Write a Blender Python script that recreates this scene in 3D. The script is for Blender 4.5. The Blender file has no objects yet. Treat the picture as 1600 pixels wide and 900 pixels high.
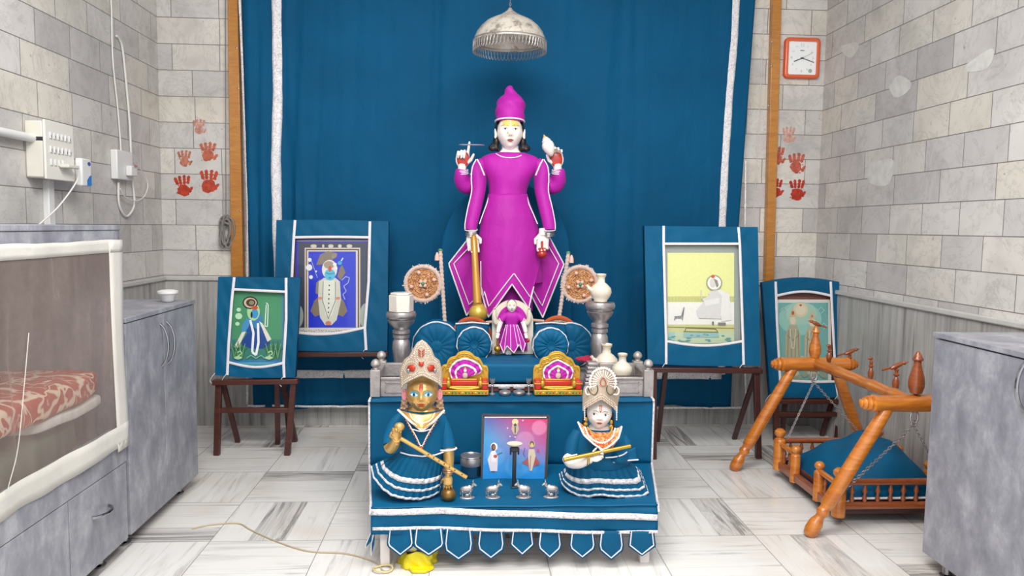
import bpy, math, random
from mathutils import Vector, Matrix, Euler
random.seed(7)
PI = math.pi
S = bpy.context.scene
COL = S.collection
# ---------------- camera ----------------
F = 1150.0
EYE = Vector((0, 0, 1.4))
_a = Vector(((735-800)/F, (450-353)/F, -1.0)).normalized()      # room depth axis seen by the camera
_r = math.radians(.73)
_s, _c = math.sin(_r), math.cos(_r)
_z = Vector((_s, _c, -(_a.x*_s+_a.y*_c)/_a.z)).normalized()
_x = _a.cross(_z)
W2C = Matrix(((_x.x, _a.x, _z.x), (_x.y, _a.y, _z.y), (_x.z, _a.z, _z.z)))
C2W = W2C.transposed()
cd = bpy.data.cameras.new('camera'); cam = bpy.data.objects.new('camera', cd); COL.objects.link(cam)
cd.sensor_width = 36; cd.lens = 36*F/1600; cd.clip_start = .05; cd.clip_end = 50
cam.matrix_world = Matrix.Translation(EYE) @ C2W.to_4x4()
S.camera = cam
S.view_settings.view_transform = 'Standard'; S.view_settings.look = 'None'
S.view_settings.gamma = 1; S.view_settings.use_curve_mapping = False
S.view_settings.exposure = 0.98
# ---------------- light ----------------
w = bpy.data.worlds.new('world'); S.world = w; w.use_nodes = True
bg = w.node_tree.nodes['Background']; bg.inputs[0].default_value = (.93, .96, 1, 1); bg.inputs[1].default_value = .75
def area(name, loc, rot, sx, sy, power, col):
    d = bpy.data.lights.new(name, 'AREA'); d.shape = 'RECTANGLE'; d.size = sx; d.size_y = sy; d.energy = power; d.color = col
    o = bpy.data.objects.new(name, d); COL.objects.link(o); o.location = loc; o.rotation_euler = rot
area('ceiling_light', (.1, 2.0, 3.42), (math.radians(14), 0, 0), 2.2, 1.0, 62, (1, .985, .96))
area('ceiling_light', (.1, .3, 3.42), (math.radians(32), 0, 0), 2.6, 1.2, 62, (1, .985, .96))

def at(px, py, Y):
    d = C2W @ Vector(((px-800)/F, (450-py)/F, -1)); return EYE + d*(Y/d.y)
def atx(px, py, X):
    d = C2W @ Vector(((px-800)/F, (450-py)/F, -1)); return EYE + d*(X/d.x)
def atz(px, py, Z=0):
    d = C2W @ Vector(((px-800)/F, (450-py)/F, -1)); return EYE + d*((Z-EYE.z)/d.z)

# ---------------- materials ----------------
def lin(h):
    h = h.lstrip('#'); r = []
    for i in (0, 2, 4):
        c = int(h[i:i+2], 16)/255; r.append(c/12.92 if c <= .04045 else ((c+.055)/1.055)**2.4)
    return (*r, 1)
class NT:
    def __init__(s, name):
        s.m = bpy.data.materials.new(name); s.m.use_nodes = True; s.t = s.m.node_tree
        s.b = s.t.nodes['Principled BSDF']; s.n = s.t.nodes
    def new(s, t, **k):
        n = s.n.new(t)
        for a, v in k.items(): setattr(n, a, v)
        return n
    def L(s, a, b): s.t.links.new(a, b)
    def coord(s, scale=(1, 1, 1), rot=(0, 0, 0), loc=(0, 0, 0)):
        g = s.new('ShaderNodeNewGeometry'); m = s.new('ShaderNodeMapping')
        m.inputs['Scale'].default_value = scale; m.inputs['Rotation'].default_value = rot; m.inputs['Location'].default_value = loc
        s.L(g.outputs['Position'], m.inputs['Vector']); return m.outputs[0]
    def noise(s, vec, sc, det=4, rough=.55, dist=0):
        n = s.new('ShaderNodeTexNoise'); n.inputs['Scale'].default_value = sc; n.inputs['Detail'].default_value = det
        n.inputs['Roughness'].default_value = rough; n.inputs['Distortion'].default_value = dist
        if vec is not None: s.L(vec, n.inputs['Vector'])
        return n.outputs[0]
    def ramp(s, f, pts):
        r = s.new('ShaderNodeValToRGB'); e = r.color_ramp.elements
        while len(e) < len(pts): e.new(.5)
        for i, (p, c) in enumerate(pts): e[i].position = p; e[i].color = c if len(c) == 4 else (*c, 1)
        s.L(f, r.inputs[0]); return r.outputs[0]
    def mix(s, f, a, b, mode='MIX'):
        n = s.new('ShaderNodeMix', data_type='RGBA', blend_type=mode)
        for sock, v in ((n.inputs[0], f), (n.inputs[6], a), (n.inputs[7], b)):
            if hasattr(v, 'links'): s.L(v, sock)
            else: sock.default_value = v
        return n.outputs[2]
    def bump(s, h, st, dist=.01):
        b = s.new('ShaderNodeBump'); b.inputs['Strength'].default_value = st; b.inputs['Distance'].default_value = dist
        s.L(h, b.inputs['Height']); s.L(b.outputs[0], s.b.inputs['Normal'])
    def set(s, **k):
        for a, v in k.items():
            i = s.b.inputs[a.replace('_', ' ')]
            if hasattr(v, 'links'): s.L(v, i)
            else: i.default_value = v
g1 = lambda v: (v, v, v, 1)
def simple(name, col, rough=.5, metal=0, var=.12, vs=9, bump=0, bs=60, attr=False, coat=0, sheen=0, spec=None, trans=0):
    t = NT(name)
    base = lin(col) if col else (1, 1, 1, 1)
    if attr:
        a = t.new('ShaderNodeVertexColor', layer_name='Col'); base = a.outputs[0]
    v = t.coord()
    if var:
        n = t.noise(v, vs, 5)
        base = t.mix(1.0, base, t.ramp(n, [(.3, g1(1-var)), (.7, g1(1))]), 'MULTIPLY')
    t.set(Base_Color=base, Roughness=rough, Metallic=metal)
    if coat: t.set(Coat_Weight=coat)
    if sheen: t.set(Sheen_Weight=sheen, Sheen_Roughness=.4)
    if spec is not None: t.b.inputs['Specular IOR Level'].default_value = spec
    if bump: t.bump(t.noise(v, bs, 5), bump, .004)
    return t.m
def wood(name, c1, c2, rough=.35, coat=.3, sc=(6, 6, 40), spec=.5):
    t = NT(name)
    n = t.noise(t.coord(sc), 1.2, 6, .6, 1.2)
    t.set(Base_Color=t.ramp(n, [(.3, lin(c1)), (.7, lin(c2))]), Roughness=rough, Coat_Weight=coat, Coat_Roughness=.15)
    t.b.inputs['Specular IOR Level'].default_value = spec
    t.bump(n, .12, .002); return t.m
def tile_wall(name, axis, z0, flip=1):
    t = NT(name); g = t.new('ShaderNodeNewGeometry'); sp = t.new('ShaderNodeSeparateXYZ'); t.L(g.outputs['Position'], sp.inputs[0])
    cb = t.new('ShaderNodeCombineXYZ'); t.L(sp.outputs[axis], cb.inputs[0])
    sub = t.new('ShaderNodeMath', operation='SUBTRACT'); t.L(sp.outputs[2], sub.inputs[0]); sub.inputs[1].default_value = z0
    t.L(sub.outputs[0], cb.inputs[1])
    def brick(width, off, sm, ms=.0028):
        b = t.new('ShaderNodeTexBrick'); t.L(cb.outputs[0], b.inputs['Vector'])
        b.offset = off; b.offset_frequency = 2; b.squash = sm; b.squash_frequency = 3
        for k, v in (('Scale', 1), ('Mortar Size', ms), ('Mortar Smooth', .3), ('Brick Width', width), ('Row Height', .171), ('Bias', 0)): b.inputs[k].default_value = v
        b.inputs['Color1'].default_value = g1(0); b.inputs['Color2'].default_value = g1(1); b.inputs['Mortar'].default_value = g1(.5)
        return b
    b = brick(.31, .41, 1.35)
    shade = t.ramp(b.outputs[0], [(0, lin('#bdb8b6')), (.3, lin('#cdc9c6')), (.7, lin('#d9d5d0')), (1, lin('#d8d2c6'))])
    v = t.coord()
    cloud = t.noise(v, 5.5, 7, .62, .6)
    shade = t.mix(1.0, shade, t.ramp(cloud, [(.3, g1(.82)), (.5, g1(.99)), (.75, g1(1.06))]), 'MULTIPLY')
    patch = t.noise(v, 1.1, 2)
    shade = t.mix(1.0, shade, t.ramp(patch, [(.35, g1(.86)), (.62, g1(1.05))]), 'MULTIPLY')
    vein = t.noise(t.coord((1, 1, 1), loc=(3, 1, 7)), 3.2, 9, .7, 1.6)
    shade = t.mix(t.ramp(vein, [(.48, g1(0)), (.5, g1(.32)), (.52, g1(0))]), shade, lin('#8d8884'))
    spk = t.noise(v, 26, 3, .5)
    shade = t.mix(t.ramp(spk, [(.68, g1(0)), (.75, g1(.6))]), shade, lin('#8b8683'))
    shade = t.mix(b.outputs[1], shade, lin('#7f7a76'))
    t.set(Base_Color=shade, Roughness=t.ramp(cloud, [(.3, g1(.5)), (.8, g1(.3))]))
    t.b.inputs['Specular IOR Level'].default_value = .4
    inv = t.new('ShaderNodeMath', operation='MULTIPLY'); t.L(b.outputs[1], inv.inputs[0]); inv.inputs[1].default_value = -1
    t.bump(inv.outputs[0], .5, .003)
    return t.m
def dado_mat():
    t = NT('dado streaked marble')
    n = t.noise(t.coord((26, 26, 1.1)), 1, 6, .65, .4)
    n2 = t.noise(t.coord((1, 1, 1)), 2.5, 4)
    c = t.ramp(n, [(.3, lin('#7d7b7a')), (.45, lin('#a9a7a5')), (.6, lin('#bdbbb7')), (.72, lin('#8f8e8d'))])
    c = t.mix(1, c, t.ramp(n2, [(.3, g1(.8)), (.7, g1(1.05))]), 'MULTIPLY')
    t.set(Base_Color=c, Roughness=.35); return t.m
def floor_mat():
    t = NT('floor streaked marble'); TX, TY, X0, Y0 = .49, .462, -.645-.49*20, 2.745-.462*20
    g = t.new('ShaderNodeNewGeometry'); sp = t.new('ShaderNodeSeparateXYZ'); t.L(g.outputs['Position'], sp.inputs[0])
    def M(op, a, b=None):
        n = t.new('ShaderNodeMath', operation=op)
        for i, v in enumerate((a, b)):
            if v is None: continue
            if hasattr(v, 'links'): t.L(v, n.inputs[i])
            else: n.inputs[i].default_value = v
        return n.outputs[0]
    u = M('DIVIDE', M('SUBTRACT', sp.outputs[0], X0), TX); v = M('DIVIDE', M('SUBTRACT', sp.outputs[1], Y0), TY)
    fu, fv = M('FLOOR', u), M('FLOOR', v); ru, rv = M('FRACT', u), M('FRACT', v)
    par = M('MODULO', M('ADD', fu, fv), 2.0)                      # alternate tiles turn a quarter
    inv = M('SUBTRACT', 1.0, par)
    along = M('ADD', M('MULTIPLY', ru, par), M('MULTIPLY', rv, inv)); across = M('ADD', M('MULTIPLY', rv, par), M('MULTIPLY', ru, inv))
    plank = M('FLOOR', M('MULTIPLY', across, 3.0))
    rid = M('ADD', M('ADD', M('MULTIPLY', fu, 7.31), M('MULTIPLY', fv, 3.77)), 0.0)
    cb = t.new('ShaderNodeCombineXYZ')
    t.L(M('ADD', M('MULTIPLY', along, .5), rid), cb.inputs[0]); t.L(M('ADD', M('MULTIPLY', across, 6.0), M('MULTIPLY', rid, 2.3)), cb.inputs[1])
    t.L(M('ADD', rid, M('MULTIPLY', plank, .37)), cb.inputs[2])
    n = t.noise(cb.outputs[0], 1.0, 7, .62, .9)
    wn = t.new('ShaderNodeTexWhiteNoise', noise_dimensions='2D'); c2 = t.new('ShaderNodeCombineXYZ'); t.L(M('ADD', fu, M('MULTIPLY', plank, .31)), c2.inputs[0]); t.L(fv, c2.inputs[1]); t.L(c2.outputs[0], wn.inputs[0])
    light = t.ramp(n, [(.24, lin('#9d9b9a')), (.36, lin('#d3d1ce')), (.48, lin('#e4e2df')), (.6, lin('#dfddda')), (.67, lin('#c3bfbb')), (.72, lin('#e2dfdb'))])
    dark = t.ramp(n, [(.30, lin('#6a6a6e')), (.42, lin('#b0adaa')), (.52, lin('#d6d3d0')), (.6, lin('#8f8d8c')), (.70, lin('#cbc4bb'))])
    col = t.mix(t.ramp(wn.outputs[0], [(.78, g1(0)), (.9, g1(1))]), light, dark)
    wn3 = t.ramp(t.noise(t.coord(), 1.7, 2), [(.5, g1(0)), (.72, g1(.45))])
    col = t.mix(wn3, col, lin('#ddcdb8'), 'MULTIPLY')
    e = .004
    def edge(a, w=e): return M('MAXIMUM', M('LESS_THAN', a, w), M('GREATER_THAN', a, 1-w))
    j = M('MAXIMUM', edge(ru), edge(rv)); pj = edge(M('FRACT', M('MULTIPLY', across, 3.0)), .007)
    col = t.mix(M('MULTIPLY', pj, .35), col, lin('#8a8885')); col = t.mix(M('MULTIPLY', j, .75), col, lin('#77736f'))
    t.set(Base_Color=col, Roughness=.22); t.b.inputs['Specular IOR Level'].default_value = .45
    return t.m
def laminate():
    t = NT('grey cement laminate')
    a = t.noise(t.coord((2.4, 2.4, 1.6)), 3.6, 7, .72, .25); b = t.noise(t.coord((30, 30, 9)), 1, 4, .6)
    c = t.ramp(a, [(.34, lin('#7d7e88')), (.48, lin('#8e8f98')), (.58, lin('#9d9ea6')), (.7, lin('#b4b5b9'))])
    c = t.mix(1, c, t.ramp(b, [(.3, g1(.9)), (.7, g1(1.04))]), 'MULTIPLY')
    t.set(Base_Color=c, Roughness=.42); return t.m
def fabric(name, hexcol, rough=.75, bump=.35, sheen=.25, wr=7, var=.16, spec=.3, dist=.012):
    t = NT(name); v = t.coord((1, 1, .55), rot=(.1, .25, .1))
    n = t.noise(v, wr, 5, .5, .8); n2 = t.noise(t.coord(), 2.2, 3); n3 = t.noise(t.coord(), 900, 2)
    c = t.mix(1, lin(hexcol), t.ramp(n2, [(.3, g1(1-var)), (.7, g1(1.05))]), 'MULTIPLY')
    t.set(Base_Color=c, Roughness=rough, Sheen_Weight=sheen, Sheen_Roughness=.5)
    t.b.inputs['Specular IOR Level'].default_value = spec
    ad = t.new('ShaderNodeMath', operation='MULTIPLY_ADD'); t.L(n3, ad.inputs[0]); ad.inputs[1].default_value = .015; t.L(n, ad.inputs[2])
    t.bump(ad.outputs[0], bump, dist); return t.m
BLUE = fabric('teal blue satin cotton', '#00567d', .6, .45, 0, wr=9, spec=.2)
CURT = fabric('teal blue curtain cotton', '#005078', .7, .7, 0, wr=6, dist=.02, spec=.15)
DKBLUE = fabric('dark blue cloth', '#0a3552', .8, .3, .05)
MAG = fabric('magenta silk cotton', '#b01b9f', .6, .55, .05, wr=13)
WHITECL = fabric('white cotton', '#d9d7d0', .8, .3, .2)
NETBAND = fabric('white net border', '#cfccc4', .85, .35, .2, wr=16)
REDCL = fabric('crimson cloth', '#a81640', .7, .4, .2)
def silver_lace():
    t = NT('crinkled silver lace'); n = t.noise(t.coord((1, 1, 1)), 55, 6, .7, 2)
    t.set(Base_Color=t.ramp(n, [(.35, lin('#b5b2b9')), (.55, lin('#f6f4f6'))]), Roughness=.4, Metallic=.15)
    t.bump(n, .8, .006); return t.m
LACE = silver_lace()
RIB = simple('white ribbon', '#e6e2e6', .6, 0, .1, 40, .3, 150)
TWALLB = tile_wall('back wall marble tile', 0, 1.04)
TWALLS = tile_wall('side wall marble tile', 1, 1.04)
DADO = dado_mat(); FLOORM = floor_mat(); LAM = laminate()
CAP = simple('pale marble moulding', '#c9c7c4', .35, var=.15)
PLASTER = simple('white ceiling plaster', '#e2e0dc', .8, var=.04)
TEAK = wood('golden teak', '#a86a26', '#c28538', .35, .4)
SWINGW = wood('polished orange wood', '#a85414', '#d08430', .28, .6, sc=(5, 5, 30))
SWINGD = wood('brown turned wood', '#7a3a1c', '#9d5327', .3, .5)
DKWOOD = wood('dark brown wood', '#2f1310', '#4a211b', .45, .15)
MDWOOD = wood('reddish brown wood', '#3c1a15', '#57291f', .5, .1)
CHROME = simple('polished steel', '#9d9da2', .15, 1, 0)
SILVER = simple('beaten silver', '#c6c0bd', .32, .7, .3, 14, .35, 90)
SILVER2 = simple('antique embossed silver', '#b5adaa', .45, .5, .3, 30, .45, 90)
SILVERP = simple('brushed silver', '#b9b3b4', .3, .75, .3, 20, .15, 60)
MARBLE = simple('white marble', '#dcd6cc', .3, 0, .08, 20)
MARBLEF = simple('painted white marble skin', '#e9e2da', .25, 0, .04, 20, coat=.3)
CREAM = simple('cream ceramic', '#dcd2c0', .35, 0, .12, 30)
GOLD = simple('warm gold paint', '#c79a3c', .35, .75, .15, 20)
BRASS = simple('gilded skin', '#d2aa66', .28, .6, .06, 20)
PLASTIC = simple('ivory plastic', '#dcd9cd', .4, 0, .03)
WPLASTIC = simple('white plastic', '#e0e0de', .4, 0, .03)
BLACK = simple('black hair', '#17120f', .45, 0, .1)
BLACKP = simple('black plastic', '#22242a', .35, 0, .05)
PAINT = simple('painted colours', None, .5, 0, .06, 60, attr=True)
GLOSSP = simple('glossy painted colours', None, .25, 0, .05, 60, attr=True, coat=.4)
METP = simple('metallic painted colours', None, .3, .7, .1, 60, attr=True)
CLOTHP = simple('cloth colours', None, .8, 0, .1, 30, .4, 120, attr=True)
ROPE = simple('grey rope', '#8f8a85', .9, 0, .3, 200, .5, 300)
CABLE = simple('white cable', '#dcdad6', .5, 0, .02)

# ---------------- mesh helpers ----------------
def frame_of(d):
    d = Vector(d).normalized(); u = Vector((0, 0, 1)) if abs(d.z) < .9 else Vector((1, 0, 0))
    a = u.cross(d).normalized(); return a, d.cross(a).normalized(), d
ORG = {}
class MB:
    def __init__(s): s.v = []; s.f = []; s.mi = []; s.cl = []; s.c = (1, 1, 1, 1); s.m = 0
    def col(s, h): s.c = lin(h) if isinstance(h, str) else h; return s
    def add(s, vs, fs):
        o = len(s.v); s.v += [tuple(v) for v in vs]
        for f in fs: s.f.append([i+o for i in f]); s.mi.append(s.m); s.cl.append(s.c)
        return s
    def box(s, c, sz, rot=None):
        c = Vector(c); R = rot.to_matrix() if isinstance(rot, Euler) else (rot or Matrix.Identity(3)); hx, hy, hz = sz[0]/2, sz[1]/2, sz[2]/2
        vs = [c + R @ Vector((x*hx, y*hy, z*hz)) for x, y, z in ((-1,-1,-1),(1,-1,-1),(1,1,-1),(-1,1,-1),(-1,-1,1),(1,-1,1),(1,1,1),(-1,1,1))]
        return s.add(vs, [(3,2,1,0),(4,5,6,7),(0,1,5,4),(1,2,6,5),(2,3,7,6),(3,0,4,7)])
    def bb(s, a, b): return s.box([(a[i]+b[i])/2 for i in range(3)], [abs(b[i]-a[i]) for i in range(3)])
    def bar(s, p, q, w, h, up=None):                              # rectangular bar p->q
        p, q = Vector(p), Vector(q); a, b, d = frame_of(q-p)
        if up is not None: b = (Vector(up)-d*Vector(up).dot(d)).normalized(); a = b.cross(d)
        vs = [e + a*(x*w/2) + b*(y*h/2) for e in (p, q) for x, y in ((-1,-1),(1,-1),(1,1),(-1,1))]
        return s.add(vs, [(3,2,1,0),(4,5,6,7),(0,1,5,4),(1,2,6,5),(2,3,7,6),(3,0,4,7)])
    def tube(s, pts, r, n=8, cap=True, flat=None, closed=False):
        pts = [Vector(p) for p in pts]; k = len(pts); rr = list(r) if hasattr(r, '__len__') else [r]*k
        if isinstance(rr[0], tuple): pass
        vs = []; pa = None
        for i, p in enumerate(pts):
            if closed: d = pts[(i+1) % k]-pts[i-1]
            else: d = pts[min(i+1, k-1)]-pts[max(i-1, 0)]
            if d.length < 1e-9: d = Vector((0, 0, 1))
            d.normalize()
            if pa is None: a = frame_of(d)[0]
            else:
                a = pa-d*pa.dot(d)
                a = a.normalized() if a.length > 1e-6 else frame_of(d)[0]
            pa = a; b = d.cross(a)
            ra, rb = rr[i] if isinstance(rr[i], tuple) else (rr[i], rr[i])
            if flat is not None:                                  # flat = (normal, thickness ratio)
                nn = Vector(flat[0]); nn = (nn-d*nn.dot(d)).normalized(); a = nn.cross(d); b = nn; rb = ra*flat[1]
            for j in range(n):
                t = 2*PI*j/n; vs.append(p + a*(math.cos(t)*ra) + b*(math.sin(t)*rb))
        fs = []
        for i in range(k if closed else k-1):
            for j in range(n):
                A, B = i*n, ((i+1) % k)*n; fs.append((A+j, A+(j+1) % n, B+(j+1) % n, B+j))
        if cap and not closed: fs += [tuple(range(n))[::-1], tuple((k-1)*n+j for j in range(n))]
        return s.add(vs, fs)
    def lathe(s, prof, c=(0, 0, 0), d=(0, 0, 1), n=20, sx=1, sy=1):
        a, b, d = frame_of(d); c = Vector(c); vs = []
        for r, z in prof:
            for j in range(n):
                t = 2*PI*j/n; vs.append(c + d*z + a*(r*sx*math.cos(t)) + b*(r*sy*math.sin(t)))
        k = len(prof); fs = [(i*n+j, i*n+(j+1) % n, (i+1)*n+(j+1) % n, (i+1)*n+j) for i in range(k-1) for j in range(n)]
        fs += [tuple(range(n))[::-1], tuple((k-1)*n+j for j in range(n))]
        return s.add(vs, fs)
    def ell(s, c, r, rot=None, n=16, m=10):
        c = Vector(c); R = rot.to_matrix() if isinstance(rot, Euler) else (rot or Matrix.Identity(3)); r = r if hasattr(r, '__len__') else (r, r, r); vs = []
        for i in range(1, m):
            ph = PI*i/m
            for j in range(n):
                t = 2*PI*j/n; vs.append(c + R @ Vector((r[0]*math.sin(ph)*math.cos(t), r[1]*math.sin(ph)*math.sin(t), r[2]*math.cos(ph))))
        vs += [c + R @ Vector((0, 0, r[2])), c - R @ Vector((0, 0, r[2]))]; k = (m-1)*n
        fs = [(i*n+j, (i+1)*n+j, (i+1)*n+(j+1) % n, i*n+(j+1) % n) for i in range(m-2) for j in range(n)]
        fs += [(k, j, (j+1) % n) for j in range(n)] + [(k+1, (m-2)*n+(j+1) % n, (m-2)*n+j) for j in range(n)]
        return s.add(vs, fs)
    def prism(s, poly, off):
        poly = [Vector(p) for p in poly]; off = Vector(off); k = len(poly)
        vs = poly + [p+off for p in poly]
        return s.add(vs, [tuple(range(k)), tuple(range(2*k-1, k-1, -1))] + [(i, i+k, (i+1) % k+k, (i+1) % k) for i in range(k)])
    def poly(s, pts): return s.add([Vector(p) for p in pts], [tuple(range(len(pts)))])
    def grid(s, nu, nv, fn, cu=False, cv=False):
        mu, mv = (nu if cu else nu+1), (nv if cv else nv+1)
        vs = [fn(i/nu, j/nv) for i in range(mu) for j in range(mv)]
        fs = [(i*mv+j, ((i+1) % mu)*mv+j, ((i+1) % mu)*mv+(j+1) % mv, i*mv+(j+1) % mv) for i in range(nu) for j in range(nv)]
        return s.add(vs, fs)
    def build(s, name, mats, parent=None, smooth=True, bev=0, sub=0, solid=0, remesh=0, ang=40, seg=2, soff=0, sm=6, tex=None):
        me = bpy.data.meshes.new(name); xs = list(zip(*s.v))
        org = Vector(((min(xs[0])+max(xs[0]))/2, (min(xs[1])+max(xs[1]))/2, min(xs[2])))
        me.from_pydata([(v[0]-org.x, v[1]-org.y, v[2]-org.z) for v in s.v], [], s.f)
        mats = mats if isinstance(mats, (list, tuple)) else [mats]
        for m in mats: me.materials.append(m)
        ca = me.color_attributes.new('Col', 'FLOAT_COLOR', 'CORNER'); buf = []
        for p in me.polygons:
            p.material_index = s.mi[p.index]; buf += list(s.cl[p.index])*p.loop_total
        ca.data.foreach_set('color', buf)
        me.validate(); me.update()
        if smooth:
            me.shade_smooth()
            if ang < 180 and not remesh: me.set_sharp_from_angle(angle=math.radians(ang))
        o = bpy.data.objects.new(name, me); COL.objects.link(o)
        if parent is not None: o.parent = parent; o.location = org-ORG[parent]
        else: o.location = org
        ORG[o] = org
        if remesh:
            md = o.modifiers.new('remesh', 'REMESH'); md.mode = 'VOXEL'; md.voxel_size = remesh; md.use_smooth_shade = True
            m2 = o.modifiers.new('smooth', 'SMOOTH'); m2.iterations = sm; m2.factor = .5
        if solid: md = o.modifiers.new('solid', 'SOLIDIFY'); md.thickness = solid; md.offset = soff
        if bev: md = o.modifiers.new('bevel', 'BEVEL'); md.width = bev; md.segments = seg; md.limit_method = 'ANGLE'; md.angle_limit = math.radians(35)
        if sub: md = o.modifiers.new('sub', 'SUBSURF'); md.levels = sub; md.render_levels = sub
        return o
def tag(o, label, cat, group=None):
    o['label'] = label; o['category'] = cat
    if group: o['group'] = group
    return o
def thing(name, label, cat, loc, group=None):
    o = bpy.data.objects.new(name, None); COL.objects.link(o); o.location = loc; o.empty_display_size = .05
    ORG[o] = Vector(loc); return tag(o, label, cat, group)
def struct(o): o['kind'] = 'structure'; return o
def dup(root, delta, label=None, mirror=False):
    def cp(o, parent):
        c = o.copy(); COL.objects.link(c); c.parent = parent; ORG[c] = ORG[o]+Vector(delta)
        for ch in list(o.children): cp(ch, c)
        return c
    r = cp(root, None); r.location = root.location+Vector(delta)
    if label: r['label'] = label
    return r
def lerp(a, b, t): return a+(b-a)*t
def pl(pts, t):                                                   # point on a polyline by arc length
    pts = [Vector(p) for p in pts]; L = [0]
    for a, b in zip(pts, pts[1:]): L.append(L[-1]+(b-a).length)
    x = t*L[-1]
    for i in range(len(pts)-1):
        if x <= L[i+1] or i == len(pts)-2: return pts[i].lerp(pts[i+1], (x-L[i])/max(L[i+1]-L[i], 1e-9))
def smoothpl(pts, k=6):                                           # Catmull-Rom
    P = [Vector(p) for p in pts]; P = [P[0]*2-P[1]]+P+[P[-1]*2-P[-2]]; out = []
    for i in range(1, len(P)-2):
        for j in range(k):
            t = j/k; a, b, c, d = P[i-1:i+3]
            out.append(.5*((2*b)+(c-a)*t+(2*a-5*b+4*c-d)*t*t+(3*b-a-3*c+d)*t**3))
    out.append(P[-2]); return out

# ================= ROOM =================
YB, XL, XR, ZC = 5.12, -2.08, 2.46, 3.5
struct(MB().bb((-2.3, -.6, -.1), (2.7, YB+.1, 0)).build('floor', FLOORM, smooth=False))
struct(MB().bb((-2.3, -.6, ZC), (2.7, YB+.1, ZC+.1)).build('ceiling', PLASTER, smooth=False))
wb = struct(MB().bb((XL-.1, YB, 0), (XR+.1, YB+.1, ZC)).build('wall_back', TWALLB, smooth=False))
wl = struct(MB().bb((XL-.1, -.6, 0), (XL, YB, ZC)).build('wall_left', TWALLS, smooth=False))
wr = struct(MB().bb((XR, -.6, 0), (XR+.1, YB, ZC)).build('wall_right', TWALLS, smooth=False))
DZ = 1.03; DZR = 1.0
struct(MB().bb((XL, YB-.015, 0), (XR, YB, DZ-.02)).build('trim_1', DADO, smooth=False))
struct(MB().bb((XL, -.6, 0), (XL+.015, YB-.015, DZ-.02)).build('trim_2', DADO, smooth=False))
struct(MB().bb((XR-.015, -.6, 0), (XR, YB-.015, DZR-.02)).build('trim_3', DADO, smooth=False))
def cap(name, a, b): return struct(MB().bb(a, b).build(name, CAP, bev=.008, seg=3))
cap('trim_4', (XL, YB-.03, DZ-.025), (XR, YB, DZ+.005))
cap('trim_5', (XL, -.6, DZ-.025), (XL+.03, YB-.03, DZ+.005))
cap('trim_6', (XR-.03, -.6, DZR-.025), (XR, YB-.03, DZR+.005))
# wooden uprights on the back wall
def upright(name, tx, bx, py):
    a = at(tx[0], -60, YB); b = at(tx[1], -60, YB); c = at(bx[0], py, YB); d = at(bx[1], py, YB)
    m = MB().prism([(c.x, YB-.055, .8), (d.x, YB-.055, .8), (b.x, YB-.055, 3.3), (a.x, YB-.055, 3.3)], (0, .055, 0))
    return struct(m.build(name, TEAK, bev=.004))
up1 = upright('trim_7', (359, 374), (369, 388), 660)
up2 = upright('trim_8', (1204, 1218), (1183, 1196), 660)
def screws(parent, pts):
    m = MB()
    for p in pts: q = at(*p, YB-.057); m.ell(q, (.006, .002, .006), n=8, m=6)
    return m.build('screw', CHROME, parent)
screws(up1, [(369, 75), (372, 138), (375, 330)]); screws(up2, [(1207, 65), (1206, 103), (1201, 165)])

# hand prints in red pigment on the wall
HP = simple('red pigment print', None, .9, 0, .5, 55, attr=True)
def handprint(px, py, s, c, ang=0, kind='full', parent=None):
    m = MB().col(c); o = at(px, py, YB-.0012); u = (o-at(px+1, py, YB-.0012)).length*s
    rnd = random.Random(int(px*7+py)); Y = o.y
    def blob(x, y, rx, ry, a=0, n=16):
        ca, sa = math.cos(ang), math.sin(ang); pts = []
        for i in range(n):
            t = 2*PI*i/n; k = 1+rnd.uniform(-.16, .16)
            bx, by = rx*k*math.cos(t), ry*k*math.sin(t); bx, by = bx*math.cos(a)-by*math.sin(a)+x, bx*math.sin(a)+by*math.cos(a)+y
            pts.append((o.x+(bx*ca-by*sa)*u, Y-.0003*rnd.random(), o.z+(bx*sa+by*ca)*u))
        m.poly(pts)
    if kind == 'full': blob(0, -3, 9.5, 10)
    else: blob(0, -6, 11, 10)
    for i, (fx, L) in enumerate(((-8.5, 6), (-3, 8), (3, 8.5), (8.5, 7))):
        for k in range(3): blob(fx*1.05+k*fx*.12, 7+k*L*.55, 2.7, 3.2, -fx*.03)
    blob(13, -4, 2.3, 4, -.7); blob(11, -8, 2.2, 3, -.5)
    for k in range(6): blob(rnd.uniform(-11, 11), rnd.uniform(-12, 14), 1, 1.3, 0, 8)
    return m.build('hand_print', HP, parent, smooth=False)
for p in ((311, 200, .72, '#d8a08e'), (288, 250, .8, '#d0856c'), (325, 240, .95, '#d0745a'), (286, 292, .95, '#c9442c', .1, 'p'), (326, 285, 1.05, '#cc5138', -.06, 'p')):
    handprint(*p, parent=wb)
for p in ((1232, 213, .75, '#d9aa9c'), (1214, 246, .85, '#c96552'), (1244, 258, .95, '#c96552'), (1211, 296, .85, '#c23c28', 0, 'p'), (1245, 298, .9, '#c23c28', 0, 'p')):
    handprint(*p, parent=wb)
# rubbed-white patches on the right wall
RUB = simple('lime rubbed patch', '#dedbd6', .6, 0, .2, 20)
for pts in (((1360,255),(1393,248),(1396,268),(1385,290),(1357,284)), ((1388,136),(1404,118),(1424,130),(1415,146),(1398,152)), ((1314,72),(1336,66),(1342,74),(1330,90),(1316,82)), ((1510,100),(1548,76),(1552,90),(1540,108),(1512,112))):
    m = MB(); q = [atx(x, y, XR-.0012) for x, y in pts]; q = smoothpl(q+[q[0]], 4)[:-1]; m.poly(q); m.build('rubbed_patch', RUB, wr, smooth=False)

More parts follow.
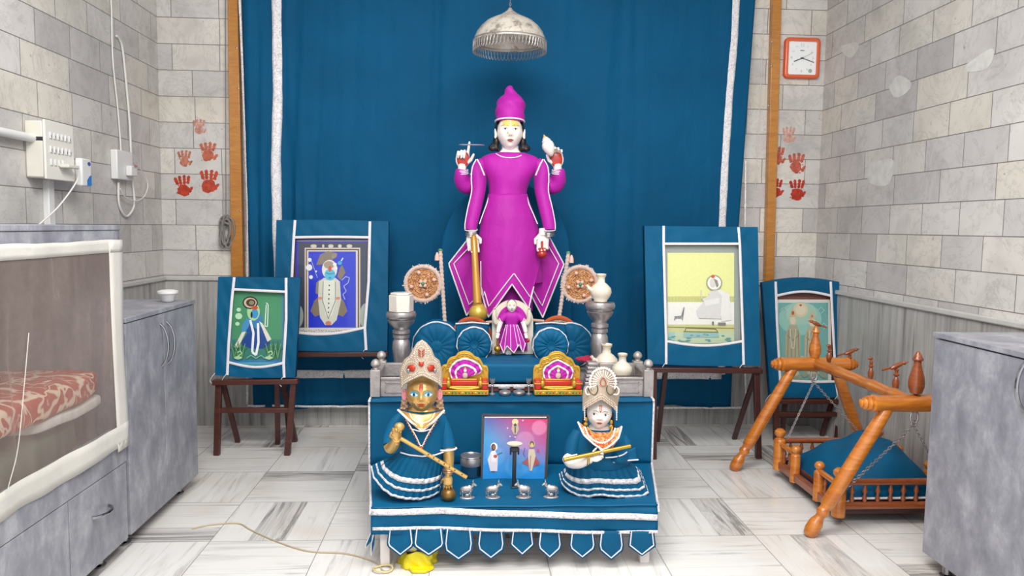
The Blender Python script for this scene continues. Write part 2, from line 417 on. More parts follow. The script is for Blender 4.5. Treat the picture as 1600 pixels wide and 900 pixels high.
# curtain rod line on both sides: thin cords hanging
tag(MB().tube([at(352, -40, YB-.03), at(353, 338, YB-.03)], .0028, 6).build('cord', ROPE), 'thin grey cord hanging straight down the tiles left of the curtain', 'cord')
tag(MB().tube([at(1197, -40, YB-.012), at(1186, 190, YB-.012), at(1176, 355, YB-.012)], .002, 6).build('cord', CABLE), 'thin pale cord hanging between curtain and right wooden upright', 'cord')
m = MB(); rnd = random.Random(3)
for k in range(7):
    cx, cy = 354+rnd.uniform(-3, 4), 360+rnd.uniform(-4, 6); rx, ry = 6+rnd.uniform(-2, 3), 20+rnd.uniform(-5, 5); a = rnd.uniform(-.25, .25)
    m.tube([at(cx+rx*math.cos(t)*math.cos(a)-ry*math.sin(t)*math.sin(a), cy+rx*math.cos(t)*math.sin(a)+ry*math.sin(t)*math.cos(a), YB-.045-.02*math.sin(t+k)) for t in [2*PI*i/20 for i in range(20)]], .007, 6, closed=True)
m.tube([at(345, 345, YB-.05), at(356, 350, YB-.06), at(363, 347, YB-.04)], .009, 6)
tag(m.build('rope_bundle', ROPE), 'knotted bundle of grey rope beside the left wooden upright', 'rope')

# ================= CURTAIN =================
YC = YB-.10
def curtain_px(v): return lerp(-40, 660, v)
CT = thing('backdrop_curtain', 'large teal blue backdrop curtain with silver lace stripes behind the tall robed deity', 'curtain', (.3, YC, .15))
xl, xr = at(376, 0, YC).x, at(1184, 0, YC).x
ZB = at(800, 636, YC).z
rc = random.Random(11)
folds = [(rc.uniform(xl, xr), rc.uniform(.012, .05), rc.uniform(-.010, .012), rc.uniform(-.08, .08)) for _ in range(60)]+[(rc.uniform(xl, xl+.35), rc.uniform(.012, .03), rc.uniform(-.014, .014), rc.uniform(-.04, .08)) for _ in range(12)]
def cy(x, z):
    y = 0
    for fx, fw, fa, sl in folds:
        d = (x-fx-sl*(z-1.5))/fw
        if abs(d) < 3: y += fa*math.exp(-d*d)*(.6+.4*math.sin(z*1.3+fx*5))
    edge = max(0, (xl+.32-x)/.32)
    y += .012*edge*math.sin(x*70)
    return YC+y
def cfn(u, v):
    z = lerp(3.35, ZB, v)
    L = xl+(at(386, 0, YC).x-xl)*max(0, v)**1.2; R = xr-(xr-at(1166, 0, YC).x)*min(1, v*1.5)
    x = lerp(L, R, u); zz = z+(.012*math.sin(x*6)+.006*math.sin(x*23))*(v**8)
    return (x, cy(x, z), zz)
m = MB().grid(260, 60, cfn); m.build('curtain_cloth', CURT, CT, solid=.003)
def stripe(name, pa, w, off=.006, n=60, mat=LACE, extra=0):      # lace strip lying on the curtain, pa = px polyline
    P = [at(x, y, YC) for x, y in pa]; m = MB(); rr = random.Random(len(pa))
    def fn(u, v):
        p = pl(P, v); q = pl(P, min(1, v+.01)); p0 = pl(P, max(0, v-.01)); d = (q-p0).normalized(); s = Vector((-d.z, 0, d.x))
        c = p+s*((u-.5)*w*(1+.04*math.sin(v*40)))
        return (c.x, cy(c.x, c.z)-off-.002*math.sin(v*130+u*3), c.z)
    m.grid(4, n, fn); return m.build(name, mat, CT, solid=.002)
stripe('lace_stripe', [(432, -30), (434, 150), (431, 250), (433, 360), (440, 560)], .062)
stripe('lace_stripe', [(1151, -30), (1147, 60), (1139, 150), (1132, 260), (1128, 350), (1127, 585)], .05)
stripe('lace_stripe', [(440, 584), (700, 584), (1000, 586), (1127, 586)], .055)
stripe('hem_lace', [(386, 634), (600, 635), (900, 637), (1166, 637)], .014)
stripe('edge_lace', [(373, -30), (378, 100), (386, 330), (386, 632)], .014, .008, mat=LACE)
stripe('edge_lace', [(1165, 250), (1164, 350), (1163, 560), (1166, 634)], .01, .006, mat=LACE)

# ================= CLOCK =================
ck = at(1251, 92, YB); CK = thing('wall_clock', 'square orange framed wall clock with white dial on the right of the back wall', 'clock', (ck.x, YB, ck.z-.14))
def P2(px, py, d=0): return at(px, py, YB-d)
def rrect(x0, y0, x1, y1, r, n=5):
    out = []
    for cx, cy_, a0 in ((x1-r, y1-r, 0), (x0+r, y1-r, 90), (x0+r, y0+r, 180), (x1-r, y0+r, 270)):
        for i in range(n+1): a = math.radians(a0+90*i/n); out.append((cx+r*math.cos(a), cy_+r*math.sin(a)))
    return out
m = MB(); W_, H_ = .125, .138; cc = Vector((ck.x, 0, ck.z))
outer = rrect(-W_, -H_, W_, H_, .028); inn = rrect(-W_+.024, -H_+.024, W_-.024, H_-.024, .012)
N = len(outer)
def ring(pts, y): return [(cc.x+x+.04*z*0, y, cc.z+z) for x, z in pts]
vs = ring(outer, YB)+ring(outer, YB-.028)+ring([(x*.94, z*.94) for x, z in outer], YB-.036)+ring(inn, YB-.033)+ring(inn, YB-.02)
m.add(vs, [(k*N+i, k*N+(i+1) % N, (k+1)*N+(i+1) % N, (k+1)*N+i) for k in range(4) for i in range(N)]); m.build('clock_frame', simple('orange plastic', '#dd6239', .35, 0, .05, coat=.3), CK, ang=60)
MB().prism(ring(inn, YB-.021), (0, .015, 0)).build('clock_dial', simple('white dial', '#eef2f2', .3, 0, 0), CK, smooth=False)
def text3(s, size, loc, mat, parent, name, ext=.0003, rot=(PI/2, 0, 0), align='CENTER'):
    c = bpy.data.curves.new(name, 'FONT'); c.body = s; c.size = size; c.extrude = ext; c.align_x = align; c.align_y = 'CENTER'
    o = bpy.data.objects.new(name, c); COL.objects.link(o); dg = bpy.context.evaluated_depsgraph_get()
    me = bpy.data.meshes.new_from_object(o.evaluated_get(dg)); bpy.data.objects.remove(o)
    me.materials.clear(); me.materials.append(mat); o = bpy.data.objects.new(name, me); COL.objects.link(o)
    o.rotation_euler = rot; o.parent = parent; o.location = Vector(loc)-ORG[parent]; return o
NUM = simple('pale grey print', '#b9c1c1', .5, 0, 0); HAND = simple('dark grey metal', '#3c4244', .4, 0, 0)
for h in range(1, 13):
    a = math.radians(90-h*30); rx, rz = .075, .088
    text3(str(h), .022 if h % 3 else .028, (cc.x+rx*math.cos(a), YB-.0215, cc.z+rz*math.sin(a)), NUM, CK, 'numeral')
def hand(ang, L, w, y, name):
    a = math.radians(ang); d = Vector((math.cos(a), 0, math.sin(a))); p = Vector((cc.x, y, cc.z))
    MB().bar(p-d*.012, p+d*L, w, .0012, up=(0, 1, 0)).build(name, HAND, CK, smooth=False)
hand(203, .062, .006, YB-.024, 'hour_hand'); hand(-18, .088, .0045, YB-.026, 'minute_hand'); hand(28, .085, .0014, YB-.0275, 'second_hand')
MB().lathe([(.005, 0), (.005, .008)], (cc.x, YB-.022, cc.z), (0, -1, 0)).build('hub', HAND, CK)
MB().box((cc.x+.0, YB-.0216, cc.z+.052), (.028, .0006, .005)).build('maker_mark', HAND, CK, smooth=False)
MB().lathe([(.014, 0), (.014, .0004)], (cc.x+.062, YB-.0212, cc.z-.085), (0, -1, 0)).build('badge', simple('silver print', '#9fb0ad', .4, 0, 0), CK)

# ================= LEFT WALL: ELECTRICS =================
SB = thing('switchboard', 'ivory electrical switchboard full of switches on the left wall', 'switchboard', (XL, 3.8, 1.6))
zt, zb_ = 1.865, 1.60; y0, y1 = 3.60, 3.84
MB().bb((XL, y0, zb_), (XL+.085, y1, zt)).build('box', PLASTIC, SB, bev=.008)
MB().bb((XL+.085, y0-.005, zb_-.006), (XL+.097, y1+.005, zt+.006)).build('face_plate', simple('off white plate', '#e6e3da', .4, 0, .02), SB, bev=.004)
for r, (zz, n) in enumerate(((1.80, 6), (1.735, 6), (1.675, 4))):
    for i in range(n):
        yy = y0+.03+i*.033
        q = MB().bb((XL+.097, yy, zz-.014), (XL+.103, yy+.018, zz+.016)).build('switch', WPLASTIC, SB, bev=.002)
        if r < 2:
            MB().bb((XL+.1032, yy+.007, zz-.010), (XL+.1036, yy+.011, zz+.004)).build('marking', HAND, q, smooth=False)
MB().bb((XL+.001, y0-.001, 1.772), (XL+.086, y0+.03, 1.79)).build('entry_slot', BLACKP, SB, smooth=False)
a = Vector((XL+.045, 2.2, 1.81)); tag(MB().tube([(XL+.035, 1.9, 1.785), (XL+.035, 2.9, 1.785), (XL+.035, y0+.01, 1.782)], .02, 12).build('conduit_pipe', WPLASTIC), 'white plastic conduit pipe running along the left wall into the switchboard', 'pipe')
for yy in (3.12, 2.7): tag(MB().tube([(XL+.035+.024*math.cos(t), yy, 1.785+.024*math.sin(t)) for t in [PI*2*i/16 for i in range(16)]], .004, 6, closed=True).bb((XL, yy-.008, 1.752), (XL+.035, yy+.008, 1.765)).build('pipe_clip', WPLASTIC), 'white clip holding the conduit pipe to the left wall' + (' nearest the switchboard' if yy > 3 else ' outside the left edge'), 'clip')
tag(MB().bb((XL, 3.73, 1.03), (XL+.03, 3.78, 1.6)).build('cable_trunking', WPLASTIC, bev=.003), 'white vertical cable trunking below the switchboard', 'trunking')
AD = thing('plug_adapter', 'white plug-in mosquito repellent pack with blue badge hanging from switchboard', 'plug', (XL+.11, 3.86, 1.57))
MB().bb((XL+.1, 3.84, 1.575), (XL+.135, 3.935, 1.715)).build('pack', WPLASTIC, AD, bev=.008)
BLU = simple('blue print', '#2a7cc4', .4, 0, 0)
MB().prism([(XL+.1355, 3.885, 1.58), (XL+.1355, 3.93, 1.58), (XL+.1355, 3.93, 1.635), (XL+.1355, 3.905, 1.625), (XL+.1355, 3.885, 1.605)], (.0004, 0, 0)).build('blue_panel', BLU, AD, smooth=False)
MB().lathe([(.013, 0), (.013, .0004)], (XL+.1355, 3.91, 1.69), (1, 0, 0), sx=1.2, sy=.8).build('badge', simple('navy print', '#3a5aa0', .4, 0, 0), AD)
PG = thing('plug', 'cream two-pin plug in the lowest switchboard socket', 'plug', (XL+.11, 3.75, 1.66))
MB().bb((XL+.1, 3.70, 1.655), (XL+.145, 3.80, 1.672)).build('plug_body', PLASTIC, PG, bev=.004)
MB().tube(smoothpl([(XL+.14, 3.79, 1.66), (XL+.13, 3.80, 1.60), (XL+.08, 3.72, 1.47), (XL+.04, 3.62, 1.38)]), .004, 6).build('lead', CABLE, PG)
JB = thing('socket_box', 'white socket box with looping cable near the left corner', 'socket', (XL, 4.56, 1.6))
MB().bb((XL, 4.42, 1.645), (XL+.04, 4.62, 1.815)).build('box', WPLASTIC, JB, bev=.006)
MB().bb((XL+.04, 4.52, 1.67), (XL+.075, 4.60, 1.73)).build('plug_top', WPLASTIC, JB, bev=.006)
MB().bb((XL+.075, 4.555, 1.725), (XL+.085, 4.575, 1.735)).build('indicator', simple('amber lens', '#a06a4a', .3, 0, 0), JB)
def wl_(px, py, off=.012): return atx(px, py, XL+off)
tag(MB().tube(smoothpl([wl_(*p) for p in ((170, -30), (174, 10), (176, 90), (184, 170), (188, 220), (189, 247))]), .0045, 6).build('cable', CABLE), 'thin white cable dropping from above to the top of the socket box', 'cable')
tag(MB().tube(smoothpl([wl_(*p) for p in ((182, 56), (187, 62), (192, 80), (199, 150), (203, 200), (206, 270), (210, 315), (204, 333), (195, 337), (186, 318), (185, 285))]), .0065, 8).build('cable', CABLE), 'thick white flex looping below the socket box in a long U', 'cable')
tag(MB().tube(smoothpl([wl_(*p, .03) for p in ((192, 248), (206, 252), (224, 270), (231, 288), (226, 306), (212, 314), (196, 308), (188, 295))]), .0035, 6).build('cable', CABLE), 'thin white lead curling in a loop right of the socket box', 'cable')

# ================= LEFT CABINETS =================
XF = -1.44
def steel_foot(parent, x, y, h=.06):
    MB().lathe([(.026, 0), (.028, .008), (.018, .014), (.018, h), (.03, h)], (x, y, 0)).build('foot', CHROME, parent)
def arc_handle(parent, p, q, out, r=.006, bow=.035):
    p, q, out = Vector(p), Vector(q), Vector(out); pts = [p.lerp(q, t)+out*(bow*math.sin(PI*t)**.6) for t in [i/12 for i in range(13)]]
    return MB().tube(pts, r, 8).build('handle', CHROME, parent)
C1 = thing('storage_cabinet', 'grey cement-look two-door cabinet standing beyond the netted cabinet', 'cabinet', (-1.74, 3.5, 0))
zc = at(309, 469, 3.9).z; ya, yb = 3.14, 3.92
MB().bb((XL+.035, ya, .06), (XF-.02, yb, zc-.02)).build('body', LAM, C1, bev=.002)
MB().bb((XL+.035, ya, zc-.02), (XF+.004, yb+.006, zc)).build('top', LAM, C1, bev=.002)
ym = atx(259, 650, XF).y
for k, (s, e) in enumerate(((ya+.002, ym-.0025), (ym+.0025, yb))):
    d = MB().bb((XF-.0195, s, .062), (XF, e, zc-.024)).build('door', LAM, C1, bev=.0015)
    yh = ym-.035 if k == 0 else ym+.04
    arc_handle(d, (XF, yh, zc-.07), (XF, yh, zc-.27), (1, 0, 0), .0055)
for x in (XL+.1, XF-.06):
    for y in (ya+.06, yb-.12): steel_foot(C1, x, y)
# netted cabinet, nearest
C2 = thing('bed_cabinet', 'tall grey cabinet with a white bordered net over its opening, nearest on the left', 'cabinet', (-1.74, 2.2, 0))
y0_, y1_ = .75, 3.12; zt_ = 1.385; zs = .49
MB().bb((XL+.035, y0_, .06), (XF-.02, y1_, zs)).build('base', LAM, C2, bev=.002)
MB().bb((XL+.035, y0_, zt_-.02), (XF+.003, y1_+.004, zt_)).build('top', LAM, C2, bev=.002)
MB().bb((XF-.03, y0_, zt_-.075), (XF, y1_, zt_-.021)).build('top_rail', LAM, C2, bev=.002)
MB().bb((XL+.035, y1_-.02, zs), (XF, y1_, zt_-.021)).build('side_panel', LAM, C2, bev=.002)
MB().bb((XL+.035, y0_, zs), (XF, y0_+.02, zt_-.021)).build('side_panel', LAM, C2, bev=.002)
MB().bb((XL+.035, y0_+.02, zs), (XL+.05, y1_-.02, zt_-.021)).build('back_panel', simple('greige panel', '#6f6662', .5), C2, smooth=False)
MB().bb((XF-.03, y0_, zs-.06), (XF, y1_, zs+.06)).build('bottom_rail', LAM, C2, bev=.002)
yd = [y0_+.004, 1.55, atx(109, 850, XF).y, y1_-.004]
zr = atx(205, 715, XF).z
for s, e in zip(yd, yd[1:]):
    d = MB().bb((XF-.0195, s+.003, .062), (XF, e-.003, zr-.004)).build('drawer', LAM, C2, bev=.0015)
    c_ = (s+e)/2; arc_handle(d, (XF, c_-.065, zr-.13), (XF, c_+.065, zr-.13), (1, 0, 0), .006)
MB().bb((XF-.0196, y0_, zr), (XF-.0001, y1_, zs)).build('front_rail', LAM, C2, smooth=False)
for x in (XL+.1, XF-.06):
    for y in (y0_+.1, y1_-.14): steel_foot(C2, x, y)
NT_ = NT('grey mosquito net')
tr = NT_.new('ShaderNodeBsdfTransparent'); df = NT_.new('ShaderNodeBsdfDiffuse'); df.inputs[0].default_value = lin('#a3948d')
mx = NT_.new('ShaderNodeMixShader'); NT_.L(tr.outputs[0], mx.inputs[1]); NT_.L(df.outputs[0], mx.inputs[2]); NT_.L(mx.outputs[0], NT_.n['Material Output'].inputs[0])
nz = NT_.noise(NT_.coord((1, 3, .4)), 3.5, 4, .5, 1.2); NT_.L(NT_.ramp(nz, [(.35, g1(.36)), (.62, g1(.46)), (.7, g1(.60))]), mx.inputs[0])
NET = NT_.m
NC = thing('net_screen', 'sheer grey net panel with wide white cloth border over the nearest left cabinet', 'net', (XF+.01, 2.2, .45))
zi0, zi1, zo0, zo1 = .567, 1.275, .475, 1.325; yi1, yo1 = 3.015, 3.118
def ny(y, z): return XF+.008+.006*math.sin(y*7+z*3)+.003*math.sin(y*23)
m = MB().grid(40, 20, lambda u, v: (ny(lerp(y0_+.04, yi1+.01, u), v), lerp(y0_+.04, yi1+.01, u), lerp(zi0-.01, zi1+.01, v)))
m.build('net', NET, NC)
m = MB(); w_ = lambda y: .003*math.sin(y*9)+.0015*math.sin(y*31)
m.grid(80, 3, lambda u, v: (ny(lerp(y0_, yo1, u), 0)+.002, lerp(y0_, yo1, u), lerp(zo0+w_(u*2.4), zi0+.02*(1-u)*0, v)))
m.grid(80, 3, lambda u, v: (ny(lerp(y0_, yo1, u), 1)+.002, lerp(y0_, yo1, u), lerp(zi1, zo1+w_(u*2.4)*.6, v)))
m.grid(3, 30, lambda u, v: (ny(lerp(yi1, yo1, u), v)+.0025, lerp(yi1+.02*v*0, yo1+.005*math.sin(v*9), u), lerp(zo0-.012, zo1, v)))
m.build('border_band', NETBAND, NC, solid=.0012, ang=180)
m = MB().tube(smoothpl([atx(x, y, XF+.016) for x, y in ((45, 520), (38, 600), (28, 700), (12, 765))]), .0014, 5); m.build('seam', NETBAND, NC)
# quilt and bedding inside
def quilt_mat():
    t = NT('orange quilt with pale scrolls'); v = t.coord((1, 1, 1))
    n = t.noise(v, 6, 2, .4, 1.5)
    wv = t.new('ShaderNodeTexVoronoi', feature='DISTANCE_TO_EDGE'); wv.inputs['Scale'].default_value = 7
    ad = t.new('ShaderNodeMix', data_type='VECTOR'); ad.inputs[0].default_value = .25; t.L(v, ad.inputs[4]); t.L(n, ad.inputs[5]); t.L(ad.outputs[1], wv.inputs[0])
    c = t.mix(t.ramp(wv.outputs[0], [(.03, g1(1)), (.07, g1(0)), (.2, g1(0)), (.23, g1(.7)), (.26, g1(0))]), lin('#b03a1e'), lin('#e6cbb2'))
    t.set(Base_Color=c, Roughness=.8); return t.m
Q = thing('quilt', 'folded orange quilt with pale scroll pattern behind the net', 'quilt', (-1.75, 2.6, .66))
def soft_box(a, b, mat, name, parent=None, amp=.008, n=14, fr=20, seed=1):
    m = MB(); a, b = Vector(a), Vector(b)
    def f(u, v):
        cx, cy2, cz = (a+b)/2; hx, hy, hz = (b-a)/2; th = 2*PI*u; ph = PI*(v-.5)
        e = .35; sp = lambda w_, p: math.copysign(abs(w_)**p, w_)
        x = hx*sp(math.cos(ph), e)*sp(math.cos(th), e); y = hy*sp(math.cos(ph), e)*sp(math.sin(th), e); z = hz*sp(math.sin(ph), e)
        k = 1+amp*math.sin(fr*u*6+seed)*math.cos(v*fr)
        return (cx+x*k, cy2+y*k, cz+z+amp*.5*math.sin((cx+x)*fr*2+seed)*math.cos((cy2+y)*fr))
    m.grid(64, 32, f, cu=True); return m.build(name, mat, parent, ang=70)
soft_box((XL+.1, 1.97, .70), (XF-.025, 3.07, .81), quilt_mat(), 'cover', Q)
soft_box((XL+.12, 2.55, .655), (XF-.03, 3.06, .705), WHITECL, 'lining', Q)
tag(soft_box((XL+.08, y0_+.05, .49), (XF-.05, 2.98, .65), simple('sage mattress cloth', '#5f6d60', .85, var=.25), 'mattress'), 'dark sage mattress on the cabinet shelf behind the net', 'mattress')
tag(soft_box((XL+.08, 1.3, .68), (XF-.06, 1.95, .83), simple('brick bolster cloth', '#a0523c', .85, var=.3), 'folded_blanket'), 'brick-coloured folded blanket beside the quilt behind the net', 'blanket')
# small white pot on the far cabinet
PT = thing('ceramic_pot', 'small white lidded pot standing on the far left cabinet', 'pot', (at(262, 460, 4.0).x, 3.8, zc))
px_ = at(262, 452, 3.8).x
MB().lathe([(.02, 0), (.03, .006), (.035, .03), (.048, .045)], (px_, 3.8, zc)).build('bowl', WPLASTIC, PT, ang=60)
MB().lathe([(.05, .045), (.05, .056), (.03, .062), (.002, .064)], (px_, 3.8, zc)).build('lid', WPLASTIC, PT, ang=60)

# ================= RIGHT CABINET =================
C3 = thing('storage_cabinet', 'grey cement-look cabinet cut by the right edge of the picture', 'cabinet', (2.15, 2.2, 0))
p_ = atz(1447, 862, .06); XR1 = p_.x; yk = p_.y; zc3 = at(1462, 519, yk).z
XR1 = 1.905; 
MB().bb((XR1+.02, .6, .06), (XR-.035, yk, zc3-.02)).build('body', LAM, C3, bev=.002)
MB().bb((XR1-.006, .59, zc3-.02), (XR-.035, yk+.008, zc3)).build('top', LAM, C3, bev=.002)
yq = atx(1640, 700, XR1).y
for s, e in ((yq+.003, yk-.001), (1.45, yq), (.6, 1.447)):
    d = MB().bb((XR1, s, .062), (XR1+.0195, e, zc3-.026)).build('door', LAM, C3, bev=.0015)
    if s > yq: hy = atx(1597, 600, XR1).y-.02; arc_handle(d, (XR1, hy, atx(1597, 562, XR1).z), (XR1, hy, atx(1597, 640, XR1).z), (-1, 0, 0), .007)
for x in (XR1+.045, XR-.12):
    for y in (.7, yk-.10): steel_foot(C3, x, y)

# ================= DRAPED PICTURES ON STANDS =================
class Pic:                                                        # flat painting in px coordinates, layer upon layer
    def __init__(s, fn): s.fn = fn; s.m = MB(); s.k = 0
    def shape(s, c, pts, close=0):
        s.k += 1; s.m.col(c); s.m.poly([s.fn(x, y, s.k*.00012) for x, y in pts]); return s
    def ell(s, c, cx, cy_, rx, ry, a=0, n=20):
        return s.shape(c, [(cx+rx*math.cos(t)*math.cos(a)-ry*math.sin(t)*math.sin(a), cy_+rx*math.cos(t)*math.sin(a)+ry*math.sin(t)*math.cos(a)) for t in [2*PI*i/n for i in range(n)]])
    def rect(s, c, x0, y0, x1, y1): return s.shape(c, [(x0, y0), (x1, y0), (x1, y1), (x0, y1)])
    def line(s, c, pts, w=1):
        for (ax, ay), (bx, by) in zip(pts, pts[1:]):
            L = math.hypot(bx-ax, by-ay) or 1; nx, ny_ = -(by-ay)/L*w/2, (bx-ax)/L*w/2
            s.shape(c, [(ax+nx, ay+ny_), (bx+nx, by+ny_), (bx-nx, by-ny_), (ax-nx, ay-ny_)])
        return s
def plane_fn(Y, lean, yb):                                        # picture plane leaning back: depth grows upward
    def f(px, py, off=0):
        p = at(px, py, Y); k = (p.z-yb)
        for _ in range(3): p = at(px, py, Y+lean*(p.z-yb)-off)
        return p
    return f
def loopn(pts, n):                                                # resample a closed px polygon with n points per side
    out = []
    for i in range(len(pts)):
        a, b = pts[i], pts[(i+1) % len(pts)]
        for j in range(n): t = j/n; out.append((lerp(a[0], b[0], t), lerp(a[1], b[1], t)))
    return out
def ribbon(fn, pts, w, name, parent, mat=RIB, off=.006, k=1):
    P = [fn(x, y, off) for x, y in pts]; P = smoothpl(P, k) if k > 1 else P
    pw = (fn(401, 300)-fn(400, 300)).length*w/2
    return MB().tube(P, pw, 6, flat=((0, -1, 0), .35)).build(name, mat, parent)
def draped(label, Y, lean, zb, outer, inner, vx, cloth_lab, picfn, ext=.05, top_curve=0, bot_curve=7, framec=MDWOOD, gape=()):
    """outer/inner: px corner lists TL,TR,BR,BL; vx: two vertical ribbon px polylines"""
    fn = plane_fn(Y, lean, zb); c = fn((outer[2][0]+outer[3][0])/2, outer[2][1])
    t = thing('framed_picture', label, 'picture', (c.x, c.y, c.z))
    N_ = 24; O = loopn(outer, N_); I = loopn(inner, N_)
    def curve(L, tc, bc, n=N_):
        out = []
        for i, (x, y) in enumerate(L):
            side, f = divmod(i, n); f /= n
            if side == 0: y -= tc*math.sin(PI*f)
            if side == 2: y += bc*math.sin(PI*f)
            out.append((x, y))
        return out
    O2 = curve(O, top_curve, 2); I2 = curve(I, top_curve*.8, bot_curve); M_ = len(O2); m = MB(); rr = random.Random(int(Y*100)); ph = [rr.uniform(0, 6) for _ in range(6)]
    rows = []
    K = 7
    for k in range(K+1):
        f = k/K; row = []
        for i in range(M_):
            x = lerp(I2[i][0], O2[i][0], f); y = lerp(I2[i][1], O2[i][1], f)
            wv = .004*math.sin(x*.09+y*.05+ph[0])*math.sin(y*.07+ph[1])+.003*math.sin(x*.21-y*.13+ph[2])
            row.append(fn(x, y, .014+wv*math.sin(PI*min(1, f*1.2))+.002))
        rows.append(row)
    rows.append([p+Vector((0, .012, 0))+(p-c)*0 for p in rows[-1]])
    rows.append([p+Vector((0, ext, 0)) for p in rows[-2]])
    vs = [p for r in rows for p in r]
    m.add(vs, [(k*M_+i, k*M_+(i+1) % M_, (k+1)*M_+(i+1) % M_, (k+1)*M_+i) for k in range(len(rows)-1) for i in range(M_)])
    cl = m.build('cloth_cover', BLUE, t, solid=.002, ang=60)
    for v in vx: ribbon(fn, v, 4.2, 'ribbon', cl, off=.021)
    ribbon(fn, [I2[i] for i in range(0, N_+1)], 4, 'ribbon', cl, off=.021)
    ribbon(fn, [I2[i] for i in range(2*N_, 3*N_+1)], 4, 'ribbon', cl, off=.021)
    # wooden frame and painted sheet behind the window
    xs = [p[0] for p in outer]; ys = [p[1] for p in outer]
    a = [fn(x, y, .002) for x, y in ((outer[0][0]+5, outer[0][1]+5), (outer[1][0]-5, outer[1][1]+5), (outer[2][0]-5, outer[2][1]-6), (outer[3][0]+5, outer[3][1]-6))]
    inn2 = [inner[0], inner[1], (inner[2][0], inner[2][1]+bot_curve+3), (inner[3][0], inner[3][1]+bot_curve+3)]; b = [fn(*p, .002) for p in inn2]
    
    f = MB(); d = Vector((0, .028, 0)); vs = a+b+[p+d for p in a]+[p+d for p in b]; 
    f.add(vs, [(i, (i+1) % 4, 4+(i+1) % 4, 4+i) for i in range(4)]+[(8+i, 12+i, 12+(i+1) % 4, 8+(i+1) % 4) for i in range(4)]+[(i, 8+i, 8+(i+1) % 4, (i+1) % 4) for i in range(4)]+[(4+i, 4+(i+1) % 4, 12+(i+1) % 4, 12+i) for i in range(4)])
    f.build('frame', framec, t, smooth=False)
    P = Pic(lambda x, y, o=0: fn(x, y, -.012+o)); picfn(P, inner)
    P.m.build('painting', GLOSSP, t, smooth=False)
    g = MB(); g.prism([fn(*p, -.014) for p in inn2], (0, .006, 0)); g.build('backing_board', framec, t, smooth=False)
    for x, y in (outer[3], vx[0][-1], vx[1][-1]): MB().tube(smoothpl([fn(x, y-3, .02), fn(x-5, y+3, .024), fn(x-8, y+9, .018), fn(x-4, y+14, .02)], 4), .002, 5).build('tie_string', RIB, cl)
    return t
def stand(label, top, feet_f, feet_b, mat, Yt, rail=.03, w=.034, strz=.3, depth=.2, group=None):
    """top: px (xl,y),(xr,y) at depth Yt; feet_*: floor px points"""
    a, b = at(*top[0], Yt), at(*top[1], Yt); F0, F1 = (atz(*p) for p in feet_f); B0, B1 = (atz(*p) for p in feet_b)
    t = thing('picture_stand', label, 'stand', ((F0.x+F1.x)/2, F0.y, 0), group)
    z = a.z-rail/2-.003; A0, A1 = Vector((a.x+.03, Yt, z)), Vector((b.x-.03, Yt, z)); Y2 = Yt+.12
    MB().bar((a.x, Yt-.01, z), (b.x, Yt-.01, b.z-rail/2-.003), .05, rail, (0, 0, 1)).build('ledge', mat, t, bev=.004)
    for p, q in ((A0, F0), (A1, F1)): MB().bar(q, p, w, w, (0, -1, 0)).build('leg', mat, t, bev=.003)
    for p, q in ((A0, B0), (A1, B1)): MB().bar(q, Vector((p.x*.35+q.x*.65, Yt+.03, p.z)), w*.85, w*.7, (0, -1, 0)).build('rear_leg', mat, t, bev=.003)
    f = strz/max(.01, z)
    if strz <= 0: return t
    MB().bar(F0.lerp(A0, f), F1.lerp(A1, f), .03, .028, (0, 0, 1)).build('stretcher', mat, t, bev=.003)
    p, q = B0.lerp(A0, .55), B1.lerp(A1, .55); MB().bar(p+Vector((0, .01, 0)), q+Vector((0, .01, 0)), .025, .025, (0, 0, 1)).build('rear_stretcher', mat, t, bev=.003)
    return t

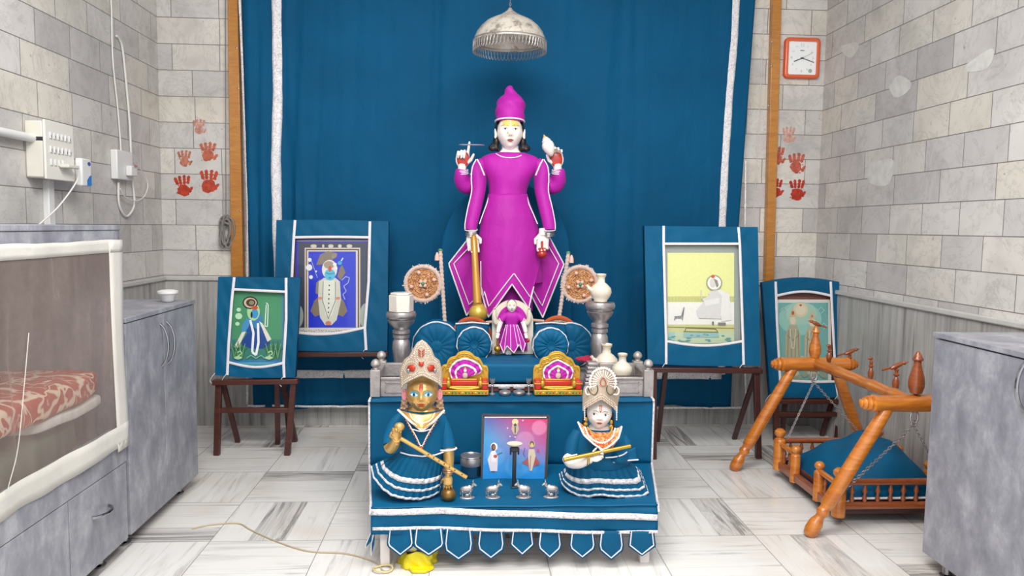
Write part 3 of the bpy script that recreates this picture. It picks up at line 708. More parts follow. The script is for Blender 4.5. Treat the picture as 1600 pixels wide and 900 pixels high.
# --- paintings (plain generic devotional figures) ---
def pic_green(P, q):
    P.rect('#3f4550', 355, 444, 450, 578); P.rect('#4f86a0', 358, 449, 444, 574); P.rect('#4c9068', 362, 452, 440, 572)
    P.rect('#3f7d70', 362, 530, 440, 564); P.rect('#3b7fb4', 361, 562, 442, 577); P.rect('#5ba6b8', 372, 566, 430, 570)
    P.shape('#27478e', [(386, 520), (402, 516), (416, 522), (423, 538), (410, 545), (392, 545), (375, 538)])
    P.shape('#2a4f90', [(382, 500), (398, 492), (410, 500), (412, 522), (386, 522)])
    P.ell('#4b8fbf', 384, 508, 5, 12, .4); P.ell('#3d7fae', 402, 500, 8, 14)
    P.shape('#ddd9cc', [(378, 519), (384, 518), (372, 544), (366, 542)]); P.shape('#ddd9cc', [(405, 502), (410, 505), (424, 530), (418, 534)])
    P.ell('#a9cf9a', 396, 487, 10, 14); P.ell('#3d2b2a', 391, 473, 12, 10); P.ell('#cbb69c', 391, 473, 10, 8); P.ell('#4a4038', 392, 473, 7.5, 6); P.ell('#8f8468', 393, 473, 4, 3.4)
    P.ell('#3f93c4', 398, 490, 5.5, 7.5); P.ell('#c5502e', 398, 481, 5, 3); P.ell('#2a2430', 393, 492, 1.6, 5)
    P.line('#e8eef0', [(391, 500), (396, 520), (394, 550), (400, 555), (404, 535), (403, 505)], 3.6)
    P.line('#cfe3d8', [(416, 476), (414, 510), (418, 510), (419, 476), (416, 473)], 1.6)
    for x, y, r in ((373, 484, 3.5), (373, 494, 5.5), (371, 506, 3.4)): P.ell('#b7dfba', x, y, r, r*.9)
    for x0 in (366, 372, 378, 420, 427, 434):
        for k in range(5): P.line('#7fae74' if k % 2 else '#2f6d4a', [(x0, 562), (x0+(k-2)*2, 548), (x0+(k-2)*5, 533+abs(k-2)*4)], 1)
    for x in (373, 421): P.line('#a9d3a4', [(x-6, 560), (x, 556), (x+5, 552), (x+2, 548), (x-2, 551)], 1.7); P.ell('#a9d3a4', x-1, 559, 6, 2.6)
    P.line('#6fb5a0', [(385, 560), (392, 555), (400, 560), (408, 555), (414, 560)], 1.4)
def pic_blue(P, q):
    P.rect('#5a3c36', 452, 366, 586, 528); P.rect('#3038b0', 462, 374, 580, 522); P.rect('#c7b9a6', 462.5, 376, 579, 377)
    P.rect('#3a4052', 466, 379, 577, 522); P.rect('#cab9a6', 476, 387, 563, 522); P.rect('#4c4046', 478, 389, 561, 522); P.rect('#cfc3b4', 479.5, 391, 559, 522); P.rect('#2436c4', 482, 393, 556, 512)
    for x, r in ((490, 5), (505, 1.8), (517, 4.4), (531, 3), (546, 4.6)): P.ell('#c6bfb2', x, 384.5, r, 2.7)
    P.ell('#9ba99e', 466, 494, 8, 18); P.ell('#9ba99e', 571, 494, 9, 20)
    P.shape('#7f7466', [(494, 414), (500, 398), (512, 392), (528, 396), (520, 406), (508, 413)]); P.ell('#8d8170', 522, 400, 5, 3.5, -.6)
    for s in (-1, 1): P.shape('#7d7060', [(514+s*15, 462), (514+s*23, 470), (514+s*29, 486), (514+s*22, 495), (514+s*14, 492)])
    P.shape('#7d7060', [(531, 418), (535, 414), (540, 426), (532, 438), (527, 432)]); P.ell('#3a9fd0', 531, 411, 3.5, 3); P.line('#bcd7ea', [(533, 408), (536, 403)], 2)
    P.shape('#8a8072', [(494, 442), (500, 436), (500, 462), (493, 458)])
    P.shape('#c9cbbd', [(498, 440), (506, 434), (524, 434), (531, 440), (533, 468), (526, 500), (518, 508), (508, 508), (500, 496), (497, 468)])
    P.shape('#dadccf', [(506, 438), (523, 438), (525, 470), (519, 492), (513, 498), (508, 490), (505, 468)])
    P.line('#5f6468', [(505, 440), (504, 470), (513, 498), (524, 470), (524, 440)], .9)
    for k in range(7): P.ell('#3e4142', 514.5-.2*k, 446+k*7, 1.1, 1.3)
    for s in (-1, 1): P.rect('#d08c78', 514+s*14-3, 464, 514+s*14+3, 468)
    P.ell('#ddd9cf', 515, 421, 12, 15); P.ell('#4fb6d4', 515.5, 429, 8.5, 9); P.line('#2a5a76', [(509, 426), (513, 428), (518, 428), (523, 426)], 1); P.ell('#2f86b8', 515.5, 434, 2.2, 1.6)
    P.ell('#9d8f80', 514, 414, 8, 6); P.ell('#c9491f', 515.5, 420, 2.4, 4.5); P.ell('#e8e4dc', 523, 413, 3, 2.6); P.ell('#e8e4dc', 525, 419, 2.4, 2.4)
    for x, y, r in ((484, 406, 3), (483, 418, 5), (486, 433, 3), (494, 424, 1.4)): P.ell('#dfe2ea', x, y, r, r)
    P.line('#9fb0d8', [(486, 406), (496, 434)], .9)
    P.line('#9aa2d8', [(534, 438), (540, 432), (546, 434), (544, 442), (537, 447), (541, 455), (536, 460), (539, 468)], 1.5)
    P.ell('#c97a66', 513, 505, 4.5, 3.4); P.rect('#cfcbc4', 466, 512, 574, 524)
    rr = random.Random(2)
    for k in range(26): x = 470+k*3.9; P.line('#55534f', [(x, 516+rr.uniform(-1.5, 1.5)), (x+rr.uniform(1, 3), 518+rr.uniform(-2, 2))], .7)
def pic_yellow(P, q):
    P.rect('#5f6562', 1036, 380, 1164, 542); P.rect('#98a099', 1039, 384, 1157, 540); P.rect('#dfe298', 1043, 395, 1147, 470)
    P.rect('#c3c67c', 1043, 463, 1147, 472); P.rect('#e4e4de', 1043, 472, 1147, 508); P.rect('#c5c48e', 1043, 507, 1147, 520); P.rect('#b9c9a8', 1043, 518, 1147, 536)
    for x in range(1046, 1147, 5): P.line('#a9ad74', [(x, 464), (x, 471)], .5)
    P.line('#7c7c48', [(1043, 511), (1147, 513)], .9); P.line('#6f7040', [(1070, 518), (1072, 512.5), (1118, 514), (1122, 519), (1068, 518)], 1.1)
    P.rect('#8fb9b6', 1068, 520, 1123, 527); P.rect('#9cc0bb', 1045, 519, 1054, 532); rr = random.Random(5)
    for k in range(20): x, y = rr.uniform(1046, 1142), rr.uniform(522, 534); P.ell('#5f9aa0', x, y, rr.uniform(2, 5), .9)
    P.ell('#9b9c8a', 1116, 442, 12.5, 12.5); P.ell('#eceade', 1116, 442, 10.5, 10.5); P.ell('#c65a3a', 1114, 432, 3, 2.6)
    P.shape('#dededa', [(1106, 458), (1126, 452), (1140, 460), (1143, 500), (1128, 502), (1120, 470)])
    P.shape('#cfcfcc', [(1110, 455), (1120, 453), (1128, 462), (1126, 498), (1092, 497), (1088, 486), (1100, 472), (1097, 467), (1108, 462)])
    P.shape('#dcdcd8', [(1100, 470), (1124, 465), (1124, 474), (1102, 478)]); P.line('#cfc9c4', [(1096, 467), (1096, 453)], 1.6)
    P.ell('#d2cdc6', 1114, 442, 5.2, 7.5); P.shape('#8d8887', [(1115, 435), (1121, 438), (1123, 446), (1120, 450), (1117, 441)])
    P.line('#75777a', [(1054, 500), (1055, 495), (1065, 494), (1069, 480), (1066, 500)], 1.4); P.rect('#85878a', 1054, 494, 1065, 497)
    P.ell('#6f7274', 1114, 505, 1.6, 3); P.rect('#7d7f78', 1122, 504, 1134, 508)
def pic_teal(P, q):
    P.rect('#6d4438', 1214, 456, 1302, 474); P.rect('#d8d5cc', 1215, 468, 1299, 598); P.rect('#6fa9a4', 1216, 473, 1294, 594)
    P.ell('#8fc0b4', 1250, 498, 34, 26); P.ell('#9fc3b2', 1252, 490, 24, 18); P.ell('#cfc3a2', 1251, 484, 11.5, 11.5); P.ell('#d9ceb4', 1251, 484, 8, 8); P.ell('#b5522f', 1251, 477, 2, 1.6)
    for cx, top, h, c in ((1239, 494, 92, '#a9a588'), (1269, 497, 88, '#b3ab90')):
        P.shape(c, [(cx-6, top+14), (cx+6, top+14), (cx+12, top+30), (cx+11, top+h), (cx-13, top+h), (cx-12, top+30)])
        P.ell('#c3bfa0', cx, top+6, 6, 8); P.shape('#bfb48e', [(cx-6, top+1), (cx, top-13), (cx+6, top+1)]); P.ell('#d8cbb4', cx, top+7, 4, 5.5)
        for k in (-7, -2, 3, 8): P.line('#6f7a6a', [(cx+k, top+22), (cx+k*1.3, top+h-4)], .9)
        P.line('#7b7c66', [(cx-9, top+30), (cx, top+38), (cx+9, top+30)], 1.1); P.line('#d9d3b8', [(cx-4, top+20), (cx-2, top+50), (cx+2, top+50), (cx+4, top+20)], 1)
    P.ell('#c44a2c', 1239, 489, 2, 3); P.ell('#c46a4a', 1269, 494, 1.4, 2)
    rr = random.Random(4)
    for k in range(26): x, y = rr.uniform(1218, 1292), rr.uniform(560, 592); P.ell('#8f9a86' if k % 2 else '#b9b59c', x, y, rr.uniform(3, 7), rr.uniform(2, 5), rr.uniform(0, 3))
    for x, y in ((1283, 485), (1287, 510), (1224, 485)): P.line('#a9d0c6', [(x-5, y), (x, y-5), (x+5, y), (x, y+5)], 1)

ZL = .02
BL = draped('teal-draped picture of a blue-faced deity on bright blue, left of the shrine', 4.72, .1, .62,
    [(432, 344), (607, 346), (605, 548), (427, 546)], [(458, 371), (577, 371), (569, 512), (452, 518)],
    [[(461, 344), (459, 371), (452, 518), (450, 545)], [(578, 346), (576, 440), (570, 512), (572, 547)]], '', pic_blue, top_curve=1)
stand('dark wooden stand carrying the blue-ground picture, partly behind the green one', ((425, 549), (607, 548)), ((461, 690), (596, 694)), ((452, 682), (588, 682)), DKWOOD, 4.70, strz=0)
SG = draped('smaller teal-draped picture of a deity on green ground, front left', 4.42, .1, .5,
    [(341, 433), (469, 434), (461, 590), (336, 586)], [(363, 452), (446, 456), (443, 567), (357, 566)],
    [[(366, 433), (362, 470), (357, 540), (355, 586)], [(447, 434), (447, 500), (443, 567), (444, 590)]], '', pic_green, ext=.04)
stand('reddish brown wooden stand under the green-ground picture', ((334, 592), (467, 590)), ((339, 711), (449, 711)), ((372, 691), (434, 694)), MDWOOD, 4.42, strz=.28)
BR = draped('large teal-draped picture of a seated white figure on pale yellow, right of the shrine', 4.36, .1, .58,
    [(1007, 353), (1184, 355), (1188, 571), (1012, 568)], [(1038, 381), (1156, 381), (1161, 533), (1041, 533)],
    [[(1037, 353), (1037, 381), (1041, 533), (1041, 569)], [(1154, 355), (1156, 381), (1161, 533), (1162, 570)]], '', pic_yellow, framec=BLACKP)
stand('dark wooden stand carrying the pale yellow picture', ((1014, 572), (1189, 574)), ((1021, 717), (1185, 716)), ((1027, 690), (1147, 686)), DKWOOD, 4.34, strz=0)
SR = draped('teal-draped arched picture of two standing deities behind the swing', 4.72, .1, .42,
    [(1191, 442), (1318, 442), (1322, 620), (1204, 619)], [(1214, 462), (1298, 462), (1306, 596), (1219, 593)],
    [[(1212, 440), (1214, 500), (1219, 593), (1220, 612)], [(1298, 440), (1301, 500), (1306, 596), (1310, 620)]], '', pic_teal, top_curve=8, bot_curve=2, ext=.04)
stand('brown wooden stand under the arched picture behind the swing', ((1205, 622), (1322, 622)), ((1213, 688), (1308, 690)), ((1222, 678), (1284, 681)), MDWOOD, 4.70, strz=.18)

# ================= SWING =================
SW = thing('cradle_swing', 'polished orange wooden cradle swing hanging from a turned frame on chains', 'swing', (2.0, 3.7, 0))
YN, YF_ = 3.19, 4.11
def turned(p, q, R, prof):                                        # prof: list (t along, radius factor)
    p, q = Vector(p), Vector(q); L = (q-p).length
    return MB().lathe([(R*r, t*L) for t, r in prof], p, q-p, 20)
legp = [(0, .45), (.01, .8), (.05, 1.0), (.11, .95), (.15, .62), (.165, .62), (.18, .85), (.20, .9), (.215, .72), (.235, .74), (.25, .95), (.5, 1.0), (.8, .95), (.98, .85), (1, .8)]
def leg(foot, top): turned(foot, top, .033, legp).build('leg', SWINGW, SW, ang=50)
endp = [(0, .1), (.006, .45), (.012, .5), (.022, .35), (.03, .6), (.045, .72), (.055, .5), (.065, .82), (.085, .88), (.1, .62), (.115, .98), (.13, 1.0), (.15, .9)]
def beam(y, xa, xb, z, r):
    L = xb-xa; pr = endp+[(.5, 1.0)]+[(1-t, rr_) for t, rr_ in endp[::-1]]
    return turned((xa, y, z), (xb, y, z), r, pr).build('cross_beam', SWINGW, SW, ang=50)
zN = at(1400, 630, YN).z; zF = at(1272, 569, YF_).z
xNa, xNb = at(1343, 630, YN).x, at(1343, 630, YN).x+.52; xFa, xFb = at(1205, 568, YF_).x, at(1340, 568, YF_).x
beam(YN, xNa, xNb, zN, .04); beam(YF_, xFa, xFb, zF, .042)
cN, cF = (xNa+xNb)/2, (xFa+xFb)/2
leg(atz(1262, 838)+Vector((0, 0, .0)), (xNa+.13, YN, zN-.025)); leg((XR-.09, YN, 0), (xNb-.13, YN, zN-.025))
leg(atz(1145, 735), (xFa+.13, YF_, zF-.025)); leg((XR-.09, YF_, 0), (xFb-.13, YF_, zF-.025))
turned((cN-.02, YN-.0, zN+.01), (cF, YF_, zF+.01), .03, [(0, .8), (.1, .9), (.14, 1.05), (.16, .9), (.3, .95), (.34, 1.1), (.36, .95), (.5, 1), (.66, .95), (.7, 1.1), (.73, .95), (.9, 1.05), (1, .8)]).build('long_beam', SWINGW, SW, ang=50)
MB().bb((xNb-.17, YN-.05, zN-.03), (xNb-.13, YN-.035, zN+.03)).build('bracket', SILVERP, SW, bev=.003)
vase = [(.3, 0), (.75, .03), (1, .16), (1.05, .27), (.95, .4), (.7, .55), (.5, .68), (.48, .76), (.72, .79), (.72, .82), (.55, .85), (.5, .88), (.45, .9), (.25, .96), (.05, 1)]
small = [(.25, 0), (.55, .05), (.9, .3), (.95, .4), (.5, .58), (.35, .62), (.8, .68), (.8, .72), (.4, .76), (.5, .85), (.6, .9), (.3, .95), (.05, 1)]
def finial(c, h, r, prof, mat=SWINGD, bird=0):
    o = MB().lathe([(r*a, h*b) for a, b in prof], c, n=18).build('finial', mat, SW, ang=50)
    if bird:
        x, y, z = c; z += h+.008; s = bird; m = MB()
        m.ell((x, y, z), (.032*abs(s), .012, .012), Euler((0, .45 if s > 0 else -.45, 0))); m.ell((x-s*.03, y, z+.014), (.011, .009, .01)); m.lathe([(.004, 0), (.0005, .018)], (x-s*.036, y, z+.016), (-s, 0, .1), 8)
        m.prism([(x+s*.02, y-.004, z-.004), (x+s*.062, y-.006, z-.018), (x+s*.06, y-.006, z-.026), (x+s*.018, y-.004, z-.012)], (0, .01, 0))
        m.tube([(x, y, z-.01), (x, y, z-.03)], .003, 6); m.build('bird', SWINGD, o)
def fin_at(px, pyb, pyt, Y, w, prof, **k):
    a = at(px, pyb, Y); b = at(px, pyt, Y); finial((a.x, Y, a.z), b.z-a.z, w*Y/1150, prof, **k)
fin_at(1273, 560, 508, YF_, 9, vase, mat=SWINGW, bird=1)
fin_at(1295, 567, 540, YF_-.1, 5, small, bird=0); fin_at(1327, 572, 552, YF_, 5, small, bird=-1.2)
fin_at(1360, 595, 562, 3.75, 5, small, bird=0); fin_at(1399, 612, 574, 3.45, 6, small, bird=-1.2)
fin_at(1431, 616, 548, YN, 12, vase, mat=SWINGD)
for (px, py) in ((1295, 540), (1360, 560)): 
    a = at(px, py, 4.0 if px < 1300 else 3.75); MB().ell(a, (.014, .008, .008)).build('bird', SWINGD, SW)
# cradle
pN, pF = atz(1311, 806, .05), atz(1215, 733, .05); zb0 = .05
xa, xb, ya, yb = (pN.x+pF.x)/2, XR-.14, pN.y, pF.y
def post(x, y, h=.235, r=.03): return MB().lathe([(r, 0), (r, h*.72), (r*.9, h*.74), (r*.55, h*.78), (r*.6, h*.8), (r*.95, h*.86), (r*.95, h*.93), (r*.5, h*.99), (.001, h)], (x, y, zb0), n=16).build('post', SWINGD if 0 else SWINGW, SW, ang=45)
yp = [ya, ya+.20, ya+.47, yb]
for x in (xa, xb):
    for i, y in enumerate(yp): post(x, y, .235 if i in (0, 3) else .2, .032 if i in (0, 3) else .026)
for x in (xa, xb):
    MB().bar((x, ya, zb0+.03), (x, yb, zb0+.03), .03, .045, (0, 0, 1)).build('side_rail', SWINGD, SW, bev=.006)
    for s, e in ((yp[0], yp[1]), (yp[2], yp[3])):
        MB().tube([(x, s, zb0+.15), (x, e, zb0+.15)], .014, 10).build('hand_rail', SWINGW, SW)
        for k in (1, 2): y = lerp(s, e, k/3); MB().lathe([(.004, 0), (.011, .02), (.005, .045), (.012, .06), (.005, .08), (.004, .1)], (x, y, zb0+.05), n=10).build('spindle', SWINGD, SW)
for y in (ya, yb):
    MB().tube([(xa, y, zb0+.165), (xb, y, zb0+.165)], .016, 12).build('end_rail', SWINGD, SW)
    MB().tube([(xa, y, zb0+.05), (xb, y, zb0+.05)], .018, 12).build('end_rail', SWINGD, SW)
    for k in range(1, 9): x = lerp(xa, xb, k/9); MB().lathe([(.005, 0), (.012, .02), (.006, .045), (.013, .06), (.006, .085), (.005, .1)], (x, y, zb0+.06), n=10).build('spindle', SWINGD, SW)
MB().bb((xa+.01, ya+.01, zb0+.005), (xb-.01, yb-.01, zb0+.03)).build('base_board', DKWOOD, SW)
def chain(a, b, name='chain', r=.0026, pitch=.014):
    a, b = Vector(a), Vector(b); L = (b-a).length; n = int(L/pitch); u, v, d = frame_of(b-a); m = MB()
    for i in range(n):
        c = a+d*(pitch*(i+.5)); s = u if i % 2 else v
        m.tube([c+s*(.0055*math.cos(t))+d*(.0095*math.sin(t)) for t in [2*PI*k/8 for k in range(8)]], r*.8, 4, closed=True)
    return m.build(name, SILVERP, SW)
for y, yh, c, z in ((YN, ya, cN, zN), (YF_, yb, cF, zF)):
    y2 = yh; h = Vector((c, y, z-.045)); MB().tube([h+Vector((.018*math.cos(t), 0, -.02+.03*math.sin(t))) for t in [2*PI*k/14 for k in range(14)]], .005, 6, closed=True).build('ring', SILVERP, SW)
    h2 = h+Vector((0, 0, -.06)); MB().tube([h2+Vector((.012*math.cos(t), 0, .012+.014*math.sin(t))) for t in [2*PI*k/12 for k in range(12)]], .004, 6, closed=True).build('ring', SILVERP, SW)
    chain(h2, (xa+.02, y2, zb0+.12)); chain(h2, (xb-.02, y2, zb0+.12))
# cloth over cradle mattress
def cov(u, v):
    x = lerp(xa+.035, xb-.03, u); y = lerp(ya-.0, yb-.05, v)
    b = (1-abs(2*u-1)**2.6)*(1-abs(2*v-1)**3)
    z = zb0+.075+.25*b**.8*(.55+.45*u)+.016*math.sin(x*14+y*9)*b+.012*math.sin(x*31-y*22)*b
    if u < .08: x = xa+.04-.01*v; z = zb0+.02+.5*u
    return (x, y+.02, z)
CV = thing('cradle_cover', 'rumpled teal cloth with silver edging heaped in the wooden cradle', 'cloth', ((xa+xb)/2, 3.7, zb0+.03))
MB().grid(40, 40, cov).build('cover_cloth', BLUE, CV, solid=.004)
e = [cov(i/30, 0) for i in range(31)]; MB().tube([(x, y-.006, z+.004) for x, y, z in e], .006, 6).build('edge_lace', LACE, CV)
e = [cov(0, i/20) for i in range(21)]; MB().tube([(x-.004, y, z) for x, y, z in e], .004, 6).build('edge_lace', LACE, CV)
tag(soft_box((xa+.03, ya+.03, zb0+.032), (xb-.03, yb-.03, zb0+.075), simple('brown mattress cloth', '#5a2a20', .8), 'cradle_mattress', amp=.002), 'brown mattress lying under the teal cover in the cradle', 'mattress')

# ================= ALTAR TABLES =================
ZT, ZU = .262, .575
yf, ym_, yu = 2.93, 3.44, 3.95                                    # front edge, riser, throne back
xl0, xr0 = at(590, 800, yf).x, at(1018, 800, yf).x
LT = thing('low_table', 'low table with chipped white painted legs under the teal fringed cloth', 'table', ((xl0+xr0)/2, 3.1, 0))
WPAINT = NT('chipped white paint'); n_ = WPAINT.noise(WPAINT.coord((1, 1, .7)), 24, 5, .7)
WPAINT.set(Base_Color=WPAINT.ramp(n_, [(.36, lin('#7d6a60')), (.40, lin('#ddd5d2'))]), Roughness=.6); WPAINT = WPAINT.m
for x, y in ((xl0+.028, yf+.03), (xr0-.02, yf+.03), (xl0+.028, ym_-.05), (xr0-.02, ym_-.05)):
    MB().bb((x-.02, y-.02, 0), (x+.02, y+.02, ZT-.03)).build('leg', WPAINT, LT, bev=.004)
MB().bb((xl0, yf+.005, ZT-.03), (xr0, ym_-.01, ZT-.006)).build('table_top', WPAINT, LT, bev=.004)
MB().bb((xl0+.03, yf+.04, ZT-.08), (xr0-.03, yf+.06, ZT-.03)).build('apron', WPAINT, LT)
xu0, xu1 = at(578, 622, ym_).x, at(1020, 625, ym_).x
UT = thing('high_table', 'taller wooden platform behind the low table carrying the silver throne', 'table', ((xu0+xu1)/2, 3.9, 0))
MB().bb((xu0+.01, ym_+.01, ZU-.04), (xu1-.01, 4.72, ZU-.006)).build('platform_top', DKWOOD, UT, bev=.004)
for x in (xu0+.05, xu1-.05):
    for y in (ym_+.06, 4.66): MB().bb((x-.03, y-.03, 0), (x+.03, y+.03, ZU-.04)).build('leg', DKWOOD, UT, bev=.004)
# cloth running down: upper top, riser, lower top, front fall
xc0, xc1 = at(580, 797, yf-.012).x, at(1027, 803, yf-.012).x
prof = [(4.0, ZU+.002), (ym_+.02, ZU+.002), (ym_-.004, ZU-.004), (ym_-.008, ZU-.02), (ym_-.012, ZT+.03), (ym_-.03, ZT+.004), (yf+.02, ZT+.003), (yf-.008, ZT-.006), (yf-.015, ZT-.03), (yf-.02, ZT-.11)]
PR = [Vector((0, y, z)) for y, z in prof]; PR2 = smoothpl(PR, 10)
def cl_pt(u, v):
    p = pl(PR2, v); k = min(1, max(0, (p.y-yf)/(ym_-yf))); L = lerp(xc0, xu0, k); R = lerp(xc1, xu1, k)
    x = lerp(L, R, u); dy = dz = 0
    if p.z < ZT-.01 or (ZT+.03 < p.z < ZU-.02): dy = -.0035*(1+math.sin(x*17+p.z*9))-.002*math.sin(x*43)
    else: dz = .0012*math.sin(x*21+p.y*17)
    if p.z < ZT-.1: dz = .002*math.sin(x*30)
    return Vector((x, p.y+dy, p.z+dz))
AC = thing('altar_cloth', 'teal cloth with silver borders and pointed pennants draped over both altar tables', 'cloth', ((xc0+xc1)/2, 3.2, .04))
MB().grid(70, 110, lambda u, v: cl_pt(u, v)).build('cloth_sheet', BLUE, AC, solid=.0025)
def front_y(z): return yf-.0205
def fx(px, py): p = at(px, py, yf-.028); return p
def band(name, pa, w, mat=LACE, off=0, parent=AC):
    P = [at(x, y, yf-.029-off) for x, y in pa]; m = MB()
    def fn(u, v):
        p = pl(P, v); x = p.x; return (x, p.y-.003-.0035*math.sin(x*17)+.001*math.sin(v*160+u*3), p.z+(u-.5)*w)
    m.grid(3, 70, fn); return m.build(name, mat, parent, solid=.0016)
band('lace_band', [(580, 800), (690, 798), (850, 804), (1027, 808)], .026)
band('lace_band', [(582, 826), (650, 824), (800, 828), (960, 832), (1028, 830)], .013)
for s in (0, 1):
    v = [cl_pt(s, i/60) for i in range(6, 58)]; MB().tube([p+Vector((-.003 if s == 0 else .003, 0, .002)) for p in v], .0055, 6).build('edge_lace', LACE, AC)
# pennants
pens = [(607, 644, 608, 869), (648, 692, 668, 869), (696, 737, 713, 876), (748, 786, 768, 874), (800, 832, 813, 868), (843, 875, 859, 873), (892, 928, 905, 873), (938, 972, 955, 875), (984, 1022, 1004, 869)]
for i, (a, b, c, yb_) in enumerate(pens):
    y0p = 826+4*i/8; fnp = lambda x, y, o=0: at(x, y, yf-.022-o-.008*math.sin((y-826)/50*PI*.5+i)-.004*math.sin(x*.1+i))
    k = 1 if i in (0, 1) else 0; cx = (a+b)/2
    sh = [(a, y0p), (b, y0p), (b+3, y0p+25), (cx+2, yb_), (a-3, y0p+27)]
    sh2 = [(b, y0p), (b+3, y0p+24), (b-1, yb_-12), (cx, yb_), (a+1, yb_-12), (a-3, y0p+24), (a, y0p)]
    m = MB(); Lb = [(a, y0p), (a-3, y0p+24), (a-1, yb_-14), (cx, yb_)]; Rb = [(b, y0p), (b+3, y0p+24), (b+1, yb_-14), (cx, yb_)]
    m.grid(8, 12, lambda u, v: fnp(*[lerp(pl([(*q, 0) for q in Lb], v)[j], pl([(*q, 0) for q in Rb], v)[j], u) for j in (0, 1)]))
    o = m.build('pennant', BLUE, AC, solid=.003)
    ins = lambda q: (cx+(q[0]-cx)*.84, y0p+(q[1]-y0p)*.93)
    MB().tube([fnp(*ins(q), .006) for q in Lb+Rb[-2::-1]], .0028, 5).build('ribbon', RIB, o)
for i, sh in enumerate(([(582, 826), (572, 850), (571, 856), (580, 846)], [(586, 828), (580, 850), (580, 868), (585, 850)])):
    o = MB().prism([at(x, y, yf+.03) for x, y in sh], (0, .004, 0)).build('pennant', BLUE, AC, smooth=False); MB().tube([at(x, y, yf+.027) for x, y in sh[:3]], .0022, 5).build('ribbon', RIB, o)
# yellow bag and steel bowl under table, cord on the floor
by = thing('yellow_bag', 'crumpled bright yellow plastic bag on the floor under the low table', 'bag', (*atz(652, 890).to_2d(), 0))
q = atz(650, 893); 
def bag(u, v):
    t = 2*PI*u; r = 1+.12*math.sin(5*t)+.06*math.sin(9*t+v*9); h = v
    return (q.x+.075*r*math.cos(t)*(1-.12*v)+.01*v, q.y+.07+.06*r*math.sin(t)*(1-.1*v), .001+.065*h+.008*math.sin(3*t)*v)
YEL = simple('yellow plastic', '#e0cf10', .35, 0, .1, 30, .4, 60)
MB().grid(48, 10, bag, cu=True).build('bag_body', YEL, by, solid=.002, ang=60)
pp = [atz(636, 889), atz(644, 897), atz(665, 897), atz(678, 891), atz(676, 884)]
MB().prism([p+Vector((0, 0, .002)) for p in pp], (0, 0, .012)).build('bag_flap', YEL, by, bev=.003)
tag(MB().lathe([(.02, .0), (.05, .015), (.062, .04), (.062, .044), (.055, .042), (.04, .01)], (q.x-.02, q.y+.07, .058)).build('steel_bowl', SILVERP, ang=50), 'steel bowl sitting in the yellow bag under the table', 'bowl')
cp = [atz(x, y, .004) for x, y in ((300, 826), (330, 820), (372, 818), (392, 828), (430, 845), (480, 861), (540, 865), (585, 878), (600, 892), (615, 888), (618, 878), (640, 872))]
tag(MB().tube(smoothpl(cp, 8), .0032, 6).build('floor_wire', simple('beige wire', '#b9a98a', .5, 0, .05)), 'thin beige wire snaking over the floor to the left table leg', 'wire')
cq = atz(597, 893, .006); tag(MB().tube([cq+Vector((.04*math.cos(t), .018+.03*math.sin(t), .004*math.sin(2*t)+.004)) for t in [2*PI*i/20 for i in range(20)]], .004, 6, closed=True).build('wire_loop', simple('cream wire', '#cfbf8e', .5, 0, .05)), 'cream wire loop around the foot of the left table leg', 'wire')

# ================= SHRINE =================
def pxm(Y): return Y/1150*1.003
def loftpx(rows, Y, dr=.6, n=32, k=4, mb=None, ysh=0):            # rows (py, pxL, pxR[, depth m]) -> closed tube of ellipses
    m = mb or MB(); R = []
    for r in rows:
        a, b = at(r[1], r[0], Y), at(r[2], r[0], Y); w = (b.x-a.x)/2
        R.append(Vector(((a.x+b.x)/2, w, (a.z+b.z)/2, r[3] if len(r) > 3 else w*dr)) if 0 else ((a.x+b.x)/2, w, (a.z+b.z)/2, r[3] if len(r) > 3 else w*dr))
    A = smoothpl([(r[0], r[1], r[2]) for r in R], k) if k > 1 else [Vector(r[:3]) for r in R]
    D = smoothpl([(r[3], 0, 0) for r in R], k) if k > 1 else [Vector((r[3], 0, 0)) for r in R]
    vs = []
    for a, d in zip(A, D):
        for j in range(n): t = 2*PI*j/n; vs.append((a.x+a.y*math.cos(t), Y+ysh+d.x*math.sin(t), a.z))
    L = len(A); m.add(vs, [(i*n+j, i*n+(j+1) % n, (i+1)*n+(j+1) % n, (i+1)*n+j) for i in range(L-1) for j in range(n)]+[tuple(range(n))[::-1], tuple((L-1)*n+j for j in range(n))])
    return m
def tubepx(pts, k=5, n=14, mb=None, fl=1):                        # pts (px, py, r_px, Y)
    m = mb or MB(); P = [at(p[0], p[1], p[3]) for p in pts]; Rr = [(p[2]*p[3]/1150, 0, 0) for p in pts]
    return m.tube(smoothpl(P, k), [r.x if fl == 1 else (r.x, r.x*fl) for r in smoothpl(Rr, k)], n)
def linepx(pts, Y, r, name, parent, mat=RIB, k=1, n=6):
    P = [at(x, y, Y(x, y) if callable(Y) else Y) for x, y in pts]
    return MB().tube(smoothpl(P, k) if k > 1 else P, r, n).build(name, mat, parent)
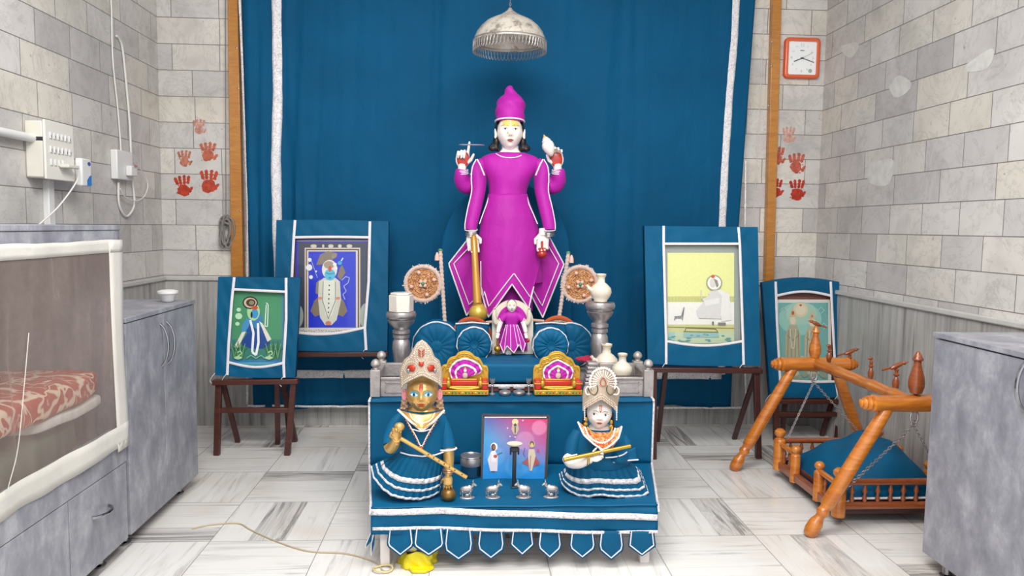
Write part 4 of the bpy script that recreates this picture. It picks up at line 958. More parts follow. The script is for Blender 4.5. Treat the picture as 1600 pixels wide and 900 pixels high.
# throne: silver side arms with posts
TH = thing('silver_throne', 'low antique silver throne with corner posts on the draped high table', 'throne', ((xu0+xu1)/2, 3.75, ZU+.005))
zA = ZU+.006
for s, fp in ((-1, 587), (1, 1012)):
    x = at(fp, 600, 3.5).x; z1 = at(fp, 577, 3.5).z
    for Y in (3.5, 3.73):
        xx = x-s*(0 if Y < 3.6 else .0)
        m = MB().bb((xx-.024, Y-.024, zA), (xx+.024, Y+.024, z1)); m.lathe([(.016, 0), (.012, .008), (.024, .022), (.021, .036), (.012, .046), (.003, .05)], (xx, Y, z1)); m.build('post', SILVER2, TH, bev=.003, ang=50)
    MB().bb((x-.016, 3.524, zA+.0), (x+.016, 3.706, z1-.02)).build('side_panel', SILVER2, TH, bev=.003)
    MB().bb((x-.022, 3.524, z1-.028), (x+.022, 3.706, z1-.012)).build('arm_rail', SILVER2, TH, bev=.004)
    x2 = x-s*.17; MB().bb((min(x-s*.024, x2), 3.49, zA), (max(x-s*.024, x2), 3.515, z1-.035)).build('front_panel', SILVER2, TH, bev=.003)
    MB().bb((min(x-s*.024, x2), 3.483, z1-.05), (max(x-s*.024, x2), 3.52, z1-.035)).build('front_moulding', SILVER2, TH, bev=.004)
    a, b = sorted((x-s*.045, x2+s*.02)); m = MB()
    for (p, q) in (((a, zA+.02), (b, zA+.024)), ((a, z1-.065), (b, z1-.061)), ((a, zA+.02), (a+.004, z1-.061)), ((b-.004, zA+.02), (b, z1-.061))): m.bb((p[0], 3.486, p[1]), (q[0], 3.491, q[1]))
    m.build('panel_bead', SILVER2, TH)
    MB().bb((min(x, x-s*.2), 3.715, zA), (max(x, x-s*.2), 3.745, z1-.012)).build('back_panel', SILVER2, TH, bev=.003)
MB().bb((xu0+.04, 3.75, zA), (xu1-.04, 4.66, zA+.03)).build('deck', SILVER2, TH)
# pillars
def pillar(px, ytop, label):
    Y = 3.86; a = at(px, ytop, Y); h = a.z-(zA+.03); s = h/.42
    t = thing('silver_pillar', label, 'pillar', (a.x, Y, zA+.03), 'turned silver pillars of the throne')
    prof_ = [(.05, 0), (.052, .02), (.045, .035), (.040, .05), (.038, .07), (.042, .12), (.048, .18), (.044, .225), (.034, .245), (.044, .25), (.044, .268), (.036, .273), (.046, .28), (.046, .298), (.034, .305), (.040, .315), (.064, .345), (.072, .365), (.062, .372), (.076, .382), (.08, .402), (.074, .42), (.0, .42)]
    MB().lathe([(r, z*s) for r, z in prof_], (a.x, Y, zA+.03), n=28).build('column', SILVERP, t, ang=50); return a
aL = pillar(627, 487, 'turned silver pillar left of the robed deity, topped by a white marble block')
aR = pillar(938, 472, 'turned silver pillar right of the robed deity, topped by a cream pitcher')
hx = [(math.cos(PI/3*i+.25)*.066, math.sin(PI/3*i+.25)*.066) for i in range(6)]
m = MB().prism([(aL.x+x, 3.86+y, aL.z+.001) for x, y in hx], (0, 0, .088)); m.prism([(aL.x+x*.88, 3.86+y*.88, aL.z+.089) for x, y in hx], (0, 0, .012))
tag(m.build('marble_block', MARBLE, bev=.004), 'hexagonal white marble block on the left silver pillar', 'block')
def pitcher(c, h, label, spout=-1, side=0):
    c = Vector(c); t = thing('pitcher', label, 'pitcher', c, 'cream marble pitchers')
    p = [(.5, 0), (.58, .03), (.55, .06), (.8, .2), (.92, .35), (.85, .5), (.55, .63), (.34, .7), (.32, .85), (.42, .92), (.44, .99), (.38, 1), (.33, .97), (.2, .9)]
    MB().lathe([(r*h*.42, z*h) for r, z in p], c, n=24).build('body', CREAM, t, ang=60)
    if spout:
        q = c+Vector((spout*.28*h, -.05*h, .4*h)); MB().tube(smoothpl([q, q+Vector((spout*.14*h, -.03*h, .08*h)), q+Vector((spout*.24*h, -.04*h, .2*h))]), [.1*h]*4+[.075*h]*4+[.055*h]*5, 10).build('spout', CREAM, t)
    MB().tube([c+Vector((.41*h*.42*math.cos(a), .41*h*.42*math.sin(a), .93*h)) for a in [2*PI*i/20 for i in range(20)]], .002, 5, closed=True).build('rim_line', simple('tan glaze', '#a98a5f', .4, 0, .1), t)
pitcher((aR.x+.001, 3.86, aR.z+.001), .15, 'cream pitcher with short spout standing on the right silver pillar')
b1 = at(947, 586, 3.80); pitcher((b1.x, 3.80, zA+.05), at(947, 537, 3.80).z-zA-.05, 'cream pitcher with spout behind the white-faced idol, the taller at left')
b2 = at(970, 590, 3.68); pitcher((b2.x, 3.65, zA+.05), at(970, 552, 3.65).z-zA-.05, 'cream pitcher without spout nearest the right throne post', 0)
tag(MB().bb((b1.x-.1, 3.56, zA), (b2.x+.07, 3.70, zA+.049)).bb((b1.x-.1, 3.765, zA+.031), (b2.x+.07, 3.86, zA+.049)).build('silver_tray', SILVER2, bev=.004), 'embossed silver tray block under the cream pitchers', 'tray')
# crimson cloth bundle
def lump(name, mat, c, r, label, cat, amp=.08, seed=1):
    m = MB(); c = Vector(c)
    def f(u, v):
        t, p = 2*PI*u, PI*(v-.5); k = 1+amp*math.sin(5*t+seed)*math.cos(3*p)+amp*.7*math.sin(11*t+7*p)
        return (c.x+r[0]*k*math.cos(p)*math.cos(t), c.y+r[1]*k*math.cos(p)*math.sin(t), c.z+r[2]*(math.sin(p)+1)*k)
    return tag(m.grid(48, 24, f, cu=True).build(name, mat, ang=80), label, cat)
q = at(925, 575, 3.90); lump('crimson_cloth', REDCL, (q.x, 3.93, zA+.085), (.085, .045, .018), 'folded crimson cloth behind the right miniature throne', 'cloth')
q = at(923, 590, 3.66); m = MB()
for k in range(5): m.box((q.x, 3.62, zA+.05+.02*k+.01), (.075-.006*k, .06, .017))
tag(m.bb((q.x-.04, 3.59, zA), (q.x+.04, 3.66, zA+.05)).build('silver_casket', SILVER2, bev=.004), 'stepped silver casket beside the right miniature throne', 'box')
# low seat, cushion
CW = thing('seat_cushion', 'teal cushioned seat with silver edge in the middle of the throne', 'cushion', (at(798, 600, 3.66).x, 3.9, zA))
x0, x1 = at(738, 600, 3.62).x, at(855, 600, 3.62).x; zt0 = at(800, 601, 3.62).z
MB().bb((x0, 3.60, zA), (x1, 3.74, zt0)).build('plinth', simple('rose brown wood', '#6f4038', .5), CW, bev=.003)
MB().bb((x0-.003, 3.592, zt0-.004), (x1+.003, 3.602, zt0+.006)).build('silver_edge', LACE, CW)
zc_ = at(800, 566, 3.64).z
def cush(a, b, name, parent, mat=BLUE, e=.3, n=40):
    a, b = Vector(a), Vector(b); c = (a+b)/2; h = (b-a)/2; m = MB(); sp = lambda w_, p: math.copysign(abs(w_)**p, w_)
    def f(u, v):
        t, p = 2*PI*u, PI*(v-.5)
        return (c.x+h.x*sp(math.cos(p), e)*sp(math.cos(t), e), c.y+h.y*sp(math.cos(p), e)*sp(math.sin(t), e), c.z+h.z*sp(math.sin(p), e)*(1+.03*math.sin(t*3+1)))
    return m.grid(n, 20, f, cu=True).build(name, mat, parent, ang=70)
cush((x0+.005, 3.61, zt0+.006), (x1-.005, 3.80, zc_), 'cushion', CW)
MB().bb((x0-.10, 3.80, zA+.031), (x1+.10, 4.12, zc_-.012)).build('rear_cushion', BLUE, CW, bev=.02, seg=4)
# bolsters
def bolster(px, py, r, Y, L, label):
    c = at(px, py, Y); R = r*Y/1150; t = thing('bolster', label, 'cushion', (c.x, Y, c.z-R), 'round teal bolsters around the small marble idol')
    prof_ = [(.22, -.004), (.24, .004), (.30, -.004), (.6, -.014), (.88, -.006), (.98, .02), (1.0, .05), (1.0, .3), (.99, .6)]
    m = MB(); n = 48; vs = []
    pr = [(.02, .012)]+[(a, b) for a, b in prof_]
    for k, (a, z) in enumerate(pr):
        for j in range(n):
            an = 2*PI*j/n; w_ = 1+(.012*math.sin(an*16) if 2 < k < 6 else 0); zz = z*.35+(.004*math.sin(an*16) if 2 < k < 6 else 0)
            y = (Y+zz) if k < 7 else Y+L*((k-6)/3)
            vs.append((c.x+R*a*w_*math.cos(an), y, c.z+R*a*w_*math.sin(an)))
    K = len(pr); m.add(vs, [(i*n+j, (i+1)*n+j, (i+1)*n+(j+1) % n, i*n+(j+1) % n) for i in range(K-1) for j in range(n)]+[tuple(range(n)), tuple((K-1)*n+j for j in range(n))[::-1]])
    m.build('bolster_cover', BLUE, t, ang=70)
    MB().tube([(c.x+R*1.0*math.cos(a)+.003*math.sin(a*13), Y+.016+.006*math.sin(a*9), c.z+R*1.01*math.sin(a)) for a in [2*PI*i/60 for i in range(60)]], .0026, 5, closed=True).build('piping', RIB, t)
    MB().tube([(c.x+R*1.01*math.cos(a), Y+.035+.008*math.sin(a*11+2), c.z+R*1.02*math.sin(a)) for a in [2*PI*i/60 for i in range(60)]], .002, 5, closed=True).build('piping', RIB, t)
bolster(741, 539, 27, 3.82, .16, 'small round teal bolster left of the small marble idol')
bolster(861, 541, 28, 3.82, .16, 'small round teal bolster right of the small marble idol')
bolster(682, 542, 38, 4.02, .2, 'large round teal bolster behind the left miniature throne')
bolster(892, 541, 36, 4.06, .2, 'large round teal bolster behind the right miniature throne')
for s, (a, b), lab in ((0, (712, 764), 'square teal cushion with white top edge behind the left small bolster'), (1, (836, 884), 'square teal cushion with white top edge behind the right small bolster')):
    p, q = at(a, 504, 4.02), at(b, 504, 4.02); t = thing('square_cushion', lab, 'cushion', ((p.x+q.x)/2, 4.06, .7))
    MB().bb((p.x, 4.00, .69), (q.x, 4.06, p.z)).build('cushion_cover', BLUE, t, bev=.012, seg=3)
    MB().tube([(p.x, 3.998, p.z-.004), ((p.x+q.x)/2, 3.995, p.z+.004), (q.x, 3.998, p.z-.004)], .0045, 6).build('edge_lace', LACE, t)
# fans lying behind the cushions
STRAW = NT('coiled straw'); gg = STRAW.coord(); nn_ = STRAW.noise(gg, 120, 3, .6, .5)
STRAW.set(Base_Color=STRAW.ramp(nn_, [(.35, lin('#6f4526')), (.5, lin('#b57a4c')), (.68, lin('#dbb48a'))]), Roughness=.8); STRAW.bump(nn_, .6, .004); STRAW = STRAW.m
GREYSTRAW = NT('woven pale straw'); nn_ = GREYSTRAW.noise(GREYSTRAW.coord(), 90, 4, .7, 3)
GREYSTRAW.set(Base_Color=GREYSTRAW.ramp(nn_, [(.4, lin('#5a4436')), (.52, lin('#b39a7c')), (.65, lin('#dccdb5'))]), Roughness=.8); GREYSTRAW.bump(nn_, .6, .004); GREYSTRAW = GREYSTRAW.m
ORF = fabric('orange cloth binding', '#b4532f', .8, .4, .1)
PINKW = fabric('pinkish white wool fringe', '#cbb4aa', .9, .8, .3, wr=40)
for px, py, s, lab in ((737, 526, -1, 'orange-rimmed woven fan tucked behind the left bolsters'), (872, 524, 1, 'orange-rimmed woven fan tucked behind the right bolsters')):
    Y = 4.13; c = at(px, py, Y); R = 31*Y/1150; t = thing('woven_fan', lab, 'fan', (c.x, Y, c.z-R), 'woven fans behind the bolsters')
    MB().lathe([(R*.82, -.004), (R*.82, .004)], c, (0, -1, 0), 32).build('woven_disc', GREYSTRAW, t)
    MB().tube([c+Vector((R*.9*math.cos(a), 0, R*.9*math.sin(a))) for a in [2*PI*i/40 for i in range(40)]], [(R*.13, .008)]*40, 8, closed=True, flat=((0, -1, 0), .5)).build('cloth_rim', ORF, t)
    MB().tube([at(px-s*22, py-22, Y), at(px-s*52, py-25, Y)], .009, 8).build('fan_handle', simple('pale wood', '#b99a80', .5), t)
# round straw fans on sticks
def stick_fan(cx, cy, r, top, bot, Y, label, s):
    c = at(cx, cy, Y); R = r*Y/1150; t = thing('straw_fan', label, 'fan', at(*bot, Y), 'round straw fans on striped sticks')
    m = MB(); k = 9
    for i in range(k): rr_ = R*(i+.5)/k; m.tube([c+Vector((rr_*math.cos(a), 0, rr_*math.sin(a))) for a in [2*PI*j/40 for j in range(40)]], R/k*.56, 6, closed=True)
    m.build('coiled_disc', STRAW, t)
    m = MB(); rnd = random.Random(int(cx)); n = 170
    m.tube([c+Vector((R*1.05*math.cos(a), 0, R*1.05*math.sin(a))) for a in [2*PI*j/40 for j in range(40)]], .012, 8, closed=True)
    for j in range(n):
        a = 2*PI*j/n; L = .003+.017*rnd.random()**2; p = c+Vector((R*1.06*math.cos(a), rnd.uniform(-.006, .006), R*1.06*math.sin(a))); b = a+rnd.uniform(-.5, .5)
        m.tube([p, p+Vector((L*math.cos(b), rnd.uniform(-.01, .01), L*math.sin(b)))], [.0055, .003], 5)
    m.build('fringe', PINKW, t)
    PK = simple('pale pink bead', '#d9aea0', .5, 0, .1); GR = simple('green bead', '#3f8a54', .4, 0, .1)
    for a in (20, 110, 195, 290): MB().ell(c+Vector((R*.72*math.cos(math.radians(a)), -.016, R*.72*math.sin(math.radians(a)))), (.011, .008, .011), n=10, m=8).build('bead', PK, t)
    for a in (45, 135, 225, 315): MB().ell(c+Vector((R*.17*math.cos(math.radians(a)), -.014, R*.17*math.sin(math.radians(a)))), (.011, .008, .011), n=10, m=8).build('bead', PK, t)
    MB().ell(c+Vector((0, -.02, 0)), (.01, .008, .01), n=10, m=8).build('centre_bead', GR, t)
    a, b = at(*bot, Y), at(*top, Y); d = (b-a); L = d.length; u, v, w_ = frame_of(d); m = MB(); N = 60
    m.tube([a+d*(i/N) for i in range(N+1)], [.011+.0018*math.sin(i*1.8) for i in range(N+1)], 10); m.build('stick', PINKW, t)
    MB().ell(b+Vector((0, 0, .004)), (.013, .013, .01), n=10, m=8).build('knob', GR, t)
    MB().lathe([(.004, 0), (.012, -.02), (.014, -.045)], b+Vector((.018*s, -.005, -.008)), n=10).build('tassel', PK, t)
stick_fan(661, 443, 25.5, (688, 392), (695, 503), 4.16, 'round straw fan on a striped stick left of the robed deity', -1)
stick_fan(906, 444, 26, (888, 396), (874, 494), 4.18, 'round straw fan on a striped stick right of the robed deity', 1)
# stele behind the tall deity draped in cloth
YS = 4.72; m = MB(); ar = []
for i in range(41):
    t = PI*i/40; ar.append((790+101*math.cos(t), 398-116*math.sin(t)))
pts = [(896, 520)]+ar+[(684, 520)]
tag(MB().prism([at(x, y, YS) for x, y in pts], (0, .14, 0)).build('draped_arch_slab', CURT, bev=.012, seg=3), 'arched back slab covered in teal cloth behind the tall robed deity', 'slab')
p, q = at(684, 500, YS), at(896, 500, YS); zP = .80
def ped(u, v):
    w_ = lerp(0, .03, v); x = 0
    return None
pd = thing('draped_pedestal', 'teal cloth-covered pedestal under the feet of the tall robed deity', 'pedestal', (.2, 4.4, zA+.031))
a, b = at(700, 500, 4.2), at(895, 500, 4.2); m = MB(); N = 120
loop = []
for i in range(N):
    s = i/N*4; k, f = int(s), s % 1; X0, X1, Y0_, Y1_ = a.x-.05, b.x+.05, 4.2, 4.64
    x, y = ((lerp(X0, X1, f), Y0_), (X1, lerp(Y0_, Y1_, f)), (lerp(X1, X0, f), Y1_), (X0, lerp(Y1_, Y0_, f)))[k]; loop.append((x, y))
vs = []
for z, g in ((zA+.031, 1.0), (.7, .8), (zP-.02, .3), (zP, 0)):
    for i, (x, y) in enumerate(loop): w_ = .014*g*math.sin(i*1.05)+.01*g; cx = (a.x+b.x)/2; vs.append((x+math.copysign(w_, x-cx), y+(w_ if y > 4.4 else -w_), z))
m.add(vs, [(k*N+i, k*N+(i+1) % N, (k+1)*N+(i+1) % N, (k+1)*N+i) for k in range(3) for i in range(N)]+[tuple(3*N+i for i in range(N))]); m.build('pedestal_cloth', CURT, pd, ang=70)
# hanging canopy
YK = 4.4; ap = at(797, 22, YK); kc = thing('hanging_canopy', 'domed antique silver canopy with looped fringe hanging above the tall deity', 'canopy', (ap.x, YK, 2.45))
zr_ = 1.4+1.065; R = .213; h = ap.z-zr_-.0
m = MB().lathe([(R, 0), (R*1.01, .006), (R*.985, .018), (R*.96, .03), (R*.9, .06), (R*.8, .09), (R*.64, .12), (R*.46, .14), (R*.3, .155), (R*.17, .172), (R*.07, .188), (.008, .2)], (ap.x, YK, zr_), n=48); m.v = [v for v in m.v]; m.f = m.f[:-2]; m.mi = m.mi[:-2]; m.cl = m.cl[:-2]
OLDSIL = NT('mottled old silver'); nn_ = OLDSIL.noise(OLDSIL.coord(), 16, 6, .7); OLDSIL.set(Base_Color=OLDSIL.ramp(nn_, [(.35, lin('#7e7268')), (.48, lin('#c9c1b4')), (.7, lin('#ddd7cd'))]), Metallic=.25, Roughness=.4); OLDSIL.bump(nn_, .4, .004); OLDSIL = OLDSIL.m
m.build('dome', OLDSIL, kc, solid=.003, ang=50)
MB().tube([(ap.x+R*math.cos(a), YK+R*math.sin(a), zr_+.012) for a in [2*PI*i/64 for i in range(64)]], .005, 6, closed=True).build('rim_band', SILVER, kc)
n = 64; m = MB()
for i in range(n):
    pts = []
    for j in range(9):
        f = j/8; a = 2*PI*(i+f*1.6-.3)/n; pts.append((ap.x+R*1.005*math.cos(a), YK+R*1.005*math.sin(a), zr_-.052*math.sin(PI*f)))
    m.tube(pts, .0022, 4)
m.build('fringe_loops', SILVER, kc)
m = MB(); top = ap.z-.004; m.tube([(ap.x, YK, top-.02), (ap.x, YK, top+.0)], .006)
for i in range(60):
    z = top+.012+i*.016; 
    if z > 3.49: break
    m.tube([(ap.x+(.005*math.cos(t) if i % 2 else 0), YK+(0 if i % 2 else .005*math.cos(t)), z+.01*math.sin(t)) for t in [2*PI*k/8 for k in range(8)]], .002, 4, closed=True)
m.build('chain', SILVERP, kc)

# ================= miniature thrones =================
def mini(px, label):
    Y = 3.56; s = Y/1150; c = at(px, 622, Y); z0 = ZU+.0045; t = thing('miniature_throne', label, 'throne', (c.x, Y, z0), 'golden miniature thrones')
    def q(x, y, dy=0): return (c.x+x*s, Y+dy, z0+.004+y*s)
    GP = simple('bright gold enamel', '#d2a53c', .35, .4, .2, 40, .4, 120) if 'bright gold enamel' not in bpy.data.materials else bpy.data.materials['bright gold enamel']
    RP = simple('red lacquer', '#c22a1c', .4, 0, .1) if 'red lacquer' not in bpy.data.materials else bpy.data.materials['red lacquer']
    MB().bb(q(-38, 0, -.05), q(38, 8, .06)).build('base', GP, t, bev=.003)
    m = MB(); rnd = random.Random(3)
    for i in range(14): m.col(('#3b8a3a', '#c23a20', '#e0b830', '#3a6a3a')[i % 4]); m.ell(q(-34+i*5.2, 4, -.0505), (1.5*s, .001, 1.7*s), n=8, m=6)
    m.build('jewel_strip', GLOSSP, t)
    out = [(-38, 8), (-38, 36), (-35, 42), (-29, 44), (-27, 50), (-22, 55), (-15, 57), (-11, 62), (-4, 65), (4, 65), (11, 62), (16, 57), (23, 54), (27, 49), (30, 43), (36, 41), (38, 35), (38, 8)]
    P = smoothpl([(*p, 0) for p in out[1:-1]], 3)
    m = MB().prism([q(-38, 8, .035)]+[q(p.x, p.y, .035) for p in P]+[q(38, 8, .035)], (0, .014, 0)); m.build('throne_back', GP, t, bev=.002)
    for rr_ in (.93, .80):
        MB().tube([q(p.x*rr_, 10+(p.y-10)*rr_, .033) for p in P], .0022, 5).build('relief_line', GP, t)
    m = MB()
    for i in range(3, len(P)-3, 3): m.ell(q(P[i].x*.865, 10+(P[i].y-10)*.865, .033), .0035, n=8, m=6)
    m.build('relief_bead', GP, t)
    for sx in (-1, 1):
        MB().bb(q(sx*37, 8, -.045), q(sx*27, 22, .034)).build('arm', RP, t, bev=.006)
        MB().bb(q(sx*38, 17, -.047), q(sx*26.5, 19, .034)).build('arm_trim', GP, t, bev=.001)
        m = MB().ell(q(sx*25, 17, -.038), (.011, .012, .02)); m.ell(q(sx*25, 24, -.038), (.006, .008, .012)); m.build('arm_figure', GP, t)
    MB().bb(q(-26, 8, -.03), q(26, 13, .034)).build('step', GP, t, bev=.005)
    MB().tube([q(x, 9+1.2*(abs(x)/26)**2*3, -.036) for x in range(-30, 31, 5)], .006, 8).build('front_roll', GP, t)
    MB().bb(q(-22, 13, -.02), q(22, 21, .034)).build('seat', RP, t, bev=.006)
    MB().bb(q(-20, 21, -.012), q(20, 23, .034)).build('seat_trim', GP, t, bev=.002)
    # deity with fanned robe
    d = thing('miniature_deity', ('tiny deity in a fanned magenta robe on the left golden throne' if px < 800 else 'tiny deity in a fanned magenta robe on the right golden throne'), 'deity', Vector(q(0, 23.1, .008)), 'tiny deities on the golden thrones')
    A = [(-14, 12), (-22, 26), (-23, 38), (-14, 49), (0, 54), (14, 50), (24, 43), (27, 33), (18, 28)] if px < 800 else [(-17, 14), (-22, 28), (-21, 38), (-12, 46), (0, 52), (12, 47), (23, 40), (26, 30), (22, 20)]
    A = smoothpl([(*p, 0) for p in A], 4); n = len(A)-1; ctr = Vector((2, 25, 0))
    def fan(u, v): p = pl(A, u); r = ctr.lerp(p, lerp(.12, 1, v)); return q(r.x, r.y, .006+.018*v+.003*math.sin(u*50)*v)
    MB().grid(60, 8, fan).build('robe', MAG, d, solid=.002)
    def strip(v0, v1, off=.003): return MB().grid(60, 2, lambda u, v: (lambda p: (p[0], p[1]-off, p[2]))(fan(u, lerp(v0, v1, v))))
    strip(.92, 1.04).build('lace_edge', LACE, d, solid=.001); strip(.52, .66).build('lace_band', LACE, d, solid=.001)
    m = MB().ell(q(1, 28, -.004), (.013, .009, .017)); m.build('body', PINKW, d); MB().ell(q(1, 36, -.006), (.008, .008, .010)).build('head', MARBLEF, d)
    m = MB().ell(q(1, 39.5, -.005), (.007, .006, .006)); m.build('cap', GP, d)
    return t
mini(725.5, 'left golden miniature throne with red seat on the high table'); mini(870.5, 'right golden miniature throne with red seat on the high table')
# silver vessels between the thrones
for i, (px, lab) in enumerate(((789, 'small lidded silver bowl, left one between the miniature thrones'), (811, 'small lidded silver bowl, right one between the miniature thrones'))):
    c = at(px, 618, 3.53); t = thing('lidded_bowl', lab, 'bowl', (c.x, 3.53, ZU+.0045)); s = .0031
    MB().lathe([(7*s, 0), (9*s, 1.5*s), (9.5*s, 4*s), (8.5*s, 5*s)], (c.x, 3.53, ZU+.0045), n=24).build('bowl', SILVERP, t, ang=50)
    MB().lathe([(9.6*s, 5*s), (8*s, 7*s), (4*s, 8.5*s), (1.2*s, 9*s), (1.6*s, 10.5*s), (.2*s, 11.5*s)], (c.x, 3.53, ZU+.0045), n=24).build('lid', SILVERP, t, ang=50)
    t2 = MB().lathe([(9*s, 0), (9.5*s, .6*s), (2*s, 1*s)], (c.x+(-1 if i == 0 else 1)*.002, 3.575, ZU+.03), n=20); t2.lathe([(1.5*s, -8*s), (1.5*s, 0)], (c.x, 3.575, ZU+.03), n=8)
    tag(t2.build('silver_stand', SILVERP, ang=50), 'flat silver dish on stem behind the ' + ('left' if i == 0 else 'right') + ' lidded bowl', 'dish')
for px, lab in ((769, 'left'), (826, 'right')):
    c = at(px, 618, 3.54); m = MB().lathe([(.015, 0), (.016, .004), (.005, .01), (.004, .035), (.008, .045), (.004, .05), (.012, .062), (.013, .075)], (c.x, 3.54, ZU+.0045), n=16)
    for sx in (-1, 0, 1): m.tube([(c.x+sx*.009, 3.54, ZU+.074), (c.x+sx*.011, 3.54, ZU+.088)], [.003, .001], 6)
    tag(m.build('silver_lamp_stand', SILVERP, ang=50), 'tiny silver lamp stand beside the '+lab+' miniature throne', 'lamp stand')

# ================= LOW TABLE OBJECTS =================
ZL0 = ZT+.0045
def cow(px, s, label):
    Y = 3.0; c = at(px, 776, Y); k = .00275; t = thing('silver_cow', label, 'cow', (c.x, Y, ZL0), 'silver cow figurines in a row'); m = MB()
    g = lambda x, y, z: (c.x+s*x*k, Y+y*k, ZL0+z*k)
    m.ell(g(-1, 0, 13), (10*k, 4.6*k, 5.8*k)); m.ell(g(-6, 0, 13.5), (4*k, 3.6*k, 4.2*k)); m.ell(g(4, 0, 14), (4.5*k, 3.4*k, 4.6*k)); m.ell(g(3, 0, 18), (2.4*k, 1.5*k, 2*k))
    m.tube([g(5, 0, 15), g(8.5, 0, 19), g(10, 0, 21)], [3.1*k, 2.5*k, 2.1*k], 10); m.tube([g(9, 0, 21.5), g(12, -.5, 20), g(14, -.8, 18.5)], [2.3*k, 1.9*k, 1.3*k], 10)
    for y in (-1.6, 1.6):
        m.tube([g(9, y, 22.5), g(8.6, y*2, 25), g(9.5, y*2.1, 27)], [.9*k, .7*k, .4*k], 6); m.ell(g(8, y*2, 21.5), (1.6*k, 1.4*k, .8*k))
    for x in (-7, 5):
        for y in (-2, 2): m.tube([g(x, y, 11), g(x-.6*(1 if x < 0 else -0), y, 6), g(x, y, 1)], [2*k, 1.15*k, 1.1*k], 8)
    m.tube([g(-9.5, 0, 15.5), g(-10.6, 0, 10), g(-10, 0, 5)], [.8*k, .6*k, .8*k], 6)
    m.build('body', SILVER, t, remesh=.0011, sm=3)
    m = MB(); m.ell(g(0, -3.6, 5.6), (3.4*k, 1.4*k, 1.9*k)); m.ell(g(3.4, -3.6, 7.6), (1.5*k, 1.1*k, 1.2*k)); 
    for x in (-2.2, 2.2): m.tube([g(x, -3.6, 5), g(x, -3.6, 1)], .6*k, 6)
    m.build('calf', SILVER, t)
    MB().lathe([(11*k, 0), (11*k, 1*k), (10*k, 1.6*k)], (c.x, Y, ZL0), n=28, sx=.6, sy=1.05).build('oval_base', SILVER, t, ang=50)
for px, s, lab in ((730, 1, 'silver cow with calf, leftmost of the four, next to the gold idol'), (770, 1, 'silver cow with calf, second from left, before the poster'), (818, -1, 'silver cow with calf, third from left, before the poster'), (861, -1, 'silver cow with calf, rightmost of the four, next to the white idol')): cow(px, s, lab)
# poster on board
YP = 3.24; pf = plane_fn(YP, .12, ZL0)
PO = thing('poster_board', 'framed pink and blue printed board with small figures leaning on the riser', 'poster', (at(803, 752, YP).x, YP, ZL0))
cor = [(754, 648), (858, 650), (853, 754), (752, 755)]
m = MB().prism([pf(x, y, -.004) for x, y in cor], (0, .01, 0)); m.build('board', simple('grey backing', '#6f6f72', .5), PO, smooth=False)
fr = MB()
for a, b in ((0, 1), (1, 2), (3, 0)): fr.bar(pf(*cor[a], 0), pf(*cor[b], 0), .007, .012, (0, -1, 0))
fr.build('metal_frame', simple('dark metal frame', '#4b4648', .4, .3), PO)
def mixc(a, b, t): return tuple(lerp(x, y, t) for x, y in zip(lin(a), lin(b)))
m = MB(); NX, NY = 48, 48; I_ = [(757, 653), (855, 655), (850, 752), (754, 753)]
def ip(u, v): x = lerp(lerp(I_[0][0], I_[1][0], u), lerp(I_[3][0], I_[2][0], u), v); y = lerp(lerp(I_[0][1], I_[1][1], u), lerp(I_[3][1], I_[2][1], u), v); return x, y
for i in range(NX):
    for j in range(NY):
        u, v = (i+.5)/NX, (j+.5)/NY; topc = mixc('#5a2f86', '#c41c64', min(1, max(0, (u-.1)*1.7))); botc = lin('#1a86cf'); midc = mixc('#2a95c8', '#b04a8c', u)
        f = v*1.25+.05-(u-.5)*.12; c = [lerp(a, b, min(1, f/.5)) for a, b in zip(topc, midc)] if f < .5 else [lerp(a, b, min(1, (f-.5)/.45)) for a, b in zip(midc, botc)]
        for cx, cy_, r, w_ in ((.88, .14, .13, .35), (.66, .35, .16, .25), (.2, .6, .16, .15), (.55, .75, .2, .12)):
            q9 = (r-math.hypot(u-cx, v-cy_))/.025
            if q9 > 0: w_ *= min(1, q9); c = [lerp(a, b, w_) for a, b in zip(c, lin('#f0a8c8') if v < .5 else lin('#7fd0f0'))]
        m.c = (c[0], c[1], c[2], 1); m.poly([pf(*ip(a, b), .0055) for a, b in ((i/NX, j/NY), ((i+1)/NX, j/NY), ((i+1)/NX, (j+1)/NY), (i/NX, (j+1)/NY))])
P = Pic(lambda x, y, o=0: pf(x, y, .0062+o)); P.m = m
P.rect('#cfc3c4', 757, 651, 854, 653)
P.shape('#d8cfd6', [(767, 706), (773, 703), (778, 712), (777, 736), (766, 736), (762, 718)]); P.ell('#d8e0e0', 772, 698, 5.5, 6.5); P.ell('#3b2422', 771, 699, 3.6, 5.4); P.ell('#8a4f3c', 772, 699, 2.4, 3.4); P.shape('#e5dde2', [(768, 705), (774, 705), (776, 722), (768, 722)])
P.ell('#b8432c', 774, 713, 3, 2.6); P.line('#3d4a70', [(776, 711), (785, 707)], 1.2); P.line('#5a3440', [(768, 737), (773, 737)], 1.5)
P.shape('#b89f86', [(801, 660), (809, 660), (811, 671), (807, 679), (803, 679), (799, 671)]); P.ell('#e0c58a', 805, 659, 5, 4.6); P.ell('#3a3a44', 805, 664, 2.2, 2.6); P.line('#4b4a44', [(805, 667), (805, 677)], 2)
for x, y in ((793, 669), (817, 657), (797, 682), (805, 683)): P.ell('#d9b9c2', x, y, 1.3, 1.3)
P.shape('#9c4a4c', [(826, 714), (834, 709), (843, 722), (843, 726), (829, 730), (815, 723)]); P.shape('#cdb9a2', [(826, 702), (835, 702), (837, 712), (831, 736), (827, 735), (825, 712)]); P.ell('#b5a08a', 831, 694, 5, 5.5); P.ell('#5a4a44', 831, 693, 3.4, 4); P.ell('#d8b860', 831, 695, 2, 3); P.line('#6a3f86', [(820, 700), (818, 709), (820, 714)], 1.2)
